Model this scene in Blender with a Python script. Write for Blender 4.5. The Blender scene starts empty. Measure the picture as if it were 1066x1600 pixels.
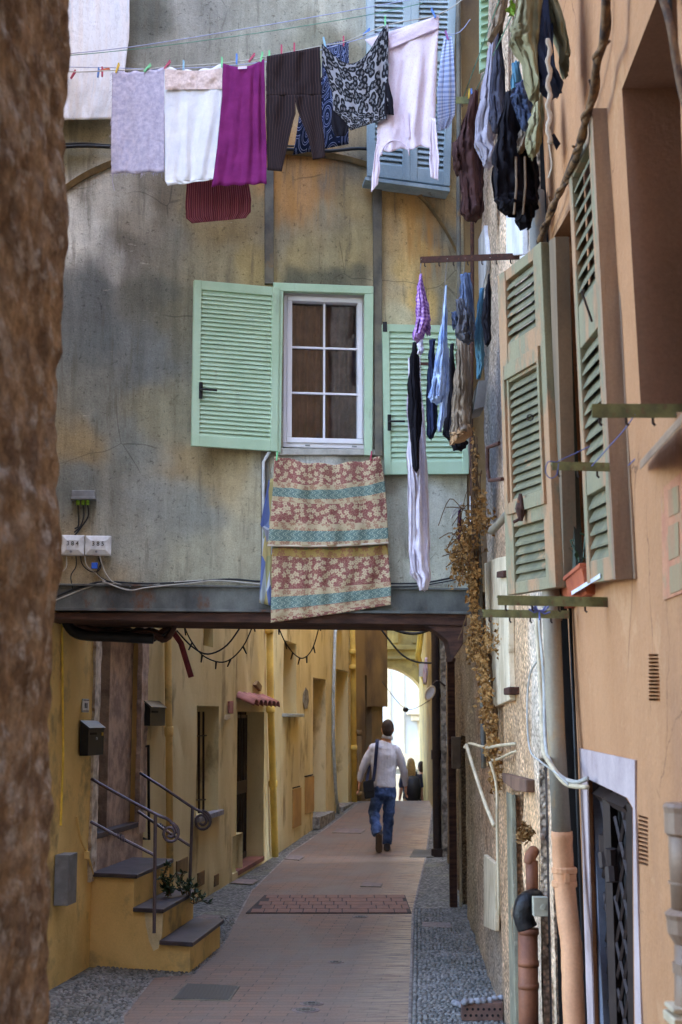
import bpy, bmesh, math, random
from mathutils import Vector, Matrix, noise
from mathutils.geometry import delaunay_2d_cdt
random.seed(11)
D = bpy.data; S = bpy.context.scene; COL = S.collection
V = Vector; PI = math.pi
# ------------------------------------------------------------ camera model (photo pixels 1066x1600)
F = 2200.0; CU = 533.0; CV = 800.0
PIT = math.atan(325 / F); CAMZ = 1.75
cP, sP = math.cos(PIT), math.sin(PIT)
CAM = V((0, 0, CAMZ))
def ray(u, v):
    a = (u - CU) / F; b = (CV - v) / F
    return V((a, cP - b * sP, sP + b * cP))
def at(u, v, Y):
    d = ray(u, v); return CAM + d * (Y / d.y)
def ong(u, v, z=0.0):
    d = ray(u, v); return CAM + d * ((z - CAMZ) / d.z)
class PL:
    """vertical plane through two plan points, normal towards the camera"""
    def __init__(s, a, b, tilt=0.0):
        s.tilt = tilt; s.z0 = 1.75
        s.a = V((a[0], a[1], 0)); s.d = (V((b[0], b[1], 0)) - s.a).normalized()
        s.n = V((s.d.y, -s.d.x, 0))
        if (V((0, 0, 0)) - s.a).dot(s.n) < 0: s.n = -s.n
    def px(s, u, v, off=0.0):
        d = ray(u, v); p0 = s.a + s.n * off; p0.z = s.z0; n = V((s.n.x, s.n.y, -s.tilt))
        t = (p0 - CAM).dot(n) / d.dot(n)
        return CAM + d * t
    def sz(s, u, v, off=0.0):
        p = s.px(u, v, off); return ((p - s.a).dot(s.d), p.z)
    def P(s, q, z, off=0.0):
        r = s.a + s.d * q + s.n * (off + s.tilt * (z - s.z0)); return V((r.x, r.y, z))
    def rect(s, u0, u1, v0, v1, off=0.0):
        um = (u0 + u1) / 2; vm = (v0 + v1) / 2
        return (s.sz(u0, vm, off)[0], s.sz(u1, vm, off)[0], s.sz(um, v1, off)[1], s.sz(um, v0, off)[1])
# ------------------------------------------------------------ colours
def lin(c): c /= 255.0; return c / 12.92 if c <= .04045 else ((c + .055) / 1.055) ** 2.4
def C(r, g, b, k=1.0): return (min(lin(r) * k, .9), min(lin(g) * k, .9), min(lin(b) * k, .9), 1)
# ------------------------------------------------------------ tagging
ORG = {}
def tag(o, label=None, cat=None, group=None, kind=None):
    if label: o['label'] = label
    if cat: o['category'] = cat
    if group: o['group'] = group
    if kind: o['kind'] = kind
    return o
def E(name, loc, label, cat, group=None):
    o = D.objects.new(name, None); COL.objects.link(o); o.location = loc; o.empty_display_size = .1
    ORG[o.name] = V(loc); return tag(o, label, cat, group)
# ------------------------------------------------------------ mesh builder
class MB:
    def __init__(s): s.v = []; s.f = []; s.uv = []; s.c = []; s.mi = []; s.m = 0
    def add(s, vs, fs, uv=None, col=None):
        b = len(s.v); s.v += [V(p) for p in vs]
        s.uv += (uv if uv else [(0, 0)] * len(vs)); s.c += (col if col else [(1, 1, 1, 1)] * len(vs))
        s.f += [tuple(i + b for i in f) for f in fs]; s.mi += [s.m] * len(fs); return s
    def prism(s, poly, vec):
        n = len(poly); vec = V(vec)
        vs = [V(p) for p in poly] + [V(p) + vec for p in poly]
        fs = [tuple(range(n))[::-1], tuple(range(n, 2 * n))] + [(i, (i + 1) % n, n + (i + 1) % n, n + i) for i in range(n)]
        return s.add(vs, fs)
    def box(s, c, sx, sy, sz, rz=0.0, mat=None):
        M3 = mat if mat else Matrix.Rotation(rz, 3, 'Z'); c = V(c)
        vs = [c + M3 @ V((x * sx / 2, y * sy / 2, z * sz / 2)) for x in (-1, 1) for y in (-1, 1) for z in (-1, 1)]
        return s.add(vs, [(0, 1, 3, 2), (4, 6, 7, 5), (0, 4, 5, 1), (2, 3, 7, 6), (0, 2, 6, 4), (1, 5, 7, 3)])
    def plate(s, pl, s0, s1, z0, z1, o0, o1):
        return s.prism([pl.P(s0, z0, o0), pl.P(s1, z0, o0), pl.P(s1, z1, o0), pl.P(s0, z1, o0)], pl.n * (o1 - o0))
    def pxplate(s, pl, pts, o0, o1):
        return s.prism([pl.px(u, v, o1) - pl.n * (o1 - o0) for u, v in pts], pl.n * (o1 - o0))
    def tube(s, pts, r, n=8, cap=True, flat=1.0):
        pts = [V(p) for p in pts]; m = len(pts)
        if not isinstance(r, (list, tuple)): r = [r] * m
        t0 = (pts[1] - pts[0]).normalized()
        x = t0.cross(V((0, 0, 1)))
        if x.length < .05: x = t0.cross(V((0, 1, 0)))
        x.normalize(); vs = []; uv = []
        for i, p in enumerate(pts):
            t = (pts[min(i + 1, m - 1)] - pts[max(i - 1, 0)])
            t = t.normalized() if t.length > 1e-9 else t0
            x = (x - t * x.dot(t)); x = x.normalized() if x.length > 1e-6 else t.orthogonal().normalized()
            y = t.cross(x)
            for k in range(n):
                a = 2 * PI * k / n
                vs.append(p + (x * math.cos(a) + y * math.sin(a) * flat) * r[i]); uv.append((k / n, i / max(m - 1, 1)))
        fs = [(i * n + k, i * n + (k + 1) % n, (i + 1) * n + (k + 1) % n, (i + 1) * n + k) for i in range(m - 1) for k in range(n)]
        if cap: fs += [tuple(range(n))[::-1], tuple(range((m - 1) * n, m * n))]
        return s.add(vs, fs, uv)
    def rings(s, rs, cap=True, uv=None):
        n = len(rs[0]); m = len(rs); vs = [p for r in rs for p in r]
        fs = [(i * n + k, i * n + (k + 1) % n, (i + 1) * n + (k + 1) % n, (i + 1) * n + k) for i in range(m - 1) for k in range(n)]
        if cap: fs += [tuple(range(n))[::-1], tuple(range((m - 1) * n, m * n))]
        return s.add(vs, fs, uv or [(k / n, i / (m - 1)) for i in range(m) for k in range(n)])
    def cyl(s, c, r, h, n=16, axis='Z'):
        a = {'X': V((1, 0, 0)), 'Y': V((0, 1, 0)), 'Z': V((0, 0, 1))}[axis]
        return s.tube([V(c) - a * h / 2, V(c) + a * h / 2], r, n)
    def grid(s, P, nu, nv, col=None):
        vs = []; uv = []; cs = []
        for j in range(nv + 1):
            for i in range(nu + 1):
                a, b = i / nu, j / nv; vs.append(P(a, b)); uv.append((a, 1 - b))
                if col: cs.append(col(a, b))
        w = nu + 1
        return s.add(vs, [(j * w + i, j * w + i + 1, (j + 1) * w + i + 1, (j + 1) * w + i) for j in range(nv) for i in range(nu)], uv, cs or None)
    def build(s, name, mat, parent=None, smooth=False, bevel=0, solid=0, sub=0, remesh=0, sm=0, disp=None, org=None, recalc=True, wr=None):
        if parent is not None: o0 = ORG[parent.name]
        elif org is not None: o0 = V(org)
        else:
            xs = [p.x for p in s.v]; ys = [p.y for p in s.v]; zs = [p.z for p in s.v]
            o0 = V(((min(xs) + max(xs)) / 2, (min(ys) + max(ys)) / 2, min(zs)))
        me = D.meshes.new(name); me.from_pydata([p - o0 for p in s.v], [], s.f)
        l = me.uv_layers.new(name='UVMap'); ca = me.color_attributes.new('Col', 'FLOAT_COLOR', 'POINT')
        for i, c in enumerate(s.c): ca.data[i].color = c
        for lp in me.loops: l.data[lp.index].uv = s.uv[lp.vertex_index]
        for m in (mat if isinstance(mat, (list, tuple)) else [mat]): me.materials.append(m)
        for p, mi in zip(me.polygons, s.mi): p.use_smooth = smooth; p.material_index = mi
        if recalc:
            bm = bmesh.new(); bm.from_mesh(me); bmesh.ops.recalc_face_normals(bm, faces=bm.faces); bm.to_mesh(me); bm.free()
        me.update()
        o = D.objects.new(name, me); COL.objects.link(o)
        if parent is not None: o.parent = parent
        else: o.location = o0
        ORG[o.name] = o0
        if remesh:
            m = o.modifiers.new('r', 'REMESH'); m.mode = 'VOXEL'; m.voxel_size = remesh; m.use_smooth_shade = True
        if sm:
            m = o.modifiers.new('s', 'SMOOTH'); m.iterations = sm; m.factor = .5
        if wr:
            tx = D.textures.new('wrinkle', 'CLOUDS'); tx.noise_scale = wr[1]; tx.noise_depth = 3
            m = o.modifiers.new('w', 'DISPLACE'); m.texture = tx; m.strength = wr[0]; m.texture_coords = 'LOCAL'; m.mid_level = .5
        if solid:
            m = o.modifiers.new('t', 'SOLIDIFY'); m.thickness = solid; m.offset = 0
        if sub:
            m = o.modifiers.new('u', 'SUBSURF'); m.levels = m.render_levels = sub
        if bevel:
            m = o.modifiers.new('b', 'BEVEL'); m.width = bevel; m.segments = 2; m.limit_method = 'ANGLE'; m.angle_limit = .6
        return o
def copy_tree(o, parent=None):
    c = o.copy(); COL.objects.link(c); c.parent = parent
    for ch in list(o.children): copy_tree(ch, c)
    return c
def catmull(pts, n=6):
    pts = [V(p) for p in pts]; out = []
    for i in range(len(pts) - 1):
        p0 = pts[max(i - 1, 0)]; p1 = pts[i]; p2 = pts[i + 1]; p3 = pts[min(i + 2, len(pts) - 1)]
        for k in range(n):
            t = k / n
            out.append(.5 * ((2 * p1) + (p2 - p0) * t + (2 * p0 - 5 * p1 + 4 * p2 - p3) * t * t + (3 * p1 - p0 - 3 * p2 + p3) * t ** 3))
    out.append(pts[-1]); return out
def sag(p, q, d, n=14):
    p, q = V(p), V(q)
    return [p.lerp(q, i / n) - V((0, 0, d * 4 * (i / n) * (1 - i / n))) for i in range(n + 1)]
def N(x, y=0, z=0): return noise.noise(V((x, y, z)))
def inpoly(x, y, poly):
    r = False; j = len(poly) - 1
    for i in range(len(poly)):
        xi, yi = poly[i]; xj, yj = poly[j]
        if (yi > y) != (yj > y) and x < (xj - xi) * (y - yi) / (yj - yi) + xi: r = not r
        j = i
    return r
def wallmesh(pl, outer, holes=(), depth=.2, res=.2, colf=None, rough=0.0, box=None, ret=None, thick=0.0, hm=None):
    """front sheet with holes and reveals; colf(s,z)->rgba ; box=(s0,s1,z0,z1) limits the dense grid"""
    mb = ret or MB(); pts = []; edges = []
    def poly(p, r):
        b = len(pts); q = []
        for i in range(len(p)):
            a = V((p[i][0], p[i][1])); c = V((p[(i + 1) % len(p)][0], p[(i + 1) % len(p)][1]))
            n = max(1, int((c - a).length / r)); q += [a.lerp(c, k / n) for k in range(n)]
        pts.extend(q); edges.extend([(b + i, b + (i + 1) % len(q)) for i in range(len(q))]); return q
    poly(outer, max(res, .15))
    for h in holes: poly(h, res * 1.5)
    xs = [p[0] for p in outer]; zs = [p[1] for p in outer]
    bx = box or (min(xs), max(xs), min(zs), max(zs))
    nx = int((bx[1] - bx[0]) / res); nz = int((bx[3] - bx[2]) / res)
    for i in range(1, nx):
        for j in range(1, nz):
            x = bx[0] + (bx[1] - bx[0]) * i / nx; z = bx[2] + (bx[3] - bx[2]) * j / nz
            if inpoly(x, z, outer) and not any(inpoly(x, z, h) for h in holes): pts.append(V((x, z)))
    vo, eo, fo, *_ = delaunay_2d_cdt(pts, edges, [], 0, 1e-5)
    fs = []
    for f in fo:
        cx = sum(vo[i][0] for i in f) / len(f); cz = sum(vo[i][1] for i in f) / len(f)
        if inpoly(cx, cz, outer) and not any(inpoly(cx, cz, h) for h in holes): fs.append(tuple(f))
    vs = []; col = []
    for p in vo:
        d = rough * (N(p[0] * 2.3, p[1] * 2.3, 3.1) + .5 * N(p[0] * 7, p[1] * 7, 1.1)) if rough else 0
        vs.append(pl.P(p[0], p[1], d)); col.append(colf(p[0], p[1]) if colf else (1, 1, 1, 1))
    mb.add(vs, fs, [(p[0], p[1]) for p in vo], col)
    for hi, h in enumerate(holes):
        mb.m = hm[hi] if hm else 0
        n = len(h); cc = [colf(*p) if colf else (1, 1, 1, 1) for p in h]
        mb.add([pl.P(p[0], p[1], .002) for p in h] + [pl.P(p[0], p[1], -depth) for p in h],
               [(i, (i + 1) % n, n + (i + 1) % n, n + i) for i in range(n)], None, cc + cc)
    if thick:
        n = len(outer); cc = [colf(*p) if colf else (1, 1, 1, 1) for p in outer]
        mb.add([pl.P(p[0], p[1], 0) for p in outer] + [pl.P(p[0], p[1], -thick) for p in outer],
               [(i, (i + 1) % n, n + (i + 1) % n, n + i) for i in range(n)], None, cc + cc)
    return mb
def blobs(pl, ctl, k=1.0, sig=34.0, warp=14.0, off=0):
    """stain and shade map: photo-measured tints at control points, blended with noise-warped weights"""
    cs = [(u, v, C(*c, k)) for u, v, c in ctl]
    W = []
    for u, v, c in cs:
        s_, z_ = pl.sz(u, v); W.append((s_, z_, c))
    def f(s_, z_):
        x = s_ + .12 * N(s_ * 3, z_ * 3, 5) + .05 * N(s_ * 9, z_ * 9, 2); z = z_ + .12 * N(s_ * 3, z_ * 3, 15) + .05 * N(s_ * 9, z_ * 9, 12)
        t = 0; r = [0, 0, 0]
        for a, b, c in W:
            d = (x - a) ** 2 + (z - b) ** 2; w = 1 / (d + .003) ** 2.3
            t += w; r[0] += w * c[0]; r[1] += w * c[1]; r[2] += w * c[2]
        return (r[0] / t, r[1] / t, r[2] / t, 1)
    return f
# ------------------------------------------------------------ materials
class NT:
    def __init__(s, name, rough=.85, metal=0.0, spec=.3):
        s.m = D.materials.new(name); s.m.use_nodes = True; s.t = s.m.node_tree; s.n = s.t.nodes
        s.b = s.n['Principled BSDF']; s.b.inputs['Roughness'].default_value = rough; s.b.inputs['Metallic'].default_value = metal
        s.b.inputs['Specular IOR Level'].default_value = spec
        s.tc = s.n.new('ShaderNodeTexCoord')
    def L(s, a, b): s.t.links.new(a, b)
    def coord(s, kind='Object', sc=(1, 1, 1), rot=(0, 0, 0)):
        m = s.n.new('ShaderNodeMapping'); m.inputs['Scale'].default_value = sc; m.inputs['Rotation'].default_value = rot
        s.L(s.tc.outputs[kind], m.inputs[0]); return m.outputs[0]
    def noise(s, co, sc, det=6, rough=.55, dist=0):
        n = s.n.new('ShaderNodeTexNoise'); n.inputs['Scale'].default_value = sc; n.inputs['Detail'].default_value = det
        n.inputs['Roughness'].default_value = rough; n.inputs['Distortion'].default_value = dist; s.L(co, n.inputs['Vector']); return n.outputs['Fac']
    def vor(s, co, sc, feat='F1', out='Distance', rnd=1, dim='3D'):
        n = s.n.new('ShaderNodeTexVoronoi'); n.feature = feat; n.voronoi_dimensions = dim; n.inputs['Scale'].default_value = sc; n.inputs['Randomness'].default_value = rnd
        s.L(co, n.inputs['Vector']); return n.outputs[out]
    def ramp(s, x, stops, const=False):
        r = s.n.new('ShaderNodeValToRGB'); r.color_ramp.interpolation = 'CONSTANT' if const else 'LINEAR'
        e = r.color_ramp.elements
        cc = [c if isinstance(c, tuple) else (c, c, c, 1) for p, c in stops]
        e.remove(e[1]); e[0].position = stops[0][0]; e[0].color = cc[0]
        for (p, c), k in zip(stops[1:], cc[1:]): q = e.new(p); q.color = k
        s.L(x, r.inputs[0]); return r.outputs[0]
    def mix(s, fac, a, b, mode='MIX'):
        m = s.n.new('ShaderNodeMix'); m.data_type = 'RGBA'; m.blend_type = mode
        for i, q in ((0, fac), (6, a), (7, b)):
            if isinstance(q, (int, float)): m.inputs[i].default_value = q if i == 0 else (q, q, q, 1)
            elif isinstance(q, tuple): m.inputs[i].default_value = q
            else: s.L(q, m.inputs[i])
        return m.outputs[2]
    def math(s, op, a, b=0.0, c=None):
        m = s.n.new('ShaderNodeMath'); m.operation = op
        for i, q in enumerate((a, b) if c is None else (a, b, c)):
            if isinstance(q, (int, float)): m.inputs[i].default_value = q
            else: s.L(q, m.inputs[i])
        return m.outputs[0]
    def sep(s, co):
        n = s.n.new('ShaderNodeSeparateXYZ'); s.L(co, n.inputs[0]); return n.outputs
    def comb(s, x, y, z=0.0):
        n = s.n.new('ShaderNodeCombineXYZ')
        for i, q in enumerate((x, y, z)):
            if isinstance(q, (int, float)): n.inputs[i].default_value = q
            else: s.L(q, n.inputs[i])
        return n.outputs[0]
    def bump(s, h, st=.5, dist=.01, prev=None):
        b = s.n.new('ShaderNodeBump'); b.inputs['Strength'].default_value = st; b.inputs['Distance'].default_value = dist
        s.L(h, b.inputs['Height'])
        if prev is not None: s.L(prev, b.inputs['Normal'])
        return b.outputs[0]
    def done(s, col, nrm=None, rough=None):
        if isinstance(col, tuple): s.b.inputs['Base Color'].default_value = col
        else: s.L(col, s.b.inputs['Base Color'])
        if nrm is not None: s.L(nrm, s.b.inputs['Normal'])
        if rough is not None: s.L(rough, s.b.inputs['Roughness'])
        return s.m
def mat(name, c, c2=None, sc=3.0, rng=(.4, .62), rough=.85, bump=.0, bsc=60.0, c3=None, sc3=6.0, r3=(.58, .7), st=(1, 1, 1), attr=False,
        metal=0.0, fine=.12, fsc=90.0, kind='Object', bd=.01, spec=.3, st3=None):
    t = NT(name, rough, metal, spec); co = t.coord(kind, st)
    if attr:
        a = t.n.new('ShaderNodeAttribute'); a.attribute_name = 'Col'
        x = t.noise(co, sc); col = t.mix(1.0, a.outputs[0], t.ramp(x, [(rng[0], c), (rng[1], c2 or c)]), 'MULTIPLY')
    else:
        x = t.noise(co, sc); col = t.ramp(x, [(rng[0], c), (rng[1], c2 or c)])
    if c3:
        co3 = t.coord(kind, st3) if st3 else co
        y = t.noise(co3, sc3, 8, .65); col = t.mix(t.ramp(y, [(r3[0], 0.0), (r3[1], 1.0)]), col, c3)
    fn = t.noise(co if st == (1, 1, 1) else t.coord(kind), fsc, 4, .7)
    if fine: col = t.mix(1.0, col, t.ramp(fn, [(.25, 1 - fine), (.75, 1 + fine)]), 'MULTIPLY')
    nr = None
    if bump:
        bn = t.noise(co, bsc, 8, .65); nr = t.bump(bn, bump, bd)
    return t.done(col, nr)
def plain(name, c, rough=.6, metal=0.0, v=.15, sc=14.0, bump=.05):
    return mat(name, tuple(x * (1 - v) for x in c[:3]) + (1,), tuple(min(1, x * (1 + v)) for x in c[:3]) + (1,), sc=sc, rough=rough, metal=metal, fine=.06, bump=bump, bsc=40)
K = {}
def facade_mat():
    t = NT('weathered_render', .95, spec=.12); co = t.coord(); a = t.n.new('ShaderNodeAttribute'); a.attribute_name = 'Col'; col = a.outputs[0]
    col = t.mix(1.0, col, t.ramp(t.noise(co, 9, 8, .65), [(.3, .86), (.5, 1.0), (.7, 1.12)]), 'MULTIPLY')
    col = t.mix(1.0, col, t.ramp(t.noise(t.coord('Object', (7, 7, .8)), 1.6, 6, .6), [(.35, .82), (.6, 1.08)]), 'MULTIPLY')
    grit = t.noise(co, 110, 4, .8); col = t.mix(1.0, col, t.ramp(grit, [(.3, .78), (.5, 1.0), (.68, 1.2)]), 'MULTIPLY')
    pits = t.ramp(t.noise(co, 38, 6, .7), [(.33, .5), (.42, 1.0)]); col = t.mix(1.0, col, pits, 'MULTIPLY')
    sc = t.ramp(t.noise(t.coord('Object', (3, 3, 16)), 2.4, 6, .75), [(.64, 0.0), (.68, .55)]); m2 = t.ramp(t.noise(co, 1.7, 2), [(.52, 0.0), (.6, 1.0)])
    col = t.mix(t.math('MULTIPLY', sc, m2), col, C(190, 186, 172, 1.2))
    dn = t.ramp(t.noise(t.coord('Object', (11, 11, 1.1)), 1.3, 7, .6, .4), [(.4, 0.0), (.64, 1.0)])
    col = t.mix(t.math('MULTIPLY', dn, a.outputs['Alpha']), col, C(162, 118, 66, 1.4))
    dk = t.ramp(t.noise(t.coord('Object', (9, 9, .9)), 1.9, 7, .65), [(.56, 0.0), (.66, .5)]); col = t.mix(dk, col, C(84, 80, 70, 1.4))
    cr = t.vor(t.mix(.2, co, t.n.new('ShaderNodeTexNoise').outputs['Color']), 1.6, 'DISTANCE_TO_EDGE'); ck = t.math('MULTIPLY', t.math('LESS_THAN', cr, .004), t.ramp(t.noise(co, 1.1, 2), [(.54, 0.0), (.58, .4)])); col = t.mix(ck, col, C(60, 56, 48))
    return t.done(col, t.bump(t.noise(co, 14, 8, .7), .35, .02, t.bump(grit, .6, .006)))
K['facade'] = facade_mat()
def stonewall():
    t = NT('pebbledash_render', .95, spec=.15); co = t.coord()
    a = t.n.new('ShaderNodeAttribute'); a.attribute_name = 'Col'
    v = t.vor(co, 55, 'F1'); pc = t.vor(co, 55, 'F1', 'Color'); pv = t.sep(pc)[0]
    big = t.noise(co, 4, 8, .7)
    col = t.mix(1.0, a.outputs[0], t.ramp(v, [(.1, 1.15), (.5, .75), (.8, .45)]), 'MULTIPLY')
    col = t.mix(1.0, col, t.ramp(pv, [(0, .7), (.5, 1.0), (1, 1.35)]), 'MULTIPLY')
    col = t.mix(1.0, col, t.ramp(big, [(.3, .6), (.5, 1.0), (.7, 1.25)]), 'MULTIPLY')
    h = t.math('SUBTRACT', 1.0, v)
    nr = t.bump(big, .9, .04, t.bump(h, .8, .012))
    return t.done(col, nr)
K['pebble'] = stonewall()
YK = 2.3
K['yellow'] = mat('ochre_render', C(218, 204, 160), C(202, 186, 140), sc=1.6, bump=.35, bsc=30, c3=C(150, 134, 100), sc3=2.4, r3=(.54, .66), st=(1, 1, .45), fine=.08, rough=.92, spec=.15)
K['ochre'] = mat('golden_ochre_render', C(236, 204, 136), C(216, 184, 118), sc=1.8, bump=.35, bsc=30, c3=C(166, 146, 104), sc3=2.2, r3=(.53, .66), fine=.08, rough=.92, spec=.15)
def peach_mat():
    t = NT('peach_render', .93, spec=.12); co = t.coord(); st_ = t.coord('Object', (1, 1, .3))
    col = t.ramp(t.noise(t.coord('Object', (1, 1, .35)), 1.7, 6), [(.35, C(196, 146, 106, .86)), (.65, C(182, 132, 94, .86))])
    col = t.mix(t.ramp(t.noise(st_, 2.2, 7, .6), [(.5, 0.0), (.7, .4)]), col, C(150, 112, 90, .9))
    col = t.mix(t.ramp(t.noise(co, 3.1, 8, .7), [(.58, 0.0), (.64, .3)]), col, C(206, 164, 124, .95))
    cr = t.vor(t.mix(.2, co, t.noise(co, 3, 5)), 2.2, 'DISTANCE_TO_EDGE'); ck = t.math('MULTIPLY', t.math('LESS_THAN', cr, .006), t.ramp(t.noise(co, 1.3, 2), [(.52, 0.0), (.56, 1.0)]))
    col = t.mix(t.math('MULTIPLY', ck, .6), col, C(96, 70, 54))
    g = t.noise(co, 90, 4, .7); col = t.mix(1.0, col, t.ramp(g, [(.25, .88), (.75, 1.1)]), 'MULTIPLY')
    return t.done(col, t.bump(t.noise(co, 7, 5, .6), .5, .03, t.bump(g, .35, .005)))
K['peach'] = peach_mat()
K['peach_shade'] = mat('shaded_peach_brown', C(150, 116, 94), C(134, 104, 84), sc=2, bump=.3, bsc=60, rough=.93, spec=.12)  # peach darkened to brown, putting the recess shade into the reveal colour
K['lilac'] = mat('pale_lilac_paint', C(190, 172, 170), C(170, 152, 152), sc=4, bump=.25, bsc=50, c3=C(150, 130, 125), sc3=4)
K['bluegrey'] = mat('blue_grey_paint', C(110, 115, 130), C(90, 95, 110), sc=8, bump=.3, bsc=60)
K['rock'] = mat('rough_brown_stone', C(192, 168, 140), C(132, 110, 90), sc=18, rng=(.38, .6), bump=1.0, bsc=34, c3=C(204, 198, 190), sc3=24, r3=(.52, .64), fine=.45, fsc=70, bd=.03, st=(1, .55, .8))
K['mint'] = mat('mint_green_paint', C(180, 204, 176), C(170, 196, 166), sc=5, rough=.5, bump=.06, fine=.05, c3=C(150, 166, 142), sc3=9, r3=(.6, .75), st3=(1, 1, .3))
K['mintd'] = mat('mint_green_edge', C(148, 176, 146), rough=.5, fine=.03)
K['pvc'] = mat('white_upvc', C(226, 222, 228), rough=.35, fine=.02)
K['black'] = plain('dark_metal', C(38, 38, 40), .45, .3)
K['iron'] = plain('dark_wrought_iron', C(58, 48, 46), .55, .4)
K['rail'] = plain('grey_blue_iron', C(96, 88, 98), .4, .7)
K['rust'] = mat('rusty_steel', C(82, 52, 42), C(58, 40, 36), sc=30, rough=.85, bump=.4, bsc=80, c3=C(130, 80, 50), sc3=30)
K['beam'] = mat('weathered_steel_beam', C(100, 102, 98, 1.2), C(60, 60, 60, 1.2), sc=5, rng=(.35, .65), rough=.7, bump=.3, bsc=30, c3=C(96, 62, 42), sc3=6, r3=(.56, .68), fine=.15, st=(1, 1, .6))
K['wood'] = mat('dark_brown_timber', C(84, 58, 48), C(58, 40, 36), sc=6, st=(1, 1, 6), bump=.4, bsc=20)
K['strip'] = mat('grey_iron_strip', C(104, 98, 86, 1.3), C(76, 74, 70, 1.3), sc=6, rough=.8, bump=.3, bsc=40, c3=C(120, 96, 66, 1.2), sc3=5)
K['oldgreen'] = mat('peeling_green_paint', C(138, 130, 102), C(114, 112, 92), sc=7, rng=(.4, .6), st=(1, 1, .35), bump=.4, bsc=60, c3=C(164, 128, 96), sc3=7, r3=(.48, .58), rough=.8, fine=.12)
K['oldgreen2'] = mat('peeling_green_slat_paint', C(124, 118, 92), C(102, 100, 80), sc=9, bump=.3, bsc=60, c3=C(168, 130, 94), sc3=12, r3=(.6, .7), rough=.8)
K['oldwood'] = mat('bare_grey_wood', C(128, 104, 86), C(156, 128, 102), sc=10, st=(1, 1, .15), bump=.5, bsc=60, rough=.9)
K['bracket'] = mat('mossy_green_iron', C(124, 122, 78), C(98, 98, 66), sc=20, bump=.3, bsc=60, c3=C(110, 84, 60), sc3=26, r3=(.56, .66), rough=.8)
K['blueshut'] = mat('pale_blue_grey_paint', C(146, 158, 162, 1.3), C(120, 134, 140, 1.3), sc=6, st=(1, 1, .3), bump=.3, bsc=60, c3=C(104, 98, 86), sc3=9, r3=(.62, .72), rough=.75)
K['cable_b'] = plain('black_cable', C(34, 36, 40), .5)
K['cable_w'] = plain('white_cable', C(172, 168, 160), .5)
K['cable_c'] = plain('cream_cable', C(196, 178, 148), .55)
K['line'] = plain('pale_blue_cord', C(160, 165, 196), .6)
K['lineg'] = plain('green_cord', C(96, 140, 120), .6)
K['boxw'] = plain('white_box_plastic', C(206, 208, 212), .4)
K['boxg'] = plain('grey_box_plastic', C(120, 122, 126), .5)
K['slate'] = mat('dark_slate', C(74, 68, 74, 1.2), C(58, 54, 60, 1.2), sc=6, rough=.45, bump=.15, bsc=30)
K['stone'] = mat('grey_pink_stone', C(168, 148, 134, 1.5), C(124, 108, 102, 1.5), sc=8, bump=.7, bsc=26, c3=C(160, 152, 146, 1.2), sc3=10, r3=(.6, .7), fine=.2)
K['stoneg'] = mat('rough_grey_stone', C(122, 118, 112, 1.6), C(76, 72, 68, 1.6), sc=14, bump=.9, bsc=24, fine=.3, bd=.02)
K['plaster'] = mat('cracked_white_plaster', C(222, 206, 178, 1.0), C(196, 178, 148), sc=5, bump=.5, bsc=26, c3=C(150, 128, 98), sc3=10, r3=(.62, .72), fine=.1)
K['plasterw'] = mat('pale_limewash', C(214, 212, 214), C(186, 184, 190), sc=5, bump=.4, bsc=26)
K['doorbr'] = mat('dark_brown_door', C(58, 36, 30), C(44, 28, 25), sc=6, st=(3, 3, .3), rough=.6, bump=.2, bsc=20)
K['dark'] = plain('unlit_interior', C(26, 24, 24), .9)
K['terra'] = mat('terracotta', C(172, 92, 60), C(150, 76, 52), sc=8, bump=.2, bsc=60)
K['tile'] = mat('pink_roof_tile', C(160, 108, 102, 1.1), C(134, 88, 84, 1.1), sc=10, bump=.3, bsc=40)
K['pipep'] = mat('peach_painted_pipe', C(206, 150, 108), C(186, 132, 94), sc=3, bump=.25, bsc=14, c3=C(120, 112, 100), sc3=6, r3=(.72, .76), rough=.65)
K['pipeg'] = mat('dull_zinc_pipe', C(150, 138, 118), C(112, 108, 102), sc=4, bump=.3, bsc=24, c3=C(168, 134, 88), sc3=7, r3=(.56, .66), rough=.65, metal=.1, st=(1, 1, .3))
K['pipeb'] = mat('brown_clay_pipe', C(134, 84, 58), C(108, 66, 48), sc=6, bump=.2, bsc=30, c3=C(180, 160, 140), sc3=30, r3=(.72, .76), rough=.6)
K['pipey'] = mat('ochre_painted_pipe', C(168, 142, 70, 1.9), C(146, 122, 62, 1.9), sc=4, bump=.2, bsc=30, rough=.7)
K['pipegr'] = mat('warm_grey_upvc', C(142, 116, 96), C(130, 106, 88), sc=4, rough=.5)
K['conduit'] = plain('blue_grey_conduit', C(132, 140, 144, 1.5), .5)
K['brown_render'] = mat('mottled_brown_render', C(104, 84, 54, 2.0), C(70, 56, 42, 2.0), sc=2, bump=.4, bsc=26, st=(1, 1, .4))  # darker brown render, mottled by noise
K['far_y'] = mat('cream_masonry', C(196, 172, 106), C(160, 140, 90), sc=2.5, bump=.4, bsc=20, c3=C(150, 130, 90), sc3=3)  # the masonry's own cream tone, mottled by noise
K['far_w'] = mat('white_house_render', C(202, 203, 201), C(190, 192, 190), sc=1, bump=.1)
K['far_c'] = mat('cream_house_trim', C(206, 190, 160), C(196, 180, 150), sc=2, bump=.1)
K['leaf_dry'] = mat('dry_brown_leaf', C(170, 128, 76), C(112, 82, 46), sc=22, rough=.9, bump=.2)
K['twig'] = mat('dry_twig_bark', C(112, 84, 56), C(80, 60, 42), sc=30, bump=.5, bsc=80, rough=.9)
K['leaf'] = mat('dark_green_leaf', C(52, 74, 48, 1.3), C(36, 54, 38, 1.3), sc=20, rough=.5)
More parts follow.
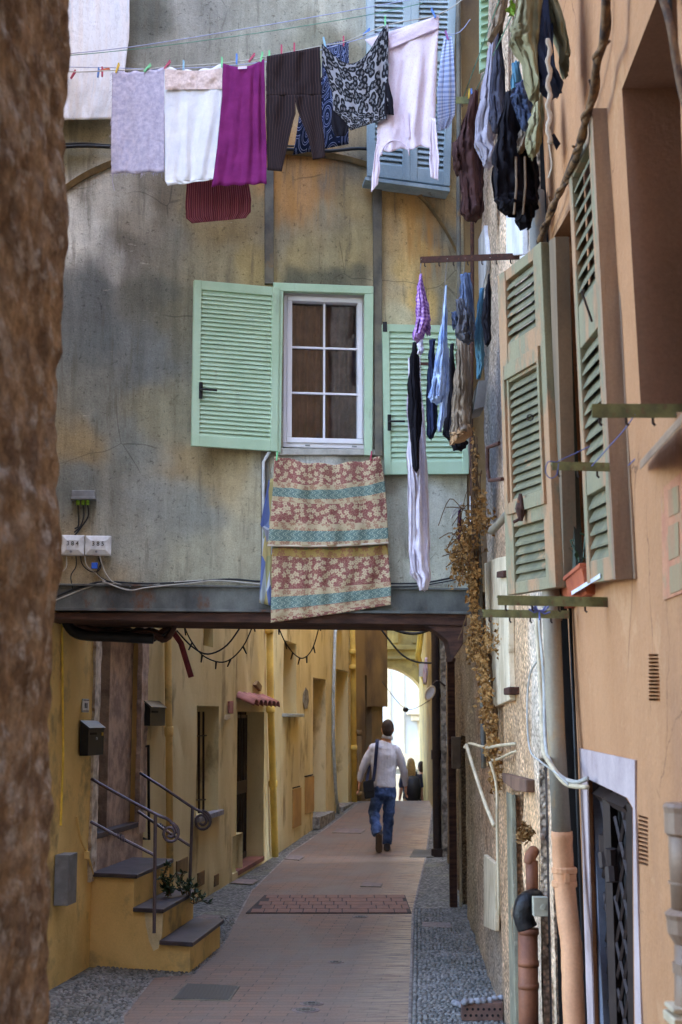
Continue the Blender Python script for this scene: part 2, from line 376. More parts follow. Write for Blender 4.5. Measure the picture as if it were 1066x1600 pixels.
K['leafy'] = mat('bright_green_leaf', C(120, 160, 50), C(90, 130, 40), sc=20, rough=.6)
K['branch'] = mat('climbing_branch_bark', C(132, 100, 68), C(66, 50, 40), sc=24, bump=.8, bsc=50, rough=.9, st=(1, 1, .5))
K['skin'] = plain('skin', C(196, 142, 116), .6, v=.05)
K['hairbr'] = mat('dark_brown_hair', C(58, 40, 30), C(40, 28, 22), sc=60, bump=.4, bsc=120, rough=.7)
K['hairbl'] = mat('blonde_hair', C(170, 136, 86), C(130, 100, 60), sc=60, bump=.4, bsc=120, rough=.7)
K['denim'] = mat('blue_denim', C(64, 82, 122, 1.3), C(40, 54, 84, 1.2), sc=7, rough=.9, bump=.2, bsc=120, c3=C(86, 104, 146, 1.3), sc3=4, r3=(.55, .7))
K['leather'] = plain('black_leather', C(30, 28, 34), .5)
K['sole'] = plain('worn_brown_sole', C(84, 68, 56), .8)
K['shoe'] = plain('dark_shoe', C(50, 44, 44), .6)
def lane_mat():
    t = NT('red_brick_paving', .8, spec=.25); co = t.coord('UV')
    b = t.n.new('ShaderNodeTexBrick'); b.inputs['Scale'].default_value = 1; b.inputs['Brick Width'].default_value = .24
    b.inputs['Row Height'].default_value = .085; b.inputs['Mortar Size'].default_value = .0045; b.inputs['Mortar Smooth'].default_value = .3
    b.inputs['Color1'].default_value = C(134, 106, 90); b.inputs['Color2'].default_value = C(112, 95, 85); b.inputs['Mortar'].default_value = C(80, 71, 66)
    b.inputs['Bias'].default_value = -.2; t.L(co, b.inputs['Vector'])
    big = t.noise(t.coord('UV', (1, .5, 1)), 1.1, 6, .6, .6)
    col = t.mix(t.ramp(big, [(.36, 0.0), (.62, .8)]), b.outputs[0], C(110, 101, 94))
    sp = t.noise(co, 60, 5, .8); col = t.mix(1.0, col, t.ramp(sp, [(.3, .78), (.7, 1.22)]), 'MULTIPLY')
    u = t.sep(co)[0]
    dust = t.math('MULTIPLY', t.ramp(u, [(.62, 0.0), (.9, 1.0)]), t.ramp(t.noise(t.coord('UV', (3, 12, 1)), 2.2, 4, .7), [(.46, 0.0), (.56, 1.0)]))
    wear = t.n.new('ShaderNodeAttribute'); wear.attribute_name = 'Col'
    wm = t.math('MULTIPLY', t.sep(wear.outputs[1])[0], t.ramp(t.noise(t.coord('UV', (1.5, 9, 1)), 2.5, 4, .7), [(.42, 0.0), (.56, .75)]))
    col = t.mix(wm, col, C(186, 164, 134, 1.1))
    nr = t.bump(t.noise(co, 40, 6), .25, .01, t.bump(t.math('SUBTRACT', 1.0, b.outputs[1]), .5, .006))
    return t.done(col, nr, t.ramp(big, [(.3, .85), (.7, .6)]))
K['lane'] = lane_mat()
def cobble_mat():
    t = NT('pebble_paving', .7, spec=.3); co = t.coord('Object', (24, 46, 1), (0, 0, .1))
    wob = t.n.new('ShaderNodeVectorMath'); wob.operation = 'ADD'
    nz = t.n.new('ShaderNodeTexNoise'); nz.inputs['Scale'].default_value = .25; t.L(co, nz.inputs['Vector'])
    t.L(co, wob.inputs[0]); s2 = t.n.new('ShaderNodeVectorMath'); s2.operation = 'SCALE'; s2.inputs['Scale'].default_value = 2.2; t.L(nz.outputs['Color'], s2.inputs[0]); t.L(s2.outputs[0], wob.inputs[1])
    co = wob.outputs[0]
    n = t.n.new('ShaderNodeTexVoronoi'); n.inputs['Scale'].default_value = 1; n.inputs['Randomness'].default_value = .75; t.L(co, n.inputs['Vector'])
    v = n.outputs['Distance']; r = t.sep(n.outputs['Color'])[0]
    col = t.mix(1.0, t.ramp(r, [(0, C(100, 98, 96)), (.6, C(132, 130, 126)), (1, C(166, 164, 158))]), t.ramp(v, [(.2, 1.0), (.5, .55), (.65, .2)]), 'MULTIPLY')
    col = t.mix(t.ramp(t.noise(t.coord(), 1.6, 5), [(.55, 0.0), (.7, .6)]), col, C(120, 120, 92, 1.2))
    return t.done(col, t.bump(t.math('SUBTRACT', 1.0, v), 1.0, .02))
K['cobble'] = cobble_mat()
# ---- cloth materials (UV space)
def cloth(name, c, c2=None, kind='UV', sc=8, rough=.95, weave=220, tr=.0):
    t = NT(name, rough, spec=.1); co = t.coord('Object')
    n = t.noise(co, sc, 5); col = t.ramp(n, [(.35, c), (.65, c2 or tuple(x * .85 for x in c[:3]) + (1,))])
    w = t.noise(co, weave, 3, .8)
    col = t.mix(1.0, col, t.ramp(w, [(.3, .92), (.7, 1.06)]), 'MULTIPLY')
    return t.done(col, t.bump(w, .25, .002, t.bump(t.noise(co, 22, 3), .35, .02)))
K['c_rag'] = cloth('lilac_grey_terry', C(168, 158, 172, 1.25), C(142, 136, 154, 1.25), sc=40)
K['c_white'] = cloth('white_jersey', C(218, 214, 214), C(204, 202, 208))
K['c_lace'] = cloth('peach_lace', C(214, 192, 184), C(190, 166, 160), sc=60)
K['c_mag'] = cloth('magenta_jersey', C(116, 38, 94), C(100, 30, 82))
K['c_pink'] = cloth('pale_pink_jersey', C(214, 196, 210), C(206, 186, 202))
K['c_black'] = cloth('black_cotton', C(28, 26, 32))
K['c_navy'] = cloth('navy_cotton', C(40, 46, 72))
K['c_brown'] = cloth('dark_brown_cotton', C(74, 50, 48), C(56, 38, 38))
K['c_lgrey'] = cloth('lavender_grey_cotton', C(154, 148, 160), C(128, 122, 136))
K['c_taupe'] = cloth('taupe_cotton', C(140, 122, 104), C(112, 98, 84))
K['c_char'] = cloth('charcoal_cotton', C(68, 68, 82), C(50, 50, 62))
K['c_olive'] = cloth('olive_cotton', C(150, 142, 110), C(122, 116, 90))
K['c_slate'] = cloth('slate_blue_cotton', C(66, 74, 98), C(50, 58, 80))
K['c_teal'] = cloth('teal_cotton', C(84, 124, 142), C(64, 100, 124))
K['c_tan'] = cloth('tan_cotton', C(176, 140, 104), C(156, 120, 88))
K['c_jean'] = cloth('washed_denim', C(104, 118, 146), C(72, 82, 108), sc=14)
K['c_jeang'] = cloth('grey_denim', C(96, 94, 100), C(74, 74, 82), sc=14)
K['c_lblue'] = cloth('light_blue_cotton', C(176, 192, 220), C(112, 134, 186), sc=10)
K['c_pwhite'] = cloth('lilac_white_knit', C(214, 204, 214), C(196, 186, 200), sc=30)
K['c_cream'] = cloth('cream_fabric', C(206, 190, 170))
K['c_purple'] = cloth('dark_purple_cloth', C(66, 34, 62))
def pat(name, fn, rough=.95, kind='UV', sc=(1, 1, 1)):
    t = NT(name, rough, spec=.1); co = t.coord(kind, sc); c = fn(t, co)
    w = t.noise(t.coord('Object'), 22, 3); return t.done(c, t.bump(w, .35, .015))
def f_shirt(t, co):
    x = t.sep(co); s1 = t.math('SINE', t.math('MULTIPLY', x[0], 160.0)); return t.mix(t.ramp(s1, [(.5, 0.0), (.9, 1.0)]), C(200, 196, 204), C(192, 188, 198))
K['shirtw'] = pat('pale_striped_shirt', f_shirt, kind='Object')
def f_stripe(t, co):
    x = t.sep(co)[0]; s1 = t.math('SINE', t.math('MULTIPLY', x, 120.0)); return t.mix(t.ramp(s1, [(.85, 0.0), (.98, 1.0)]), C(36, 28, 30), C(74, 54, 50))
K['p_trouser'] = pat('brown_pinstripe', f_stripe)
def f_skirt(t, co):
    x = t.sep(co)[0]; s1 = t.math('FRACT', t.math('MULTIPLY', x, 15.0))
    return t.ramp(s1, [(0, C(100, 42, 54)), (.3, C(64, 28, 38)), (.42, C(160, 104, 100)), (.5, C(108, 46, 58)), (.75, C(70, 28, 40)), (.86, C(140, 86, 90))], True)
K['p_skirt'] = pat('red_striped_knit', f_skirt)
def f_leo(t, co):
    v = t.n.new('ShaderNodeTexVoronoi'); v.voronoi_dimensions = '2D'; v.inputs['Scale'].default_value = 14; nn = t.n.new('ShaderNodeTexNoise'); nn.inputs['Scale'].default_value = 7
    t.L(co, nn.inputs['Vector']); m = t.mix(.06, co, nn.outputs['Color']); t.L(m, v.inputs['Vector'])
    d = v.outputs['Distance']; ring = t.ramp(d, [(.0, .5), (.18, .45), (.24, 0.0), (.54, 0.0), (.62, 1.0), (.85, 1.0)])
    br = t.ramp(t.noise(co, 26, 2), [(.58, 0.0), (.63, 1.0)])
    return t.mix(t.math('MAXIMUM', ring, t.math('MULTIPLY', br, .6)), C(26, 26, 30), C(136, 134, 140))
K['p_leo'] = pat('leopard_print', f_leo)
def f_swirl(t, co):
    v = t.vor(co, 4.5, dim='2D'); w = t.math('SINE', t.math('MULTIPLY', v, 24.0))
    return t.ramp(w, [(0, C(30, 38, 62)), (.35, C(70, 88, 150)), (.5, C(214, 218, 232)), (.72, C(40, 52, 92))])
K['p_swirl'] = pat('blue_swirl_print', f_swirl)
def f_check(ca, cb, n):
    def f(t, co):
        x = t.sep(co); a = t.math('GREATER_THAN', t.math('FRACT', t.math('MULTIPLY', x[0], n)), .5); b = t.math('GREATER_THAN', t.math('FRACT', t.math('MULTIPLY', x[1], n * 2)), .5)
        return t.mix(t.math('MULTIPLY', t.math('ADD', a, b), .5), ca, cb)
    return f
K['p_bluecheck'] = pat('blue_gingham', f_check(C(206, 212, 230), C(120, 134, 176), 14))
K['p_purcheck'] = pat('purple_gingham', f_check(C(190, 150, 204), C(112, 66, 140), 10))
def f_curt(t, co):
    v = t.noise(co, 16, 4, .6, 1.5); st = t.ramp(t.noise(t.coord('UV', (3, .6, 1)), 3, 4), [(.45, C(222, 224, 232)), (.6, C(220, 216, 218)), (.7, C(204, 212, 224))])
    return t.mix(t.ramp(v, [(.53, 0.0), (.56, .25), (.6, 0.0)]), st, C(130, 128, 136))
K['p_curt'] = pat('white_floral_sheet', f_curt)
def f_pink(t, co):
    v = t.vor(co, 26, dim='2D'); return t.mix(t.ramp(v, [(.1, .35), (.2, 0.0)]), C(214, 198, 210), C(190, 140, 172))
K['p_pink'] = pat('pale_pink_dotted_jersey', f_pink)
def f_towel(t, co):
    v = t.sep(t.vor(t.coord('UV', (.5, 1, 1)), 7, 'F1', 'Color', dim='2D'))[0]; return t.ramp(v, [(0, C(80, 92, 140)), (.35, C(108, 122, 162)), (.55, C(170, 152, 100)), (.75, C(84, 124, 110)), (.9, C(176, 180, 188))])
K['p_towel'] = pat('blue_patchwork_towel', f_towel)
def f_bed(t, co):
    y = t.sep(co)[1]; x = t.sep(co)[0]
    wob = t.math('ADD', y, t.math('MULTIPLY', t.noise(co, 6, 2), .0))
    bg_, rd, tl, ol, ye = C(188, 172, 140), C(136, 80, 78), C(104, 124, 118), C(104, 112, 84), C(176, 150, 92)
    base = t.ramp(wob, [(0, rd), (.022, bg_), (.068, C(150, 120, 104)), (.074, tl), (.145, bg_), (.185, rd), (.36, ye), (.41, ol), (.475, bg_), (.522, tl), (.58, bg_), (.62, rd), (.74, bg_), (.772, tl), (.83, bg_), (.86, rd)], True)
    mc = t.coord('UV', (1, 1.5, 1))
    nn = t.n.new('ShaderNodeTexNoise'); nn.inputs['Scale'].default_value = 9; t.L(mc, nn.inputs['Vector']); wc = t.mix(.05, mc, nn.outputs['Color'])
    def flower(sc):
        v = t.n.new('ShaderNodeTexVoronoi'); v.voronoi_dimensions = '2D'; v.inputs['Scale'].default_value = sc; v.inputs['Randomness'].default_value = .8; t.L(wc, v.inputs['Vector'])
        sv = t.n.new('ShaderNodeVectorMath'); sv.operation = 'SCALE'; sv.inputs['Scale'].default_value = sc; t.L(wc, sv.inputs[0])
        d = t.n.new('ShaderNodeVectorMath'); d.operation = 'SUBTRACT'; t.L(sv.outputs[0], d.inputs[0]); ps = t.n.new('ShaderNodeVectorMath'); ps.operation = 'SCALE'; ps.inputs['Scale'].default_value = sc; t.L(v.outputs['Position'], ps.inputs[0]); t.L(ps.outputs[0], d.inputs[1])
        x2 = t.sep(d.outputs[0]); an = t.math('ARCTAN2', x2[1], x2[0]); pet = t.math('ABSOLUTE', t.math('SINE', t.math('MULTIPLY', an, 2.5)))
        rad = t.math('MULTIPLY_ADD', pet, .22, .22); r = v.outputs['Distance']
        q = t.math('DIVIDE', r, rad); ins = t.math('LESS_THAN', q, 1.0)
        line = t.ramp(q, [(.0, .3), (.22, .3), (.26, 1.0), (.78, 1.0), (.86, .75), (1.0, .95)])
        return t.math('MULTIPLY', ins, line)
    fl = flower(19)
    sprig = t.ramp(t.noise(mc, 34, 2, .5, 2.5), [(.50, 0.0), (.525, .8), (.54, .8), (.565, 0.0)])
    deco = t.math('MAXIMUM', fl, sprig)
    red = t.math('GREATER_THAN', t.sep(base)[0], t.math('MULTIPLY', t.sep(base)[1], 1.9))
    blue = t.math('GREATER_THAN', t.sep(base)[2], t.sep(base)[0])
    arab = t.ramp(t.math('SINE', t.math('ADD', t.math('MULTIPLY', x, 95.0), t.math('MULTIPLY', t.math('SINE', t.math('MULTIPLY', y, 160.0)), 2.0))), [(.2, 0.0), (.42, .8), (.6, .8), (.8, 0.0)])
    c = t.mix(t.math('MULTIPLY', red, deco), base, C(190, 172, 140))
    c = t.mix(t.math('MULTIPLY', blue, arab), c, C(190, 202, 186))
    pal = t.math('SUBTRACT', 1.0, t.math('MAXIMUM', red, blue))
    return t.mix(t.math('MULTIPLY', pal, t.math('MULTIPLY', deco, .75)), c, C(150, 100, 84))
K['p_bed'] = pat('floral_banded_bedspread', f_bed)
def glass(name, tint, op=.35):
    t = NT(name, .03); tr = t.n.new('ShaderNodeBsdfTransparent'); tr.inputs[0].default_value = tint
    gl = t.n.new('ShaderNodeBsdfGlossy'); gl.inputs['Roughness'].default_value = .03
    fr = t.n.new('ShaderNodeFresnel'); fr.inputs[0].default_value = 1.7
    mx = t.n.new('ShaderNodeMixShader'); t.L(fr.outputs[0], mx.inputs[0]); t.L(tr.outputs[0], mx.inputs[1]); t.L(gl.outputs[0], mx.inputs[2])
    t.L(mx.outputs[0], t.n['Material Output'].inputs[0]); return t.m
K['glass'] = glass('window_glass', (.75, .75, .78, 1))
for nm, c in (('pin_g', (120, 196, 140)), ('pin_r', (176, 70, 96)), ('pin_b', (90, 130, 200)), ('pin_l', (140, 180, 205)), ('pin_o', (196, 100, 60)), ('pin_p', (150, 90, 150)), ('pin_y', (214, 176, 60))):
    K[nm] = plain('peg_plastic_' + {'g': 'green', 'r': 'red', 'b': 'blue', 'l': 'light_blue', 'o': 'orange', 'p': 'purple', 'y': 'yellow'}[nm[-1]], C(*c), .4)
# ------------------------------------------------------------ planes
a8 = math.radians(7)
FP = PL((-1.85, 9.15), (-1.85 + math.cos(a8), 9.15 + math.sin(a8)))          # facade of the bridge house
g1 = ong(96, 1536); g2 = ong(430, 1337); LW = PL(g1, g2)                       # left alley wall
g3 = ong(553, 1263, .15); LW2 = PL(g2, g3); g4 = ong(590, 1248, .3); LW3 = PL(g3, (g4.x + .12, g4.y + .5))
r1 = ong(765, 1531); r2 = ong(700, 1345); RW = PL(r1, r2)                      # right side
PC = V((.916, 5.6, 0)); PP = PL((PC.x, PC.y), (PC.x - .12, PC.y - 3.0), .027)         # peach house
def gz(Y):
    if Y < 18.5: return 0.0
    if Y < 26: return .30 * ((Y - 18.5) / 7.5) ** 1.15
    return .30 - .22 * (Y - 26)**1.0 * .9 if Y < 31 else -.69
# ------------------------------------------------------------ ground, lane, cobbles
def strip(name, mat, rows, dz, nu, flare=None, colf=None):
    """rows = [(Y, xl, xr)]"""
    mb = MB(); vs = []; uv = []; cs = []
    R = []
    for i in range(len(rows) - 1):
        a, b = rows[i], rows[i + 1]; n = max(1, int((b[0] - a[0]) / .35))
        for k in range(n): t = k / n; R.append(tuple(a[j] + (b[j] - a[j]) * t for j in range(3)))
    R.append(rows[-1])
    for (Y, xl, xr) in R:
        for i in range(nu + 1):
            x = xl + (xr - xl) * i / nu
            vs.append((x, Y, gz(Y) + dz + .002 * N(x * 1.5, Y * 1.5))); uv.append((x - .1 * Y, Y)); cs.append(colf(i / nu, Y) if colf else (1, 1, 1, 1))
    w = nu + 1
    mb.add(vs, [(j * w + i, j * w + i + 1, (j + 1) * w + i + 1, (j + 1) * w + i) for j in range(len(R) - 1) for i in range(nu)], uv, cs)
    o = mb.build(name, mat, recalc=False, org=(0, 0, 0)); tag(o, kind='structure'); return o
strip('ground', mat('bare_ground', C(110, 100, 90), C(90, 82, 76), sc=2, bump=.3), [(-6, -9, 9), (8, -9, 9), (18.5, -9, 9), (26, -9, 9), (31, -9, 9), (33, -9, 9), (70, -20, 20)], -.03, 24)
def gx(u, v, z=0): p = ong(u, v, z); return p
LL = [(3.0, -.2), (gx(190, 1590).y, gx(190, 1590).x)]
for u, v, z in ((240, 1528, 0), (300, 1524, 0), (345, 1482, 0), (393, 1392, 0), (452, 1335, 0), (515, 1296, .08), (560, 1266, .16)):
    p = gx(u, v, z); LL.append((p.y, p.x))
LL.append((26, g4.x)); LL.append((31, g4.x + .3))
LL.sort()
RL = [(3.0, .36)]
for u, v, z in ((640, 1600, 0), (643, 1500, 0), (645, 1425, 0), (664, 1345, 0), (677, 1262, .2)):
    p = gx(u, v, z); RL.append((p.y, p.x))
RL.append((26, RL[-1][1] + .15)); RL.append((31, RL[-1][1] + .4))
def itp(T, y):
    if y <= T[0][0]: return T[0][1]
    for a, b in zip(T, T[1:]):
        if a[0] <= y <= b[0]: return a[1] + (b[1] - a[1]) * (y - a[0]) / (b[0] - a[0])
    return T[-1][1]
Ys = [3.0 + .25 * i for i in range(113)]
def wearf(a, Y): w = max(0, (a - .72) / .28) * (1.0 if Y > 10 else .55); return (w, w, w, 1)
strip('brick_lane', K['lane'], [(y, itp(LL, y), itp(RL, y)) for y in Ys], .002, 14, colf=wearf)
strip('left_cobble_gutter', K['cobble'], [(y, min(-2.6 + .115 * (y - 9), itp(LL, y) - .3), itp(LL, y) + .01) for y in Ys], -.004, 6)
strip('right_cobble_gutter', K['cobble'], [(y, itp(RL, y) - .01, 1.9) for y in Ys], -.004, 6)
# pale mortar line between bricks and pebbles
for T, nm in ((LL, 'left_kerb_line'), (RL, 'right_kerb_line')):
    mb = MB(); mb.tube([(itp(T, y), y, gz(y) + .0) for y in Ys if y < 26], .012, 6, flat=.5)
    tag(mb.build(nm, K['boxg'] if 0 else mat('kerb_mortar' + nm, C(130, 122, 118, 1.2), C(104, 98, 96), sc=9, bump=.4)), kind='structure')
# ------------------------------------------------------------ bridge house (grey facade over the lane)
BH = E('bridge_house', FP.px(410, 960), 'weathered grey rendered house bridging the lane on a dark steel beam', 'house')
FC = [(130, 220, (122, 116, 92)), (250, 60, (114, 112, 102)), (400, 60, (126, 124, 112)), (500, 80, (112, 110, 94)), (225, 30, (80, 80, 72)), (300, 20, (120, 118, 110)), (550, 30, (150, 146, 130)), (540, 90, (118, 110, 90)),
      (150, 300, (156, 152, 142)), (115, 350, (170, 170, 164)), (250, 320, (96, 84, 68)), (210, 330, (130, 122, 108)), (330, 330, (126, 110, 78)), (280, 390, (112, 106, 92)), (180, 400, (136, 134, 128)), (130, 470, (88, 92, 92)), (200, 380, (100, 94, 84)),
      (240, 460, (92, 92, 84)), (160, 540, (92, 98, 98)), (220, 560, (98, 102, 100)), (150, 640, (112, 114, 106)), (250, 650, (122, 118, 96)), (120, 740, (104, 108, 104)), (120, 700, (132, 116, 84)), (200, 700, (112, 116, 110)), (290, 480, (110, 106, 88)),
      (300, 800, (120, 122, 114)), (400, 780, (146, 136, 108)), (350, 745, (146, 130, 96)), (300, 720, (136, 118, 84)), (200, 850, (128, 128, 118)), (300, 880, (132, 130, 112)), (380, 850, (142, 136, 114)), (130, 890, (136, 120, 92)), (230, 780, (122, 124, 118)),
      (380, 310, (134, 116, 78)), (360, 360, (128, 108, 70)), (400, 420, (140, 122, 78)), (350, 420, (132, 120, 92)), (320, 425, (124, 116, 94)), (440, 270, (150, 108, 58)), (455, 310, (160, 112, 54)), (490, 270, (160, 112, 58)), (485, 310, (150, 108, 60)), (500, 340, (136, 122, 92)), (515, 290, (106, 96, 80)),
      (545, 270, (104, 94, 76)), (550, 330, (140, 118, 74)), (550, 390, (146, 130, 88)), (460, 390, (150, 132, 88)), (520, 400, (140, 128, 94)), (470, 425, (86, 82, 66)), (520, 427, (84, 80, 66)), (560, 428, (96, 90, 72)), (435, 380, (140, 128, 100)),
      (615, 310, (160, 124, 66)), (625, 360, (168, 140, 92)), (645, 350, (180, 138, 70)), (665, 385, (176, 140, 76)), (640, 420, (178, 148, 88)), (610, 440, (160, 142, 108)), (680, 420, (118, 112, 92)), (690, 370, (112, 106, 90)), (705, 300, (164, 142, 100)), (655, 470, (178, 146, 80)), (615, 490, (168, 158, 124)),
      (690, 480, (116, 110, 92)), (700, 330, (150, 124, 84)), (615, 780, (148, 148, 134)), (680, 780, (152, 152, 142)), (650, 880, (150, 150, 136)), (715, 860, (146, 146, 132)), (500, 710, (158, 156, 150)), (430, 730, (140, 136, 120)), (700, 760, (140, 134, 112)), (600, 740, (120, 114, 98)), (590, 900, (130, 126, 112))]
_fc = blobs(FP, FC, 1.54)
_dm = [(FP.sz(u, v), r) for u, v, r in ((450, 285, .26), (485, 290, .24), (500, 262, .2), (650, 360, .22), (665, 400, .16), (645, 330, .14), (440, 320, .14))]
def fcol(s_, z_):
    c = _fc(s_, z_); g = .3 * c[0] + .59 * c[1] + .11 * c[2]; k = .16
    al = max([0] + [1 - math.hypot(s_ - p[0], (z_ - p[1]) * .6) / r for p, r in _dm])
    return (c[0] * (1 - k) + g * k * 1.02, c[1] * (1 - k) + g * k, c[2] * (1 - k) + g * k * .93, min(1, al * 1.6))
ow0, _ = FP.sz(50, 700); ow1, _ = FP.sz(729, 700); zb = FP.sz(400, 921)[1]
H1 = FP.rect(443, 575, 455, 703); hole = [(H1[0], H1[2]), (H1[1], H1[2]), (H1[1], H1[3]), (H1[0], H1[3])]
mb = wallmesh(FP, [(ow0, zb), (ow1, zb), (ow1, 6.9), (ow0, 6.9)], [hole], .16, .035, fcol, rough=.006)
mb.add([FP.P(ow0, 6.9, 0), FP.P(ow1, 6.9, 0), FP.P(ow1, 10.5, 0), FP.P(ow0, 10.5, 0)], [(0, 1, 2, 3)], None, [C(190, 184, 166)] * 4)
mb.build('wall', K['facade'], BH, recalc=False)
FB = MB()   # the body of the house behind the wall sheet (sides, floor, back, roof)
FB.m = 0
FB.prism([FP.P(ow0 - 2, zb, -.02) - FP.n * .28, FP.P(ow1 + 1.5, zb, -.3), FP.P(ow1 + 1.5, 10.6, -.3), FP.P(ow0 - 2, 10.6, -.3)], -FP.n * .75)
FB.plate(FP, ow0 - 2, H1[0] - .02, zb + .002, 10.6, -.3, -.01); FB.plate(FP, H1[1] + .02, ow1 + 1.5, zb + .002, 10.6, -.299, -.01)
FB.plate(FP, H1[0] - .02, H1[1] + .02, zb + .001, H1[2] - .02, -.298, -.011); FB.plate(FP, H1[0] - .02, H1[1] + .02, H1[3] + .02, 10.6, -.297, -.012)
FB.build('masonry_core', K['brown_render'], BH)
# arch moulding
def arch(pts, w, o):
    m = MB(); P = catmull([(u, v, 0) for u, v in pts], 8); n = len(P)
    A = [FP.px(p.x, p.y, o) for p in P]; B = [FP.px(p.x + w * .25, p.y + w, o * .5) for p in P]; Bk = [q - FP.n * (o + .02) for q in A]; Bb = [q - FP.n * (o * .5 + .02) for q in B]
    m.rings([[Bk[i], A[i], B[i], Bb[i]] for i in range(n)]); return m
m = arch([(96, 293), (120, 276), (150, 260), (185, 247), (240, 238), (330, 232), (420, 230), (500, 236), (560, 248), (620, 272), (660, 305), (690, 345), (712, 385)], 9, .05)
m.build('arch_moulding', K['strip'] if 0 else mat('stained_moulding', C(116, 96, 66, 1.5), C(88, 78, 60, 1.5), sc=9, bump=.6, bsc=30), BH, smooth=False)
m = MB(); m.pxplate(FP, [(414, 262), (428, 262), (428, 443), (414, 443)], 0, .035); m.build('iron_strip', K['strip'], BH, bevel=.004)
m = MB(); m.pxplate(FP, [(583, 285), (597, 285), (598, 712), (586, 712)], 0, .035); m.build('iron_strip', K['strip'], BH, bevel=.004)
for q_, o_ in (([(408, 700), (420, 700), (420, 910), (408, 910)], .02), ([(597, 742), (604, 742), (604, 910), (597, 910)], .012)):
    m = MB(); m.pxplate(FP, q_, 0, o_); m.build('plaster_band', K['strip'], BH)
m = MB(); m.tube([FP.px(421, 706, .05), FP.px(412, 722, .03), FP.px(412, 905, .03)], .012); m.build('conduit', K['boxw'], BH, smooth=True)
m = MB(); m.pxplate(FP, [(430, 700), (590, 702), (590, 711), (430, 711)], 0, .03); m.build('window_ledge', mat('pale_cement', C(176, 172, 164, 1.1), C(150, 146, 138, 1.1), sc=9, bump=.4), BH, bevel=.006)
# steel beam and brown timber below it
z0 = FP.sz(400, 955)[1]; z1 = FP.sz(400, 918)[1]; zc = FP.sz(400, 972)[1]
m = MB(); m.plate(FP, ow0 - 1.2, ow1, z0, z1, -.1, .03); m.plate(FP, ow0 - 1.2, ow1, z0 - .012, z0 + .006, -.1, .075); m.plate(FP, ow0 - 1.2, ow1, z1 - .006, z1 + .008, -.1, .05)
m.build('steel_beam', K['beam'], BH, bevel=.003)
m = MB(); m.pxplate(FP, [(60, 957), (730, 957), (730, 978), (600, 975), (300, 972), (60, 967)], -.62, .045); m.build('timber_lintel', K['wood'], BH, bevel=.006)
m = MB(); m.pxplate(FP, [(664, 976), (724, 977), (724, 1006), (706, 1034), (700, 1002), (686, 990)], -.12, .03); m.build('timber_bracket', K['wood'], BH, bevel=.006)
# window of the bridge house
WN = MB(); q = FP.rect(443, 573, 459, 698)
s0, s1, zz0, zz1 = q
fw = .047; dp = -.10
def frame(m, s0, s1, z0, z1, w, o0, o1):
    m.plate(FP, s0, s1, z1 - w, z1, o0, o1); m.plate(FP, s0, s1, z0, z0 + w, o0, o1)
    m.plate(FP, s0, s0 + w, z0 + w, z1 - w, o0, o1); m.plate(FP, s1 - w, s1, z0 + w, z1 - w, o0, o1)
m = MB(); frame(m, s0 + .002, s1 + .004, zz0, zz1 + .02, .03, -.12, -.045); wf = m.build('window_frame', K['pvc'], BH, bevel=.005)
m = MB(); frame(m, s0 + .026, s1 - .022, zz0 + .03, zz1 - .012, .036, -.115, -.03); m.build('sash', K['pvc'], wf, bevel=.005)
a0, a1, b0, b1 = s0 + .06, s1 - .058, zz0 + .064, zz1 - .046
m = MB(); mid = (a0 + a1) / 2; w = .0065
m.plate(FP, mid - w, mid + w, b0, b1, -.085, -.066)
for k in (1, 2): z = b0 + (b1 - b0) * k / 3; m.plate(FP, a0, mid - w, z - w, z + w, -.085, -.067); m.plate(FP, mid + w, a1, z - w, z + w, -.085, -.067)
m.build('muntin', K['pvc'], wf)
m = MB(); m.plate(FP, a0, a1, b0, b1, -.092, -.088); m.build('pane', K['glass'], wf)
for k in (.3, .86):
    m = MB(); x = s0 + (s1 - s0) * k; m.plate(FP, x - .016, x + .016, zz0 + .01, zz0 + .02, -.05, -.041); m.build('drain_cap', K['boxg'], wf)
def curt(u0, u1, ph):
    qa = FP.sz(u0, 500, -.2)[0]; qb = FP.sz(u1, 500, -.2)[0]
    return lambda a, b: FP.P(qa + (qb - qa) * a, b1 + .05 - (b1 - b0 + .1) * b, -.2 + .02 * math.sin(a * 26 + ph + .8 * b) + .01 * N(a * 9, b * 3, ph))
cm = mat('brown_net_curtain', C(150, 116, 100, 1.3), C(120, 92, 82, 1.2), sc=8, bump=.2, bsc=60)
m = MB(); m.grid(curt(448, 500, 0), 40, 10); m.build('curtain', cm, wf, smooth=True)
m = MB(); m.grid(curt(512, 568, 2), 40, 10); m.build('curtain', cm, wf, smooth=True)
# green outer frame
m = MB(); q = FP.rect(428, 584, 443, 712)
m.pxplate(FP, [(427, 441), (584, 447), (584, 459), (428, 454)], .0, .05); m.pxplate(FP, [(570, 459), (584, 459), (582, 712), (570, 711)], .0, .05)
m.pxplate(FP, [(436, 454), (443, 455), (439, 708), (433, 707)], .0, .05); m.pxplate(FP, [(439, 700), (570, 703), (570, 708), (439, 705)], .0, .02)
m.build('shutter_frame', K['mint'], BH, bevel=.004)
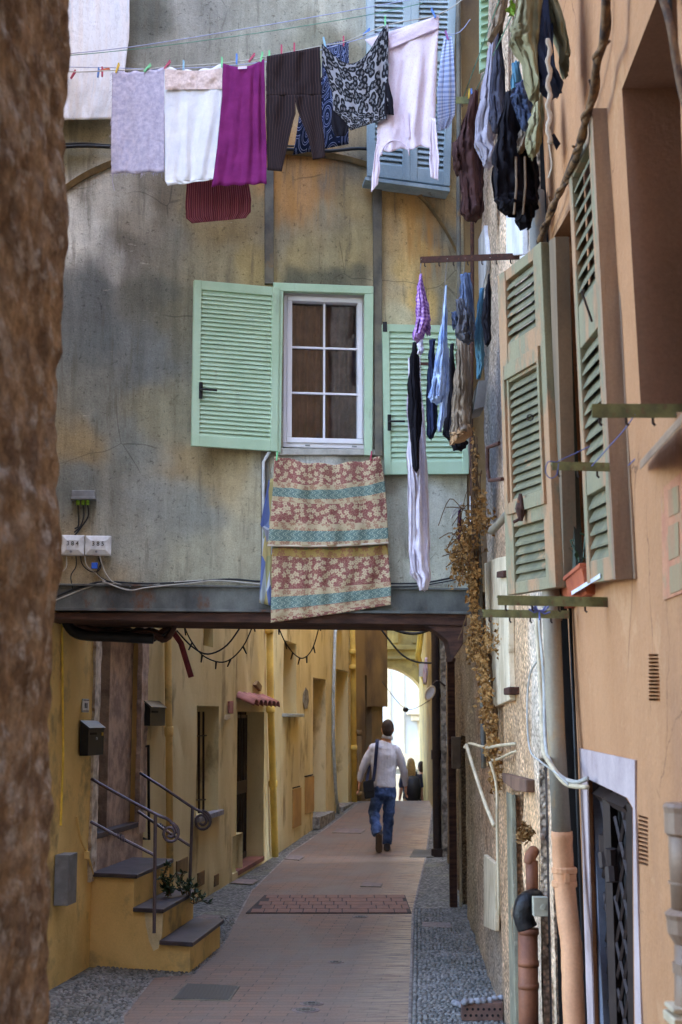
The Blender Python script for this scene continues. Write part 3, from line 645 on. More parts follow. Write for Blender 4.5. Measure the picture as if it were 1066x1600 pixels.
# shutters --------------------------------------------------
def shutter(parent, c4, secs, stw, mf, ms, mb_=None, th=.035, slat_t=.006, name='shutter', rails=(), flip=False, gap=1.0, bev=.003, tilt=1.0):
    """c4 = TL,TR,BR,BL in world; secs = [(b0,b1,nslats)] fractions downwards; rails fill the rest"""
    TL, TR, BR, BL = [V(p) for p in c4]
    nrm = (TR - TL).cross(BL - TL).normalized()
    if nrm.dot(CAM - TL) < 0: nrm = -nrm
    if flip: nrm = -nrm
    def P(a, b, o=0): return TL.lerp(TR, a).lerp(BL.lerp(BR, a), b) + nrm * o
    W = ((TR - TL).length + (BR - BL).length) / 2; a = stw / W
    f = MB()
    def slab(m, a0, a1, b0, b1, o0, o1): m.prism([P(a0, b0, o0), P(a1, b0, o0), P(a1, b1, o0), P(a0, b1, o0)], nrm * (o1 - o0))
    slab(f, 0, a, 0, 1, -th / 2, th / 2); slab(f, 1 - a, 1, 0, 1, -th / 2, th / 2)
    pb = 0
    for b0, b1, n in secs + [(1, 1, 0)]:
        if b0 - pb > .001: slab(f, a, 1 - a, pb, b0, -th / 2 + .003, th / 2 - .003)
        pb = b1
    fo = f.build(name, mf, parent, bevel=bev)
    g = MB(); Ht = ((BL - TL).length + (BR - TR).length) / 2
    for b0, b1, n in secs:
        st = (b1 - b0) / n
        for k in range(n):
            c = b0 + (k + .5) * st; h = st * .5 * gap; t = slat_t / Ht
            p = [P(a, c + h, th * .42 * tilt), P(1 - a, c + h, th * .42 * tilt), P(1 - a, c - h, -th * .42 * tilt), P(a, c - h, -th * .42 * tilt)]
            d = P(a, c - t, 0) - P(a, c, 0); jj = nrm * (.002 * N(k * 3.7, b0 * 9)); p = [p[0] + jj, p[1] - jj, p[2] - jj, p[3] + jj]
            g.prism(p, d)
    g.build('slats', ms, fo); return fo, P, nrm
def lever(fo, P, a, b, m=K['black'], up=.035):
    h = MB(); c = P(a, b, .02); x = (P(a + .01, b, .02) - c).normalized(); n = (P(a, b, .03) - P(a, b, .02)).normalized()
    z = V((0, 0, 1)); h.prism([c - x * .012 - z * .055, c + x * .012 - z * .055, c + x * .012 + z * .055, c - x * .012 + z * .055], n * .012)
    h.tube([c + n * .012, c + n * .045, c + n * .045 + x * .02, c + n * .045 + x * .1], .008); h.build('handle', m, fo, bevel=.002)
g4c = [FP.px(303, 438, .17), FP.px(436, 450, .05), FP.px(433, 706, .05), FP.px(299, 697, .17)]
fo, P, n_ = shutter(BH, g4c, [(.055, .935, 33)], .05, K['mint'], K['mint'], th=.034, gap=1.35, tilt=.75, slat_t=.005)
fo['label'] = 'mint green louvred shutter folded open left of the window'
lever(fo, P, .09, .67)
for b in (.05, .93):
    h = MB(); c = P(1.0, b, -.01); h.tube([c - V((0, 0, .03)), c + V((0, 0, .03))], .011); h.build('hinge', K['black'], fo)
g4c = [FP.px(597, 507, .045), FP.px(732, 510, .045), FP.px(732, 741, .045), FP.px(601, 742, .045)]
fo, P, n_ = shutter(BH, g4c, [(.05, .915, 25)], .045, K['mint'], K['mint'], th=.034, gap=1.35, tilt=.75, slat_t=.005)
fo['label'] = 'mint green louvred shutter closed right of the window'
lever(fo, P, .06, .66)
h = MB(); c = P(.03, .02, .01); h.box(c, .03, .02, .07); h.build('hinge', K['black'], fo)
# pale blue shutters at the top
m0 = [FP.px(572, -60, .13), FP.px(642, -60, .13), FP.px(640, 284, .13), FP.px(574, 276, .13)]
m1 = [FP.px(642, -60, .13), FP.px(714, -60, .10), FP.px(702, 292, .10), FP.px(640, 284, .13)]
for q in (m0, m1):
    fo, P, n_ = shutter(BH, q, [(.03, .42, 17), (.46, .94, 20)], .055, K['blueshut'], K['blueshut'], th=.045, gap=1.3, tilt=.8)
    fo['label'] = 'weathered pale blue louvred shutter above the pink blouse'
h = MB(); h.pxplate(FP, [(571, 276), (703, 293), (703, 299), (571, 281)], .02, .17); h.build('shutter_sill', K['blueshut'], BH)
# ------------------------------------------------------------ yellow house on the left of the lane
YH = E('yellow_house', g1 + (g2 - g1) * .4, 'long ochre yellow house along the left side of the lane', 'house')
LW_s = lambda u, v: LW.sz(u, v)
def R4(pl, u0, u1, v0, v1, off=0):
    s0, s1, z0, z1 = pl.rect(u0, u1, v0, v1, off); return [(s0, z0), (s1, z0), (s1, z1), (s0, z1)]
sA = LW.sz(226, 1200)[0]; sEnd = (g2 - g1).length
holes1 = [R4(LW, 148, 219, 992, 1300)]
wallA = wallmesh(LW, [(-2.4, -.1), (sA, -.1), (sA, 6.5), (-2.4, 6.5)], holes1, .38, .25, None, rough=.01)
wallA.m = 0
wallA.build('wall', K['ochre'], YH, recalc=False)
holes2 = [R4(LW, 307, 341, 1103, 1273), R4(LW, 370, 412, 1112, 1352), R4(LW, 318, 333, 968, 1010), R4(LW, 363, 379, 1304, 1362), R4(LW, 308, 319, 1362, 1384)]
wallmesh(LW, [(sA, -.1), (sEnd, -.1), (sEnd, 8), (sA, 8)], holes2, .24, .3, None, rough=.012).build('wall', K['yellow'], YH, recalc=False)
L2e = (g3 - g2).length
holes3 = [R4(LW2, 443, 463, 1003, 1116), R4(LW2, 489, 509, 1060, 1284), R4(LW2, 525, 544, 1047, 1268)]
wallmesh(LW2, [(0, -.1), (L2e, -.1), (L2e, 8), (0, 8)], holes3, .22, .3, None, rough=.012).build('wall', K['yellow'], YH, recalc=False)
L3e = (V((g4.x + .12, g4.y + .5, 0)) - V((g3.x, g3.y, 0))).length
wallmesh(LW3, [(0, 0), (L3e, 0), (L3e, 9), (0, 9)], [R4(LW3, 571, 581, 1055, 1250)], .2, .3, None, rough=.012).build('wall', K['brown_render'], YH, recalc=False)
# bodies behind the sheets (closed volumes)
m = MB()
def wbox(pl, s0, s1, z0, z1, o0=-.4, o1=-3): m.plate(pl, s0, s1, z0, z1, o0, o1)
wbox(LW, -2.4, sEnd, -.1, 8); wbox(LW2, 0, L2e, -.1, 8, -.35); wbox(LW3, 0, L3e + .3, -.1, 9, -.25)
for (pl, a, b, z) in ((LW, -2.4, sEnd, 8), (LW2, 0, L2e, 8), (LW3, 0, L3e, 9)): m.plate(pl, a, b, z - .01, z + .1, 0.02, -3.1)
m.plate(LW, -2.4, sA, 6.48, 8, -.01, -.4)
m.build('masonry_core', K['dark'], YH)
# end return of LW3
m = MB(); e = LW3.P(L3e, 0, 0); m.prism([e, e + V((-2.5, .2, 0)), e + V((-2.5, .2, 9)), e + V((0, 0, 9))], V((0, .1, 0)))
m.prism([LW3.P(L3e - .02, 2.0, .09), LW3.P(L3e - .6, 2.0, 0.0), LW3.P(L3e - .6, 9, 0.0), LW3.P(L3e - .02, 9, .09)], LW3.d * .05)
m.build('corner', K['brown_render'], YH)
# doorway with stone jambs
def pxp(nm, pl, pts, o0, o1, mt, par=YH, bev=.004):
    m = MB(); m.pxplate(pl, pts, o0, o1); return m.build(nm, mt, par, bevel=bev)
def rp(nm, pl, u0, u1, v0, v1, o0, o1, mt, par=YH, bev=.004):
    m = MB(); s0, s1, z0, z1 = pl.rect(u0, u1, v0, v1, 0); m.plate(pl, s0, s1, z0, z1, o0, o1); return m.build(nm, mt, par, bevel=bev)
def rough_band(nm, pl, u0, u1, v0, v1, o, mt, par, seed=1, amp=.02):
    s0, s1, z0, z1 = pl.rect(u0, u1, v0, v1); n = max(8, int((z1 - z0) / .04)); m = MB(); vs = []
    rs = []
    for i in range(n + 1):
        z = z0 + (z1 - z0) * i / n; a = amp * (N(z * 6, seed) + .6 * N(z * 22, seed + 4)); b = amp * (N(z * 6, seed + 9) + .6 * N(z * 22, seed + 14))
        rs.append([pl.P(s0 + a, z, -.02), pl.P(s0 + a, z, o), pl.P((s0 + s1) / 2, z, o + .01 * N(z * 9, seed)), pl.P(s1 + b, z, o), pl.P(s1 + b, z, -.02)])
    m.rings(rs); return m.build(nm, mt, par)
rough_band('door_jamb', LW, 142, 151, 985, 1375, .02, mat('flaking_limewash_stone', C(200, 190, 176, 1.4), C(146, 134, 122, 1.4), sc=12, bump=.8, bsc=30, c3=C(120, 88, 44, 1.4), sc3=8), YH, 1, .03)
rough_band('door_jamb', LW, 217, 227, 980, 1300, .02, K['stone'], YH, 5, .03)
dr = E('front_door', LW.px(170, 1300, -.1), None, None) if 0 else None
d0 = LW.rect(150, 186, 992, 1300)
m = MB(); m.plate(LW, d0[0] - .02, d0[1] + .1, d0[2], d0[3] + .1, -.3, -.26)
s_ = (d0[1] - d0[0])
for k in range(2): m.plate(LW, d0[0] + .04 + k * s_ * .5, d0[0] + s_ * .45 + k * s_ * .5, d0[2] + .1, d0[3] - .1, -.27, -.245)
m.build('door', K['doorbr'], YH, bevel=.004)
rp('stone_pier', LW, 184, 220, 992, 1296, -.34, -.07, K['stone'])
rp('doorstep', LW, 148, 219, 1293, 1301, -.3, .015, K['slate'])
rp('stone_riser', LW, 149, 222, 1301, 1362, -.1, .006, K['stone'])
# house number plaque
pq = E('number_plaque', LW.px(131, 1112, .0), 'small white house number plaque reading 11 above the brown mailbox', 'plaque')
m = MB(); s0, s1, z0, z1 = LW.rect(126, 135, 1092, 1113); m.plate(LW, s0, s1, z0, z1, .008, .02); m.build('plate', K['boxw'], pq, bevel=.003)
m = MB(); w = s1 - s0
for k in (.32, .62): m.plate(LW, s0 + w * k - .008, s0 + w * k + .008, z0 + .03, z1 - .03, .02, .023)
m.plate(LW, s0 + .006, s1 - .006, z1 - .012, z1 - .006, .02, .0225); m.plate(LW, s0 + .006, s1 - .006, z0 + .006, z0 + .012, .02, .0225); m.build('numeral', K['black'], pq)
def mailbox(u0, u1, v0, v1, label, d=.075):
    s0, s1, z0, z1 = LW.rect(u0, u1, v0, v1); e = E('mailbox', LW.P((s0 + s1) / 2, z0, 0), label, 'mailbox')
    m = MB(); m.prism([LW.P(s0, z0, .012), LW.P(s0, z0, d), LW.P(s0, z1 - .05, d), LW.P(s0, z1, .012)], LW.d * (s1 - s0)); b = m.build('body', K['black'], e, bevel=.004)
    m = MB(); m.prism([LW.P(s0 - .008, z1 - .052, d + .01), LW.P(s0 - .008, z1 + .004, .014), LW.P(s0 - .008, z1 + .012, .014), LW.P(s0 - .008, z1 - .042, d + .01)], LW.d * (s1 - s0 + .016)); m.build('lid', K['black'], e)
    m = MB(); m.plate(LW, s0 + .1 * (s1 - s0), s1 - .5 * (s1 - s0), z1 - .09, z1 - .075, d, d + .003); m.build('slot', K['dark'], e)
    return e, (s0, s1, z0, z1, d)
e, (s0, s1, z0, z1, d) = mailbox(122, 147, 1128, 1180, 'dark brown metal mailbox left of the stone doorway')
m = MB(); m.plate(LW, s1 - .07, s1 - .03, z1 - .1, z1 - .075, d + .001, d + .005); m.build('name_tag', plain('gold_tag', C(200, 160, 50), .4), e)
m = MB(); m.tube([LW.P((s0 + s1) / 2, (z0 + z1) / 2, d), LW.P((s0 + s1) / 2, (z0 + z1) / 2, d + .008)], .009); m.build('lock', K['boxw'], e)
mailbox(222, 246, 1097, 1134, 'small black mailbox on the yellow wall right of the doorway', .07)
# drainpipe, painted like the wall
def pipe(pl, pts, r, off, mt, par, nm='drainpipe', cols=(), n=12):
    m = MB(); m.tube([pl.px(u, v, off) for u, v in pts], r, n)
    for u, v in cols: c = pl.px(u, v, off); m.tube([c - V((0, 0, .05)), c - V((0, 0, .03)), c + V((0, 0, .03)), c + V((0, 0, .04))], [r * 1.05, r * 1.25, r * 1.25, r * 1.05], n)
    return m.build(nm, mt, par, smooth=True)
pipe(LW, [(262, 960), (264, 1138), (266, 1398)], .032, .05, K['ochre'], YH, cols=[(264, 1142)])
pipe(LW, [(421, 960), (423, 1098), (430, 1338)], .045, .06, K['pipey'], YH, cols=[(421, 984), (423, 1108), (427, 1224)])
pipe(LW2, [(550, 960), (552, 1030), (554, 1264)], .05, .07, K['pipey'], YH, cols=[(551, 1018), (551, 1042), (553, 1168)])
m = MB(); m.tube([LW2.px(536, 982, .03), LW2.px(528, 980, .05), LW2.px(524, 986, .05), LW2.px(521, 1090, .05), LW2.px(521, 1160, .05), LW2.px(525, 1240, .05), LW2.px(530, 1276, .06)], .028, 10)
m.build('conduit', K['conduit'], YH, smooth=True)
pipe(LW3, [(560, 1140), (560, 1256)], .06, .06, K['brown_render'], YH, cols=[(560, 1145), (560, 1240)])
# bar beside the doorway
m = MB(); m.tube([LW.px(226, 1168, .0), LW.px(232, 1164, .06), LW.px(233, 1312, .06), LW.px(224, 1310, .0)], .012); tag(m.build('wall_bar', K['black']), 'upright black iron grab bar fixed to the wall beside the doorway', 'grab bar')
# barred window
rp('window_sill', LW, 304, 343, 1271, 1279, -.05, .05, plain('grey_sill', C(112, 110, 118, 1.5), .7))
m = MB()
for k in (311, 318, 325):
    m.tube([LW.px(k, 1112, -.13), LW.px(k, 1272, -.13)], .012, 6)
for v in (1150, 1250): m.tube([LW.px(306, v, -.13), LW.px(330, v - 1, -.13)], .008, 6)
m.build('window_bars', K['iron'], YH)
s0, s1, z0, z1 = LW.rect(307, 341, 1103, 1273); m = MB(); m.plate(LW, s0 + .01, s0 + (s1 - s0) * .55, z0 + .01, z1 - .01, -.235, -.2); m.build('window', K['dark'], YH)
m = MB(); m.plate(LW, s0, s1, z0, z1, -.26, -.238); m.build('window_reveal', K['yellow'], YH)
# barred door
s0, s1, z0, z1 = LW.rect(372, 412, 1114, 1350); m = MB(); m.plate(LW, s0, s1, z0, z1, -.28, -.23); m.build('door', K['dark'], YH)
DB = MB(); s2 = s1 - (s1 - s0) * .12; s0b = s0 + .06; fr = .025
DB.plate(LW, s0b, s2, z0 + .02, z0 + .09, -.2, -.17); DB.plate(LW, s0b, s2, z1 - .06, z1 - .02, -.2, -.17); DB.plate(LW, s0b, s2, z0 + .8, z0 + .95, -.2, -.17)
for k in range(9):
    x = s0b + (s2 - s0b) * k / 8; DB.tube([LW.P(x, z0 + .03, -.185), LW.P(x, z1 - .03, -.185)], .012, 6)
for k in range(4):
    x = s0b + (s2 - s0b) * (k + .5) / 4
    DB.tube([LW.P(x + .05 * math.sin(t * .6), z0 + 1 + t * .055, -.17) for t in range(20)], .008, 5)
DB.build('door_grille', K['iron'], YH)
rp('doorstep', LW, 372, 412, 1349, 1356, -.2, .012, mat('red_stone', C(120, 80, 74, 1.4), C(96, 66, 62, 1.4)))
# small tiled awning (curved tiles)
AW = E('tiled_awning', LW.px(400, 1104), 'little pink clay tile awning over the barred door', 'awning')
pa = LW.px(369, 1091, .02); pb = LW.px(432, 1091, .02)
sa = LW.sz(370, 1094)[0]; sb = LW.sz(413, 1094)[0]; zt = LW.sz(395, 1092)[1]
nt = 6
for k in range(nt):
    m = MB(); s = sa + (sb - sa) * (k + .5) / nt; w = (sb - sa) / nt * .54
    f = lambda a, b, s=s, w=w: LW.P(s + w * math.cos(PI * (1 - a)) * (1 - .1 * b), zt + .07 * math.sin(PI * a) - .09 * b, .0 + .2 * b)
    m.grid(f, 8, 2); m.build('roof_tile', K['tile'], AW, smooth=True, solid=.014)
# other details on the yellow wall
rp('window_sill', LW2, 441, 466, 1115, 1120, -.05, .09, K['conduit'])
for (a, b, c, d_) in ((443, 463, 1003, 1116), (489, 509, 1060, 1284), (525, 544, 1047, 1268)):
    s0, s1, z0, z1 = LW2.rect(a, b, c, d_); m = MB(); m.plate(LW2, s0 - .02, s1 + .02, z0 - .02, z1 + .02, -.26, -.215); m.build('recess_panel', K['yellow'] if a != 489 else mat('brown_panel', C(120, 92, 60, 1.8), C(104, 82, 50, 1.8), sc=3), YH)  # the tall door recess gets a darker brown back panel
rp('doorstep', LW2, 488, 512, 1272, 1290, -.2, .12, K['stoneg']); rp('doorstep', LW2, 527, 547, 1257, 1268, -.2, .1, K['stoneg'])
for (a, b, c, d_) in ((457, 470, 1232, 1292), (476, 490, 1214, 1270)):
    rp('meter_panel', LW2, a, b, c, d_, .0, .012, mat('panel_paint%d' % a, C(132, 104, 62, 2.0), C(118, 92, 56, 2.0), sc=3))
    rp('panel_slot', LW2, a, b - 2, c - 3, c - 1, .0, .014, K['dark'])
m = MB()
for k in range(14):
    a = 2 * PI * k / 14
pts = [(478, 1074), (482, 1080), (483, 1094), (481, 1107), (476, 1108), (474, 1096), (475, 1082)]
m.pxplate(LW2, pts, .0, .008); m.build('bare_patch', K['stoneg'], YH)
rp('vent_grate', LW, 309, 319, 1362, 1384, -.02, .008, mat('rusted_vent', C(120, 92, 60, 1.6), C(70, 56, 40, 1.6), sc=60, st=(1, 1, .2))); rp('hatch', LW, 334, 341, 1366, 1384, 0, .01, K['brown_render'])
rp('hatch', LW, 275, 292, 1342, 1366, 0, .012, K['brown_render'])
m = MB(); m.pxplate(LW, [(404, 1064), (410, 1072), (408, 1080), (400, 1070)], 0, .04); m.build('broken_fixing', K['brown_render'], YH)
# insulators
for (u, v) in ((354, 1124),):
    m = MB(); c = LW.px(u, v, .06); m.tube([LW.px(u, v, 0), c], .012); m.tube([c, c + V((0, 0, .05))], [.03, .02]); m.tube([c + LW.d * .1, c + LW.d * .1 + V((0, 0, .05))], [.026, .02])
    tag(m.build('insulator', K['plaster']), 'white ceramic cable insulators left of the tiled awning', 'insulator')
m = MB(); m.pxplate(LW, [(359, 1096), (365, 1095), (365, 1115), (359, 1114)], .01, .03); tag(m.build('number_plate', K['tile']), 'small red number tile left of the tiled awning', 'plaque')
# grey meter cabinet, conduit at far left
rp('meter_cabinet', LW, 84, 98, 1334, 1412, 0.004, .1, K['boxg'])
m = MB(); m.tube(catmull([LW.px(120, 1275, .02), LW.px(126, 1310, .02), LW.px(137, 1335, .02), LW.px(148, 1375, .02)], 5), .009); m.box(LW.px(136, 1336, .03), .03, .05, .05); m.build('old_pipe', K['ochre'], YH)
m = MB(); m.tube([LW.px(97, 955, .02), LW.px(98, 1080, .02), LW.px(99, 1180, .02), LW.px(95, 1290, .02)], .008); m.build('yellow_cable', plain('yellow_cable', C(190, 160, 60, 1.5), .5), YH)
# ------------------------------------------------------------ entrance steps
O1 = ong(296, 1521); W0 = ong(153, 1511); e1 = (W0 - O1); e1.z = 0; Lf = e1.length; e1.normalize()
fb = ong(344, 1481); e2 = (fb - O1); e2.z = 0; Wd = e2.length; e2.normalize()
ST = E('entrance_steps', O1.lerp(W0, .5), 'three yellow rendered entrance steps with dark slate treads', 'steps')
tz = [.215, .43, .66]; run = [0, .235, .45]
m = MB(); base = [O1 + e1 * .01 + e2 * .01]
prof = [(0, -.05), (0, tz[0] - .03), (run[1], tz[0] - .03), (run[1], tz[1] - .03), (run[2], tz[1] - .03), (run[2], tz[2] - .03), (Lf + .3, tz[2] - .03), (Lf + .3, -.05)]
m.prism([O1 + e1 * a + V((0, 0, b)) for a, b in prof], e2 * Wd); m.build('stair_block', K['ochre'], ST, bevel=.008)
for k in range(3):
    a0 = run[k] - .03; a1 = (run[k + 1] if k < 2 else Lf + .12) + .0; m = MB()
    z = tz[k]; m.prism([O1 + e1 * a0 - e2 * .03 + V((0, 0, z - .03)), O1 + e1 * (a1 - .002) - e2 * .03 + V((0, 0, z - .03)), O1 + e1 * (a1 - .002) - e2 * .03 + V((0, 0, z)), O1 + e1 * a0 - e2 * .03 + V((0, 0, z))], e2 * (Wd + .05))
    m.build('tread', K['slate'], ST, bevel=.005)
STP = PL((W0.x, W0.y), (O1.x, O1.y))
m = MB(); m.pxplate(STP, [(226, 1426), (243, 1424), (254, 1428), (253, 1462), (247, 1482), (240, 1486), (233, 1470), (228, 1446)], -.004, .0035); m.build('repair_patch', mat('pale_cement_patch', C(226, 212, 172), C(206, 190, 150), sc=10, bump=.4, bsc=40), ST)
# railings
def rail(nm, lab, tops, posts, lows, Yt, scr, foot):
    e = E(nm, at(*foot), lab, 'railing')
    m = MB(); m.tube(catmull([at(*p) for p in tops], 6), .011, 8)
    m.build('handrail', K['rail'], e, smooth=True)
    m = MB(); m.tube([at(*posts[0]), at(*posts[1])], .012, 8); m.build('post', K['rail'], e)
    m = MB(); m.tube([at(*p) for p in lows], .011, 6)
    c = at(*lows[1]); mid = at(*lows[0]).lerp(at(*lows[-1]), .5)
    for t in (.42, .46, .5): p = at(*lows[0]).lerp(at(*lows[-1]), t); m.tube([p - V((0, 0, .001)), p + V((.012, 0, .001))], .022, 8)
    m.build('lower_bar', K['rail'], e)
    m = MB(); sc = []
    cx, cv, Yc = scr
    for i in range(26):
        a = i / 25 * 3.3 * PI; r = 15 * (1 - .72 * i / 25); sc.append(at(cx + r * math.cos(a - PI / 2), cv + r * 1.1 * math.sin(a - PI / 2), Yc))
    m.tube(sc, .011, 6); m.build('scroll', K['rail'], e, smooth=True)
Yp = at(243, 1450, 1) and 9.72
rail('stair_railing', 'near iron stair railing with a curled end, post fixed to the side of the steps',
     [(143, 1217, 9.9), (190, 1244, 9.82), (243, 1272, Yp), (262, 1280, Yp), (272, 1290, Yp), (277, 1302, Yp)], [(243, 1272, Yp), (241, 1458, Yp)],
     [(142, 1284, 9.9), (192, 1311, 9.82), (243, 1337, Yp)], Yp, (266, 1302, Yp), (242, 1458, Yp))
Yq = ong(346, 1443, .2).y - .1
rail('stair_railing', 'far iron stair railing with a curled end, behind the plants on the steps',
     [(219, 1208, Yq + .1), (260, 1234, Yq), (300, 1261, Yq), (318, 1270, Yq), (325, 1277, Yq), (328, 1284, Yq)], [(301, 1262, Yq), (296, 1400, Yq)],
     [(216, 1268, Yq + .1), (255, 1295, Yq), (298, 1322, Yq)], Yq, (316, 1283, Yq), (297, 1400, Yq))
# ------------------------------------------------------------ right side: stone house
SH = E('stone_house', RW.px(780, 1560), 'pebble-dashed crumbling stone house on the right side of the lane', 'house')
RC = [(735, 60, (188, 176, 150)), (740, 250, (168, 152, 124)), (770, 380, (176, 160, 126)), (790, 420, (196, 176, 136)), (750, 420, (180, 164, 130)), (770, 500, (160, 148, 124)), (755, 600, (126, 124, 120)), (785, 600, (120, 118, 112)), (770, 690, (112, 114, 114)), (740, 700, (130, 108, 80)),  # middle pebble-dash tints carry its bluish shade in the colour
      (750, 790, (150, 122, 84)), (785, 850, (172, 150, 110)), (775, 950, (206, 190, 154)), (820, 980, (178, 152, 100)), (820, 1150, (172, 146, 96)), (790, 1200, (176, 148, 92)), (760, 1150, (160, 130, 80)), (735, 1200, (150, 140, 104)), (750, 1350, (168, 152, 116)), (738, 1420, (150, 142, 108)),
      (780, 1350, (184, 156, 104)), (775, 1500, (150, 138, 112)), (740, 1500, (140, 132, 104)), (830, 1300, (192, 160, 98)), (835, 1500, (176, 160, 124)), (718, 1200, (126, 112, 76)), (712, 1350, (110, 98, 70)), (830, 700, (150, 140, 120)), (835, 1050, (190, 180, 150))]
_rc = blobs(RW, RC, 1.55)
def rcol(s_, z_):
    c = _rc(s_, z_); g = (c[0] + c[1]) / 2; return (c[0] * 1.08, c[1] * 1.0, c[2] * .85 + g * .2, 1)
sR0 = RW.sz(862, 1200)[0]; sR1 = RW.sz(698, 1150)[0]; sF = RW.sz(727, 1000)[0]
sMid = RW.sz(722, 1100)[0]
hol = [R4(RW, 804, 823, 1228, 1700), R4(RW, 848, 861, 1186, 1700), R4(RW, 722, 729, 1150, 1425)]
for h in hol[:2]:
    h[0] = (h[0][0], -.3); h[1] = (h[1][0], -.3)
wallmesh(RW, [(sR0, -.4), (sR1, -.4), (sR1, 10), (sMid, 10), (sMid, 13), (sR0, 13)], hol, .2, .07, rcol, rough=.02, box=(min(sR0, sR1), max(sR0, sR1), -.4, 6)).build('wall', K['pebble'], SH, recalc=False)
m = MB(); m.plate(RW, sR0 + .02, sMid, -.4, 13, -.22, -3.2); m.plate(RW, sMid, sR1, -.4, 10, -.22, -3.2)
m.plate(RW, sR0, sR0 + .02, -.4, 13, -.001, -.6)
m.build('masonry_core', K['dark'], SH)
# plaster scabs, proud of the pebble-dash
def scab(nm, pts, o, mt, par=SH, pl=RW): m = MB(); m.pxplate(pl, pts, .0, o); return m.build(nm, mt, par, bevel=.006)
scab('plaster_patch', [(757, 880), (775, 872), (794, 868), (794, 990), (796, 1094), (765, 1108), (760, 1000)], .035, K['plaster'])
scab('plaster_patch', [(738, 395), (756, 352), (760, 400), (756, 470), (742, 560), (738, 470)], .03, K['plasterw'])
scab('plaster_patch', [(791, 328), (814, 320), (816, 398), (791, 400)], .03, K['plasterw'])
scab('plaster_patch', [(812, 400), (830, 395), (828, 425), (814, 432)], .03, K['plasterw'])
scab('render_panel', [(756, 1335), (774, 1350), (773, 1455), (756, 1448)], .03, K['plaster'])
scab('slate_flashing', [(784, 1208), (822, 1218), (822, 1238), (804, 1236), (786, 1222)], .04, mat('faded_brown_board', C(126, 96, 78), C(98, 74, 62), sc=5, bump=.3))
scab('rusty_anchor', [(776, 893), (786, 891), (786, 902), (776, 903)], .06, K['rust']); scab('rusty_anchor', [(787, 1075), (795, 1073), (795, 1085), (787, 1086)], .06, K['rust'])
m = MB(); s0, s1, z0, z1 = RW.rect(803, 823, 1228, 1600); m.plate(RW, s1, s0, -.3, z1, -.19, -.12); m.build('door', mat('faded_brown_door', C(112, 88, 78), C(90, 70, 62), sc=4, st=(1, 1, .3), bump=.3), SH)
m = MB(); s0, s1, z0, z1 = RW.rect(792, 804, 1240, 1600); s0 = RW.sz(795.5, 1400)[0]; s1 = RW.sz(803.5, 1400)[0]; m.plate(RW, s1, s0, -.3, z1, -.02, .006); m.build('door_jamb', mat('grey_green_paint', C(156, 150, 126), C(128, 122, 104), sc=6, bump=.5, c3=C(170, 160, 140), sc3=12), SH, bevel=.005)
m = MB(); m.m = 0
s0, s1, z0, z1 = RW.rect(846, 861, 1186, 1600)
for k in range(6): x = s0 + (s1 - s0) * k / 5; m.tube([RW.P(x, -.3, -.03), RW.P(x, z1 - .02, -.03)], .012, 6)
for z in (z1 - .05, 1.25, .8): m.tube([RW.P(s0, z, -.03), RW.P(s1, z, -.03)], .014, 6)
m.build('door_grille', K['iron'], SH)
# stones set in the upper wall
sm = mat('pale_rubble_stone', C(206, 200, 184), C(170, 154, 122), sc=12, bump=.7, bsc=30)
rr = random.Random(4)
for (u, v, w, h) in ((735, 12, 14, 14), (732, 42, 11, 18), (733, 78, 13, 12), (731, 100, 11, 12), (738, 118, 10, 9), (727, 130, 7, 9), (742, 64, 8, 10), (744, 165, 8, 14), (740, 200, 8, 12), (748, 232, 8, 14)):
    m = MB(); c = RW.px(u, v, .01); s_w = abs(RW.sz(u - w / 2, v)[0] - RW.sz(u + w / 2, v)[0]) / 2; zh = abs(RW.sz(u, v - h / 2)[1] - RW.sz(u, v + h / 2)[1]) / 2
    m.grid(lambda a, b: c + RW.d * s_w * math.cos(2 * PI * a) * math.sin(PI * b) ** .7 * (1 + .2 * N(a * 3, b * 3, u)) + V((0, 0, zh)) * math.cos(PI * b) + RW.n * .05 * (abs(math.sin(2 * PI * a)) if math.sin(2 * PI * a) > 0 else -.2) * math.sin(PI * b), 14, 8)
    m.build('rubble_stone', sm, SH, smooth=True)
# passage end post, dark iron pipe, stone pillar
def vpipe(u0, v0, u1, v1, Y0, Y1, r, mt, nm, lab, cat, n=10, cols=()):
    p, q = at(u0, v0, Y0), at(u1, v1, Y1); e = MB(); e.tube([p, q], r, n)
    for t in cols: c = p.lerp(q, t); e.tube([c - V((0, 0, .06)), c + V((0, 0, .06))], r * 1.25, n)
    return tag(e.build(nm, mt, smooth=True), lab, cat)
gp = ong(688, 1337); Yg = gp.y
b0 = at(690, 1337, Yg); m = MB(); x0 = b0.x
m.tube([V((x0 - .06, Yg - .1, gz(Yg))), V((x0 - .06, Yg - .1, 3.6))], .055, 12)
for z in (1.3, 2.1): m.tube([V((x0 - .06, Yg - .1, z - .06)), V((x0 - .06, Yg - .1, z + .06))], .07, 12)
m.box((x0 - .06, Yg - .1, .04), .16, .16, .12); tag(m.build('iron_drainpipe', K['iron'], smooth=False), 'tall dark iron pipe by the grey stone pillar, past the walking man', 'drainpipe')
m = MB(); rs = []
for i in range(60):
    z = -.05 + 3.9 * i / 59; rs.append([V((x0 + dx + .012 * N(z * 7, dx * 50, dy), Yg - .1 + dy, z)) for dx, dy in ((.0, -.1), (.06, -.12 + .03 * N(z * 9)), (.13, -.1), (.13, .1), (0, .1))])
m.rings(rs); tag(m.build('stone_pillar', K['stoneg']), 'rough grey stone pillar between the iron pipe and the brown post', 'pillar')
pb = ong(712, 1416); m = MB(); m.box((pb.x - .02, pb.y, 1.15), .07, .09, 2.4); m.box((pb.x - .02, pb.y, 2.33), .09, .11, .04)
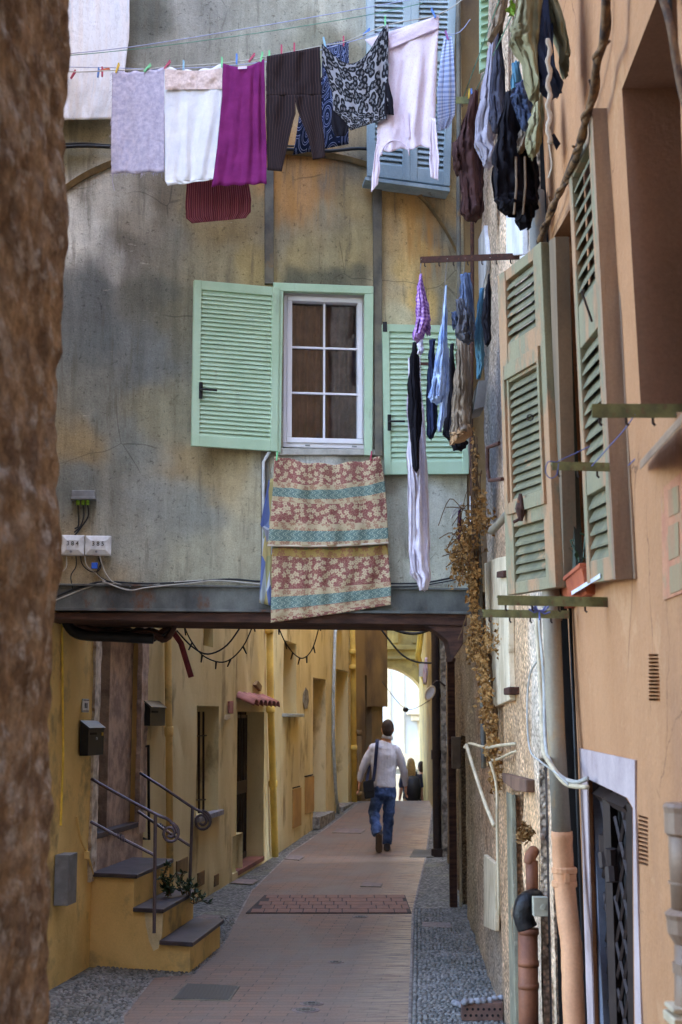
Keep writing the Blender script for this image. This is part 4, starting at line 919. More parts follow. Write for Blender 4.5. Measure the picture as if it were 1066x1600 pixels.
tag(m.build('timber_post', K['wood'], bevel=.006), 'brown timber post standing against the right wall under the beam', 'post')
c = at(713, 1176, pb.y - .1); m = MB(); m.box(c, .085, .1, .3); hb = m.build('meter_box', plain('taupe_plastic', C(112, 98, 86), .5), bevel=.006); tag(hb, 'taupe wall box fixed to the brown timber post', 'box')
m = MB(); m.tube([at(719, 1200, pb.y), at(720, 1416, pb.y)], .012, 6); tag(m.build('conduit', K['cable_c']), 'thin cream conduit running down below the taupe wall box', 'conduit')
# grating above lane right side end house seen past the pillar
OH = E('ochre_house', (2.6, 22, 0), 'sunlit ochre house at the far right end of the lane', 'house')
pa = at(677, 1100, 24.0); m = MB(); m.prism([(pa.x, 24.0, .0), (pa.x + .15, 31, 0), (pa.x + 4, 31, 0), (pa.x + 4, 24.0, 0)], (0, 0, 9)); m.prism([(pa.x, 18.9, .0), (pa.x, 23.99, 0), (pa.x + 4, 23.99, 0), (pa.x + 4, 18.9, 0)], (0, 0, 10)); m.build('wall', K['far_y'], OH)
m = MB(); m.tube(catmull([at(661, 960, 28), at(655, 1015, 28), at(654, 1030, 28), at(668, 1078, 28), at(671, 1110, 28), at(672, 1260, 28)], 5), .06, 10); m.build('drainpipe', mat('yellow_pipe', C(214, 180, 76), C(190, 156, 66)), OH, smooth=True)
# ------------------------------------------------------------ peach house
PH = E('peach_house', PP.px(950, 1590), 'warm peach rendered house at the right edge with old green shutters', 'house')
def sz(u, v): return PP.sz(u, v)
rec1 = [sz(866, 372), sz(897, 318), sz(930, 905), sz(884, 925)]
rec2 = [sz(973, 139), sz(1027, 0), sz(1056, -70), sz(1075, 500), sz(1078, 645), sz(1003, 640)]
dh = [sz(917, 1216), sz(979, 1246), sz(989, 1262), sz(992, 1700), sz(930, 1700)]
def vents(u0, u1, v0, v1, n, sl=0):
    r = []
    for k in range(n):
        a = v0 + (v1 - v0) * k / n; b = a + (v1 - v0) / n * .55; r.append([sz(u0, b), sz(u1, b + sl), sz(u1, a + sl), sz(u0, a)])
    return r
vt = vents(1015, 1029, 1022, 1097, 13, 0) + vents(999, 1013, 1273, 1352, 12, 4)
a_ = PP.sz(862, 1000)[0]; s_near = 4.2
lo, hi = min(a_, s_near), max(a_, s_near)
wallmesh(PP, [(-.02, -.6), (s_near, -.6), (s_near, 13), (-.02, 13)], [rec1, rec2, dh] + vt, .26, .16, None, rough=.008, box=(-.02, s_near, -.6, 5), hm=[0, 1, 0] + [0] * len(vt)).build('wall', [K['peach'], K['peach_shade']], PH, recalc=False)
m = MB(); m.plate(PP, -.02, 6, -.6, 13, -.27, -5); m.plate(PP, s_near, 12, -.6, 13, 0, -.5); m.build('masonry_core', K['peach_shade'], PH)
m = MB(); c0 = PP.P(-.02, 0, 0); m.prism([PP.P(-.022, -.6, 0), PP.P(-.022, -.6, -.26), PP.P(-.022, 10, -.26), PP.P(-.022, 10, 0)], -PP.d * .012); m.build('corner_edge', K['peach'], PH)
# inner jamb ribs of tall recess
m = MB(); m.pxplate(PP, [(883, 372), (890, 362), (906, 905), (898, 908)], -.24, -.16); m.build('window_jamb', K['peach'], PH)
# lilac door surround
m = MB(); PTS = [(905, 1171), (992, 1190), (1004, 1700), (992, 1700), (989, 1262), (979, 1246), (917, 1216), (926, 1500), (930, 1700), (921, 1700)]
m.pxplate(PP, [(905, 1169), (992, 1188), (992, 1250), (979, 1246), (917, 1216), (907, 1212)], 0, .006)
m.pxplate(PP, [(992, 1250), (1005, 1700), (993, 1700), (989, 1262), (980, 1246)], 0, .0062); m.pxplate(PP, [(907, 1212), (917, 1216), (930, 1700), (920, 1700)], 0, .0058); m.build('door_surround', K['lilac'], PH)
m = MB(); m.pxplate(PP, [(918, 1218), (926, 1222), (948, 1700), (931, 1700)], -.075, -.02); m.build('door_jamb', K['bluegrey'], PH)
# metal door with crossing bars
MD = MB(); MD.pxplate(PP, [(926, 1222), (990, 1255), (996, 1700), (934, 1700)], -.12, -.075); mdo = MD.build('door', K['dark'], PH)
m = MB()
def bar(a, b, w=.012, o=-.045): m.tube([PP.px(*a, o), PP.px(*b, o)], w, 4)
bar((930, 1236), (988, 1262), .03); bar((932, 1240), (948, 1640), .022); bar((988, 1255), (992, 1640), .02); bar((953, 1245), (966, 1640), .026, -.04)
for k in range(9):
    v = 1215 + k * 62
    bar((934, v), (958, v + 130), .008); bar((958, v + 20), (938, v + 120), .008); bar((962, v), (989, v + 120), .008); bar((989, v), (965, v + 130), .008)
m.build('door_grille', K['iron'], PH)
for (u, v) in ((944, 1330), (955, 1352)):
    h = MB(); h.tube([PP.px(u, v - 26, -.02), PP.px(u + 1, v, -.02)], .02, 8); h.tube([PP.px(u + 1, v + 2, -.02), PP.px(u + 3, v + 26, -.02)], .024, 8); h.build('hinge', K['iron'], PH)
# trompe l'oeil patch
m = MB(); m.pxplate(PP, [(1033, 765), (1074, 730), (1084, 920), (1036, 938)], 0, .005); m.build('painted_panel', mat('faded_red_paint', C(188, 132, 98), C(174, 116, 88), sc=12, c3=C(164, 128, 96), sc3=14, r3=(.5, .6), bump=.3), PH)
m = MB()
for (a, b, c, d_) in ((1044, 1060, 758, 800), (1044, 1060, 815, 868), (1046, 1066, 878, 920)): m.pxplate(PP, [(a, b and c + 8), (b, c), (b + 1, d_), (a + 1, d_ + 8)], 0, .007)
m.build('painted_pane', mat('faded_green_paint', C(150, 130, 98), C(164, 120, 90), sc=14, st=(1, 1, .2)), PH)
# sill boards and planter
m = MB(); m.prism([PP.px(1000, 735, .02), PP.px(1100, 625, .02), PP.px(1100, 625, .13), PP.px(1000, 735, .13)], (0, 0, .02)); m.build('window_sill', K['oldwood'], PH, bevel=.003)
m = MB(); m.prism([PP.px(893, 930, -.2), PP.px(938, 903, -.2), PP.px(938, 903, .06), PP.px(893, 930, .06)], (0, 0, .014)); m.build('window_sill', K['plasterw'], PH)
pe = E('window_planter', PP.px(905, 925, .03), 'terracotta plastic planter on the sill below the left green shutter', 'planter')
a, b = PP.px(884, 921, -.03), PP.px(921, 898, -.03); A = PP.sz(884, 905); Bq = PP.sz(921, 900); zt = PP.px(905, 901, .0).z
sa_, sb_ = PP.sz(891, 905)[0], PP.sz(930, 905)[0]
m = MB(); rs = []
for (z, g) in ((-.10, .015), (-.01, 0), (-.01, -.008), (.005, -.008), (.005, .006), (-.05, .012)):
    rs.append([PP.P(sa_ + g, zt + z, .045 - g), PP.P(sb_ - g, zt + z, .045 - g), PP.P(sb_ - g, zt + z, -.06 + g), PP.P(sa_ + g, zt + z, -.06 + g)])
m.rings(rs); m.build('trough', K['terra'], pe, bevel=.003)
m = MB(); m.prism([PP.P(sa_ + .014, zt - .03, .03), PP.P(sb_ - .014, zt - .03, .03), PP.P(sb_ - .014, zt - .03, -.045), PP.P(sa_ + .014, zt - .03, -.045)], (0, 0, .005)); m.build('soil', K['twig'], pe)
m = MB(); r3_ = random.Random(3)
for k in range(5):
    p = PP.P(sa_ + (sb_ - sa_) * (k + .5) / 5, zt - .02, .02); q = p + V((r3_.uniform(-.05, .05), r3_.uniform(-.04, .04), r3_.uniform(.08, .2))); m.tube([p, p.lerp(q, .5) + V((.01, 0, 0)), q], .003, 4)
    for j in range(5):
        c = p.lerp(q, .3 + .17 * j); d1 = V((r3_.uniform(-1, 1), r3_.uniform(-1, 1), .4)).normalized() * .035; w = d1.cross(V((0, 0, 1))).normalized() * .009
        m.add([c, c + d1 * .5 + w, c + d1, c + d1 * .5 - w], [(0, 1, 2, 3)])
m.build('plant', K['leaf'], pe)
# old shutters
def leaf4(u, v, Y): return at(u, v, Y)
Yn, Yf = 5.28, 5.74
c4 = [at(785, 432, Yf), at(853, 378, Yn), at(877, 918, Yn), at(800, 930, Yf)]
fo, P, n_ = shutter(PH, c4, [(.035, .235, 7), (.355, .715, 14), (.80, .965, 6)], .085, K['oldgreen'], K['oldgreen2'], th=.045, slat_t=.009, tilt=.8, gap=1.22)
fo['label'] = 'peeling pale green louvred shutter, left of the two old ones'
m = MB(); e_ = P(1.0, 0, 0) - P(.97, 0, 0); e_.normalize()
m.prism([P(1.005, 0, -.035), P(1.005, 1, -.035), P(1.005, 1, -.065), P(1.005, 0, -.065)], e_ * .06); m.build('shutter_edge', mat('dark_green_edge', C(72, 84, 76), C(60, 62, 54), sc=8, st=(1, 1, .3)), fo)
m = MB(); m.pxplate(PP, [(858, 376), (868, 370), (882, 915), (874, 918)], .0, .05); m.build('shutter_post', mat('dark_teal_post', C(134, 112, 88), C(112, 96, 78), sc=6, st=(1, 1, .3), c3=C(104, 102, 84), sc3=8), PH)
# inner stop panel on shutter A (raised flap)
m = MB()
for a, b, c, d_ in ((.10, .14, .30, .76), (.86, .9, .30, .76)): m.prism([P(a, c, .02), P(b, c, .02), P(b, d_, .02), P(a, d_, .02)], n_ * .014)
m.prism([P(.14, .30, .02), P(.86, .30, .02), P(.86, .345, .02), P(.14, .345, .02)], n_ * .013); m.prism([P(.14, .725, .02), P(.86, .725, .02), P(.86, .76, .02), P(.14, .76, .02)], n_ * .013)
m.build('flap_frame', K['oldgreen'], fo, bevel=.002)
h = MB(); c = P(.45, .755, .04); h.tube([c + V((0, 0, .06)), c], [.006, .022], 8); h.tube([c, c - V((0, 0, .05))], [.022, .008], 8); h.tube([c - V((0, 0, .04)), c - V((.03, 0, .055))], .006); h.build('latch', K['rust'], fo)
h = MB(); pts = [P(-.03, .53, .03), P(-.2, .535, .05), P(-.22, .6, .05), P(-.18, .64, .05), P(.02, .645, .03)]; h.tube(pts, .009, 6); h.build('pull_handle', K['rust'], fo)
h = MB(); c = P(.72, .5, .04); h.tube([c + V((.012 * math.cos(a * .7), 0, .012 * math.sin(a * .7))) for a in range(10)], .003, 5); h.build('hook', K['iron'], fo)
Yn2, Yf2 = 4.05, 4.57
c4 = [at(897, 262, Yf2), at(934, 182, Yn2), at(970, 905, Yn2), at(927, 912, Yf2)]
fo, P, n_ = shutter(PH, c4, [(.04, .355, 9), (.50, .70, 5) if 0 else (.455, .735, 9), (.80, .95, 5)], .07, K['oldgreen'], K['oldgreen2'], th=.04, slat_t=.008, tilt=.8, gap=1.22)
fo['label'] = 'peeling pale green louvred shutter, right of the two old ones'
m = MB(); m.prism([P(1.02, 0, -.03), P(1.02, 1, -.03), P(1.02, 1, -.075), P(1.02, 0, -.075)], (P(1.1, 0) - P(1, 0)).normalized() * .05)
m.prism([P(1.0, -.01, .021), P(1.0, 1, .021), P(1.0, 1, -.03), P(1.0, -.01, -.03)], (P(1.1, 0) - P(1, 0)).normalized() * .035); m.build('shutter_post', K['oldwood'], fo)
h = MB(); h.tube([P(.8, .37, .05), P(.84, .375, .06), P(.82, .42, .04), P(.8, .44, .03)], .004, 5); h.build('hook', K['iron'], fo)
m = MB(); m.prism([P(-.02, .38, -.025), P(-.02, .72, -.025), P(-.02, .72, -.04), P(-.02, .38, -.04)], (P(.1, 0) - P(0, 0)).normalized() * .05); m.build('shutter_edge', mat('dark_teal_edge', C(72, 88, 84), C(60, 70, 66)), fo)
# ------------------------------------------------------------ near rough stone wall at the left edge
NW = PL((-.548, 2.75), (-.548 - .02, 2.2))
def nwrow(z, tap):
    return 0
m = MB(); nz_, rows = 330, []
def prof_pt(t, z):
    # t 0..1 : along face (near to far), 1..1.25 round the corner
    Yc = 2.75; lean = .0022 * (z - 1.4) * -1
    e = -.012 - (.004 if z > 1.85 else .0115) * (z - 1.85) + .006 * N(z * 3.1, 7) + .008 * N(z * 11, 3) + .004 * N(z * 30, 1)
    if t <= 1:
        y = .0 + Yc * t; x = -.548 - .035 * (Yc - y) / 1; q = 1
        dx = .006 * N(y * 4, z * 2.2, 1) + .007 * N(y * 12, z * 6, 2) + .007 * N(y * 30, z * 16, 4) + .004 * N(y * 70, z * 40, 4)
        return V((x + dx + e, y, z))
    k = (t - 1) / .25; y = Yc + .03 * math.sin(k * PI / 2) + .01 * N(k * 3, z * 8); x = -.548 + e - .6 * k * k - .02 * k
    return V((x + .01 * N(x * 20, z * 14, 9), y, z))
ts = [0, .3, .5, .62, .7] + [.75 + .25 * i / 46 for i in range(47)] + [1 + .25 * (i + 1) / 14 for i in range(14)]
zs = [-.4, -.0] + [.2 + 3.6 * i / 300 for i in range(301)] + [5, 7, 10]
vs = [prof_pt(t, z) for z in zs for t in ts]; w = len(ts)
m.add(vs, [(j * w + i, j * w + i + 1, (j + 1) * w + i + 1, (j + 1) * w + i) for j in range(len(zs) - 1) for i in range(w - 1)])
m.prism([(-.75, -5, -.4), (-.75, 2.74, -.4), (-4, 2.74, -.4), (-4, -5, -.4)], (0, 0, 10.4))
o = m.build('stone_wall', K['rock'], smooth=True, recalc=False); tag(o, 'rough brown stone wall corner filling the left edge, close to the viewer', 'wall')
# ------------------------------------------------------------ far end: arch and white house
YA = 31.0; AH = E('arched_bridge', at(640, 1250, YA), 'sunlit cream arch spanning the far end of the lane', 'arch')
AP = PL((at(560, 1100, YA).x, YA), (at(700, 1100, YA).x, YA + .05))
cu, cv_ = AP.sz(598, 1116); R_ = abs(AP.sz(672, 1116)[0] - cu)
arc = [(cu + R_ * math.cos(PI * k / 24), cv_ + R_ * math.sin(PI * k / 24)) for k in range(25)]
outer = [(cu - 3, -1.5), (cu - R_, -1.5)] + arc[::-1] + [(cu + R_, -1.5), (cu + 4, -1.5), (cu + 4, 9), (cu - 3, 9)]
wallmesh(AP, outer, [], 0, .3, None, thick=.8).build('wall', K['far_y'], AH, recalc=True)
m = MB()
for v, h in ((1008, .1), (1026, .06)): z = AP.sz(640, v)[1]; m.plate(AP, cu - 2, cu + 2.5, z - h, z, 0, .08)
for u in (618, 648): s = AP.sz(u, 990)[0]; m.plate(AP, s - .06, s + .06, AP.sz(640, 1005)[1], 9, 0, .05)
m.build('moulding', K['far_y'], AH, bevel=.01)
WH = E('white_house', at(630, 1200, 48), 'bright white house beyond the far arch', 'house')
m = MB(); p = at(560, 1300, 48); q = at(760, 1300, 48); m.prism([(p.x, 48, -3), (q.x, 48, -3), (q.x, 54, -3), (p.x, 54, -3)], (0, 0, 16)); m.build('wall', K['far_w'], WH)
m = MB()
for (u, w_) in ((607, 7), (628, 8), (655, 6)): p = at(u, 1100, 47.9); m.box((p.x, 47.93, 4), w_ / 46 * .9, .14, 13)
m.build('pilaster', K['far_c'], WH)
m = MB(); a = at(645, 1110, 47.6); m.box((a.x + .6, 47.7, a.z - .1), 1.6, .6, .1); m.box((a.x + .6, 47.75, a.z - .25), 1.3, .5, .2); m.build('balcony_ledge', K['far_c'], WH, bevel=.03)
m = MB(); z = at(640, 1190, 47.6).z; m.box((at(640, 1190, 47.7).x, 47.75, z), 6, .5, .5); m.build('plinth', K['far_c'], WH)
LT = E('low_wall', at(635, 1240, 40), 'low sunlit cream wall beyond the far people', 'wall'); m = MB(); a = at(640, 1210, 40); m.box((a.x, 40, a.z - 1.2), 4, .4, 2.4); m.build('masonry', K['far_c'], LT)

m = MB(); m.prism([(5.5, 33, -3), (5.5, 47, -3), (14, 47, -3), (14, 33, -3)], (0, 0, 22)); tag(m.build('unseen_sun_blocker', K['far_c']), 'tall unseen cream block added beyond the arch to shade the white house', 'house')  # added out of view to keep the sun off the white house
# ------------------------------------------------------------ things on the lane
def gfit(u, v):
    p = ong(u, v)
    for _ in range(8): p = ong(u, v, gz(p.y))
    return p
def manhole(pts, label, name='manhole_cover', cat='manhole', mt=None, ring=True, z=.0):
    P = [gfit(u, v) for u, v in pts]; c = sum(P, V((0, 0, 0))) / len(P)
    e = E(name, c, label, cat); g = lambda s, dz: [c + (p - c) * s + V((0, 0, dz)) for p in P]
    m = MB(); m.prism(g(1, .0), (0, 0, .008)); m.build('frame', K['strip'], e)
    m = MB(); m.prism(g(.93, .0), (0, 0, .0105)); m.build('cover', mt or MHM, e)
    return e
def mh():
    t = NT('cast_iron_cover', .55, .3); co = t.coord('Object'); v = t.vor(co, 42, 'F1', rnd=0.0)
    c = t.ramp(v, [(.25, C(108, 106, 102)), (.5, C(58, 56, 56))]); return t.done(c, t.bump(v, .6, -.006))
MHM = mh(); MHP = mat('paved_cover', C(112, 98, 94, 1.4), C(90, 80, 80, 1.4), sc=12, bump=.4)
manhole([(268, 1563), (291, 1538), (375, 1542), (359, 1565)], 'grey patterned rectangular cover in the bricks in front of the steps')
manhole([(519, 1302), (527, 1295), (573, 1296), (565, 1303)], 'dull cover in the bricks behind the walking man', mt=MHP)
manhole([(640, 1340), (647, 1328), (678, 1329), (678, 1340)], 'grey square cover at the foot of the iron drainpipe')
manhole([(443, 1343), (455, 1337), (477, 1339), (468, 1345)], 'small cover in the left pebbles near the ochre pipe', mt=MHP)
manhole([(359, 1381), (371, 1374), (405, 1376), (395, 1383)], 'brown cover in the left pebbles near the barred door', mt=MHP)
manhole([(563, 1386), (567, 1380), (598, 1381), (596, 1387)], 'plain cover in the middle of the bricks beyond the grooved band', mt=MHP)
manhole([(658, 1449), (660, 1442), (705, 1443), (707, 1452)], 'flat grey slab let into the right pebbles', mt=MHP)
manhole([(302, 1436), (318, 1430), (345, 1432), (340, 1440)], 'slab let into the left pebbles beyond the lowest step', mt=MHP)
def roundcap(u, v, r, label):
    c = ong(u, v); e = E('round_cover', c, label, 'valve cover'); m = MB(); m.cyl(c + V((0, 0, .001)), r, .01, 24); m.build('collar', MHP, e)
    m = MB(); m.cyl(c + V((0, 0, .002)), r * .72, .012, 24); m.build('lid', MHM, e); m = MB(); m.box(c + V((0, 0, .008)), r * .6, .012, .003); m.build('slot', K['dark'], e)
roundcap(487, 1569, .075, 'farther of the two touching round valve covers near the bottom of the lane'); roundcap(478, 1579, .085, 'nearer of the two touching round valve covers near the bottom of the lane'); roundcap(525, 1504, .06, 'lone round valve cover in the middle of the bricks'); roundcap(563, 1433, .07, 'round valve cover just below the grooved band')
# grooved clay band across the lane
Ya, Yb = ong(500, 1428).y, ong(500, 1400).y
e = E('grooved_band', (0, Ya, 0), 'darker red band of grooved square tiles crossing the brick lane', 'paving band')
xl, xr = itp(LL, Ya) + .06, itp(RL, Ya) - .01
m = MB(); m.prism([(xl, Ya, -.01), (xr, Ya, -.01), (xr, Yb, -.01), (xl + .1, Yb, -.01)], (0, 0, .02)); m.build('joint_bed', mat('dark_joint', C(64, 54, 52), C(50, 44, 44)), e)
rt = mat('red_grooved_tile', C(132, 98, 86), C(114, 88, 80), sc=12, bump=.3)
m = MB(); nx_ = int((xr - xl) / .125); ny_ = 5; ry = random.Random(5)
for j in range(ny_):
    y0 = Ya + (Yb - Ya) * j / ny_ + .006; y1 = Ya + (Yb - Ya) * (j + 1) / ny_ - .008; x = xl + .04 + (j % 2) * .06 + .1 * j / ny_
    while x < xr - .04:
        w_ = .24 if (x < xl + 1.15 and x > xl + .85) or x > xl + 1.3 and j == 4 else .12
        x1 = min(x + w_, xr - .004); m.prism([(x + .005, y0, .008), (x1 - .005, y0, .008), (x1 - .005, y1, .008), (x + .005, y1, .008)], (0, 0, .006)); x += w_
m.build('tiles', rt, e, bevel=.002)
# boxes on the facade
def fbox(u0, v0, u1, v1, txt, label):
    e = E('meter_box', FP.px((u0 + u1) / 2, v1, 0), label, 'meter box'); s0, z1 = FP.sz(u0, v0); s1, z0 = FP.sz(u1, v1)
    m = MB(); o = [(0, 0), (0, .045), (.03, .06)]; rs = []
    for g, of in ((0, 0), (0, .045), (.006, .05), (.035, .062)): rs.append([FP.P(s0 + g, z0 + g, of), FP.P(s1 - g, z0 + g, of), FP.P(s1 - g, z1 - g, of), FP.P(s0 + g, z1 - g, of)])
    m.rings(rs); m.build('cover', K['boxw'], e, bevel=.002)
    text(txt, FP.P((s0 + s1) / 2, (z0 + z1) / 2 + .008, .0635), .04, 'number', K['black'], e, FP)
    m = MB(); c = FP.P((s0 + s1) / 2 - .01, z0 + .022, .058); m.tube([c, c + FP.n * .006], .008); m.build('lock', K['boxg'], e)
def text(s_, c, size, nm, mt, par, pl):
    cu = D.curves.new('t', 'FONT'); cu.body = s_; cu.size = size; cu.align_x = 'CENTER'; cu.align_y = 'CENTER'; cu.extrude = .0012; cu.space_character = 1.5
    ob = D.objects.new('t', cu); COL.objects.link(ob); bpy.context.view_layer.update()
    me = D.meshes.new_from_object(ob.evaluated_get(bpy.context.evaluated_depsgraph_get())); D.objects.remove(ob)
    M = Matrix((( pl.d.x, 0, pl.n.x), (pl.d.y, 0, pl.n.y), (0, 1, 0)))
    o0 = ORG[par.name]; sx = 1
    for v in me.vertices: v.co = c + M @ v.co - o0
    me.materials.clear(); me.materials.append(mt); me.name = nm; o = D.objects.new(nm, me); COL.objects.link(o); o.parent = par; return o
fbox(97, 837, 132, 869, '384', 'leftmost of the two white numbered meter boxes, half behind the near wall'); fbox(134, 838, 174, 869, '385', 'right-hand white numbered meter box on the grey facade, above the blue connector')
e = E('junction_box', FP.px(130, 782, 0), 'grey cable junction box above the two numbered boxes', 'junction box')
m = MB(); m.pxplate(FP, [(112, 766), (149, 766), (149, 778), (112, 778)], 0, .07); m.pxplate(FP, [(110, 776), (150, 776), (150, 780), (110, 780)], 0, .08); m.build('housing', K['boxg'], e, bevel=.004)
m = MB()
for u in (122, 130, 137): m.tube([FP.px(u, 780, .04), FP.px(u, 789, .04)], .012)
m.build('cable_gland', K['leafy'], e)
def cable(pts, r, mt, label, pl=None, name='cable', off=.03, cat='cable', group=None, n=5):
    P = [pl.px(p[0], p[1], off if len(p) < 3 else p[2]) for p in pts] if pl else [at(*p) for p in pts]
    m = MB(); m.tube(catmull(P, n), r, 6); return tag(m.build(name, mt, smooth=True), label, cat, group)
gB = 'black feed cables of the junction box'
for a, b in (((122, 788), (117, 826)), ((130, 788), (116, 832)), ((137, 788), (114, 840))):
    cable([a, (a[0] + 1, 806), ((a[0] + b[0]) / 2 + 3, 822), b], .0055, K['cable_b'], 'black cables dropping from the grey junction box to the numbered boxes', FP, group=gB)
cable([(104, 869), (104, 885), (98, 893)], .004, K['cable_w'], 'short white lead hanging left under box 384', FP)
cable([(119, 869), (119, 885), (111, 900), (114, 920)], .004, K['cable_b'], 'thin black lead from box 384 down to the beam', FP)
cable([(126, 869), (129, 882), (140, 892), (152, 893), (158, 884), (154, 872)], .004, K['cable_b'], 'black lead looping between the numbered boxes', FP)
cable([(133, 869), (136, 884), (150, 896), (165, 908), (190, 918), (202, 921)], .004, K['cable_w'], 'white lead looping from between the boxes to the beam', FP)
cable([(154, 869), (158, 880), (152, 896), (170, 908), (200, 914)], .004, K['cable_b'], 'black lead looping under box 385', FP)
cable([(156, 869), (159, 880), (166, 897), (178, 910), (205, 916)], .004, K['cable_w'], 'white lead dropping from box 385', FP, off=.045)
m = MB(); c = FP.px(148, 884, .05); m.box(c, .04, .025, .04); tag(m.build('connector', plain('blue_plastic', C(46, 90, 190), .4), bevel=.003), 'small blue connector under box 385', 'connector')
cable([(60, 945), (97, 928), (140, 913), (170, 909), (230, 912), (300, 909), (360, 905), (415, 909), (520, 910), (600, 912), (660, 911), (705, 903)], .007, K['cable_b'], 'long black cable clipped along the top of the steel beam', FP)
cable([(60, 950), (97, 934), (140, 917), (165, 911), (220, 916), (260, 911), (330, 907), (415, 913), (520, 914), (600, 914), (690, 914)], .0055, K['cable_w'], 'long white cable running just above the steel beam', FP)
cable([(160, 908), (200, 922), (230, 918), (300, 911), (340, 907), (400, 912), (430, 912)], .005, K['cable_w'], 'second white cable crossing the black one above the beam', FP, off=.05)
cable([(600, 917), (650, 916), (690, 910), (715, 905)], .005, K['cable_b'], 'short black cable right of the bedspread above the beam', FP, off=.05)
# bundle under the beam
e = E('cable_bundle', at(180, 985, 9.7), 'thick dark bundle of taped cables hanging under the beam', 'cable bundle')
rr = random.Random(8)
for k in range(7):
    m = MB(); P = [at(80 + i * 20 + rr.uniform(-4, 4), 962 + 26 * min(1, i / 3) + rr.uniform(-9, 9) + (4 if i > 6 else 0), 9.65 + .08 * k) for i in range(10)] + [at(275, 975, 9.6)]
    m.tube(catmull(P, 4), [.018 + .008 * abs(N(i * .9, k)) for i in range(41)], 7); m.build('cable', K['cable_b'] if k % 3 else K['wood'], e, smooth=True)
m = MB(); m.tube(catmull([at(100, 962, 9.5), at(120, 990, 9.5), at(180, 995, 9.5), at(240, 998, 9.5)], 6), .035, 8); m.build('sleeve', K['black'], e, smooth=True)
m = MB(); m.tube([at(262, 975, 9.9), at(283, 1005, 9.9), at(299, 1058, 9.9)], .022, 6); tag(m.build('metal_bar', mat('dark_red_metal', C(110, 44, 48, 1.3), C(84, 36, 40, 1.3), sc=10)), 'bent dark red metal bar hanging under the beam', 'bar')
def garland(pts, Y, label):
    P = catmull([at(u, v, Y) for u, v in pts], 7); e = E('light_garland', P[0], label, 'garland'); m = MB(); m.tube(P, .006, 6); m.build('cord', K['cable_b'], e, smooth=True)
    for i in range(3, len(P) - 2, 5):
        m = MB(); m.tube([P[i], P[i] + V((rr.uniform(-.03, .03), .0, -.06))], [.009, .006], 6); m.build('lamp_socket', K['cable_b'], e)
garland([(285, 970), (298, 1000), (320, 1026), (352, 1034), (380, 1010), (400, 965)], 11.2, 'dark festoon cord hanging under the beam, left of the ochre pipe')
garland([(432, 970), (444, 1000), (460, 1022), (475, 1028), (490, 1010), (502, 965)], 12.5, 'dark festoon cord hanging under the beam, right of the ochre pipe')
cable([(276, 985, 10.5), (300, 1010, 10.5), (325, 1022, 10.5), (355, 1008, 10.5), (382, 970, 10.5)], .007, K['cable_b'], 'thin plain black cable looping beside the left festoon cord')
cable([(597, 972, 24), (620, 985, 24), (650, 990, 24), (680, 980, 24)], .03, K['cable_b'], 'heavy black cable sagging across the far gap, topmost'); cable([(597, 985, 24), (625, 1020, 24), (650, 1034, 24), (680, 1036, 24)], .018, K['cable_b'], 'lower thin cable sagging across the far gap')
cable([(597, 1065, 24), (635, 1108, 24), (672, 1094, 24)], .006, K['cable_b'], 'hair-thin wire sagging in front of the white house')
m = MB(); c = at(634, 1109, 24); m.grid(lambda a, b: c + V((.05 * math.cos(2 * PI * a) * math.sin(PI * b), .05 * math.sin(2 * PI * a) * math.sin(PI * b), .04 * math.cos(PI * b))), 12, 8); tag(m.build('wire_lamp', K['black'], smooth=True), 'small black blob-like lamp hanging from the far thin wire', 'lamp')
e = E('wall_mirror', at(671, 1085, 18.0), 'small tilted round traffic mirror by the iron pipe', 'mirror')
c = at(672, 1083, 18.0); m = MB(); t_ = [c + V((.055 * math.cos(a) + .03 * math.sin(a), -.02, .085 * math.sin(a))) for a in [2 * PI * i / 24 for i in range(25)]]; m.tube(t_, .012, 6, cap=False); m.build('rim', K['far_c'], e)
m = MB(); m.prism(t_[:-1], (0, .012, 0)); m.build('glass', K['boxw'], e); m = MB(); m.tube(catmull([at(676, 1070, 18), at(684, 1064, 18), at(696, 1072, 18)], 5), .014, 6); m.build('arm', K['iron'], e)
m = MB(); m.prism([at(655, 1037, 26), at(663, 1037, 26), at(663, 1057, 26), at(655, 1057, 26)], (0, .1, 0)); tag(m.build('wall_box', K['far_w']), 'tiny white box high up beside the far yellow pipe', 'box')
# ------------------------------------------------------------ right side pipes etc.
def rpipe(u0, v0, u1, v1, off, r, mt, nm, lab, cols=(), pl=RW, n=12):
    p, q = pl.px(u0, v0, off), pl.px(u1, v1, off); m = MB(); m.tube([p, q], r, n)
    for t in cols: c = p.lerp(q, t); d = (q - p).normalized(); m.tube([c - d * .05, c - d * .045, c + d * .045, c + d * .05], [r, r * 1.18, r * 1.18, r], n)
    return tag(m.build(nm, mt, smooth=True), lab, nm.replace('_', ' '))
Yd = 5.42
e = E('drainpipe', at(900, 1600, Yd), 'fat drainpipe between the two right houses, zinc above and peach below', 'drainpipe')
m = MB(); m.tube([at(838, 300, 5.62), at(846, 500, 5.6), at(853, 700, 5.56), at(862, 960, 5.45), at(869, 1150, Yd), at(878, 1300, Yd)], .035, 16); m.build('upper_pipe', K['pipeg'], e, smooth=True)
P = [(878, 1299), (880, 1350), (884, 1400), (888, 1440), (893, 1475), (894, 1500), (896, 1560), (900, 1660)]
m = MB(); m.tube(catmull([at(u, v, Yd - .0009 * max(0, v - 1380)) for u, v in P], 4), [.040 + .003 * N(i * .7) for i in range(29)], 16); m.build('lower_pipe', K['pipep'], e, smooth=True)
m = MB()
for v in (1360, 1381): c = at(882, v, Yd); m.tube([c + V((0, 0, .014)), c + V((0, 0, .008)), c - V((0, 0, .008)), c - V((0, 0, .014))], [.041, .048, .048, .041], 16)
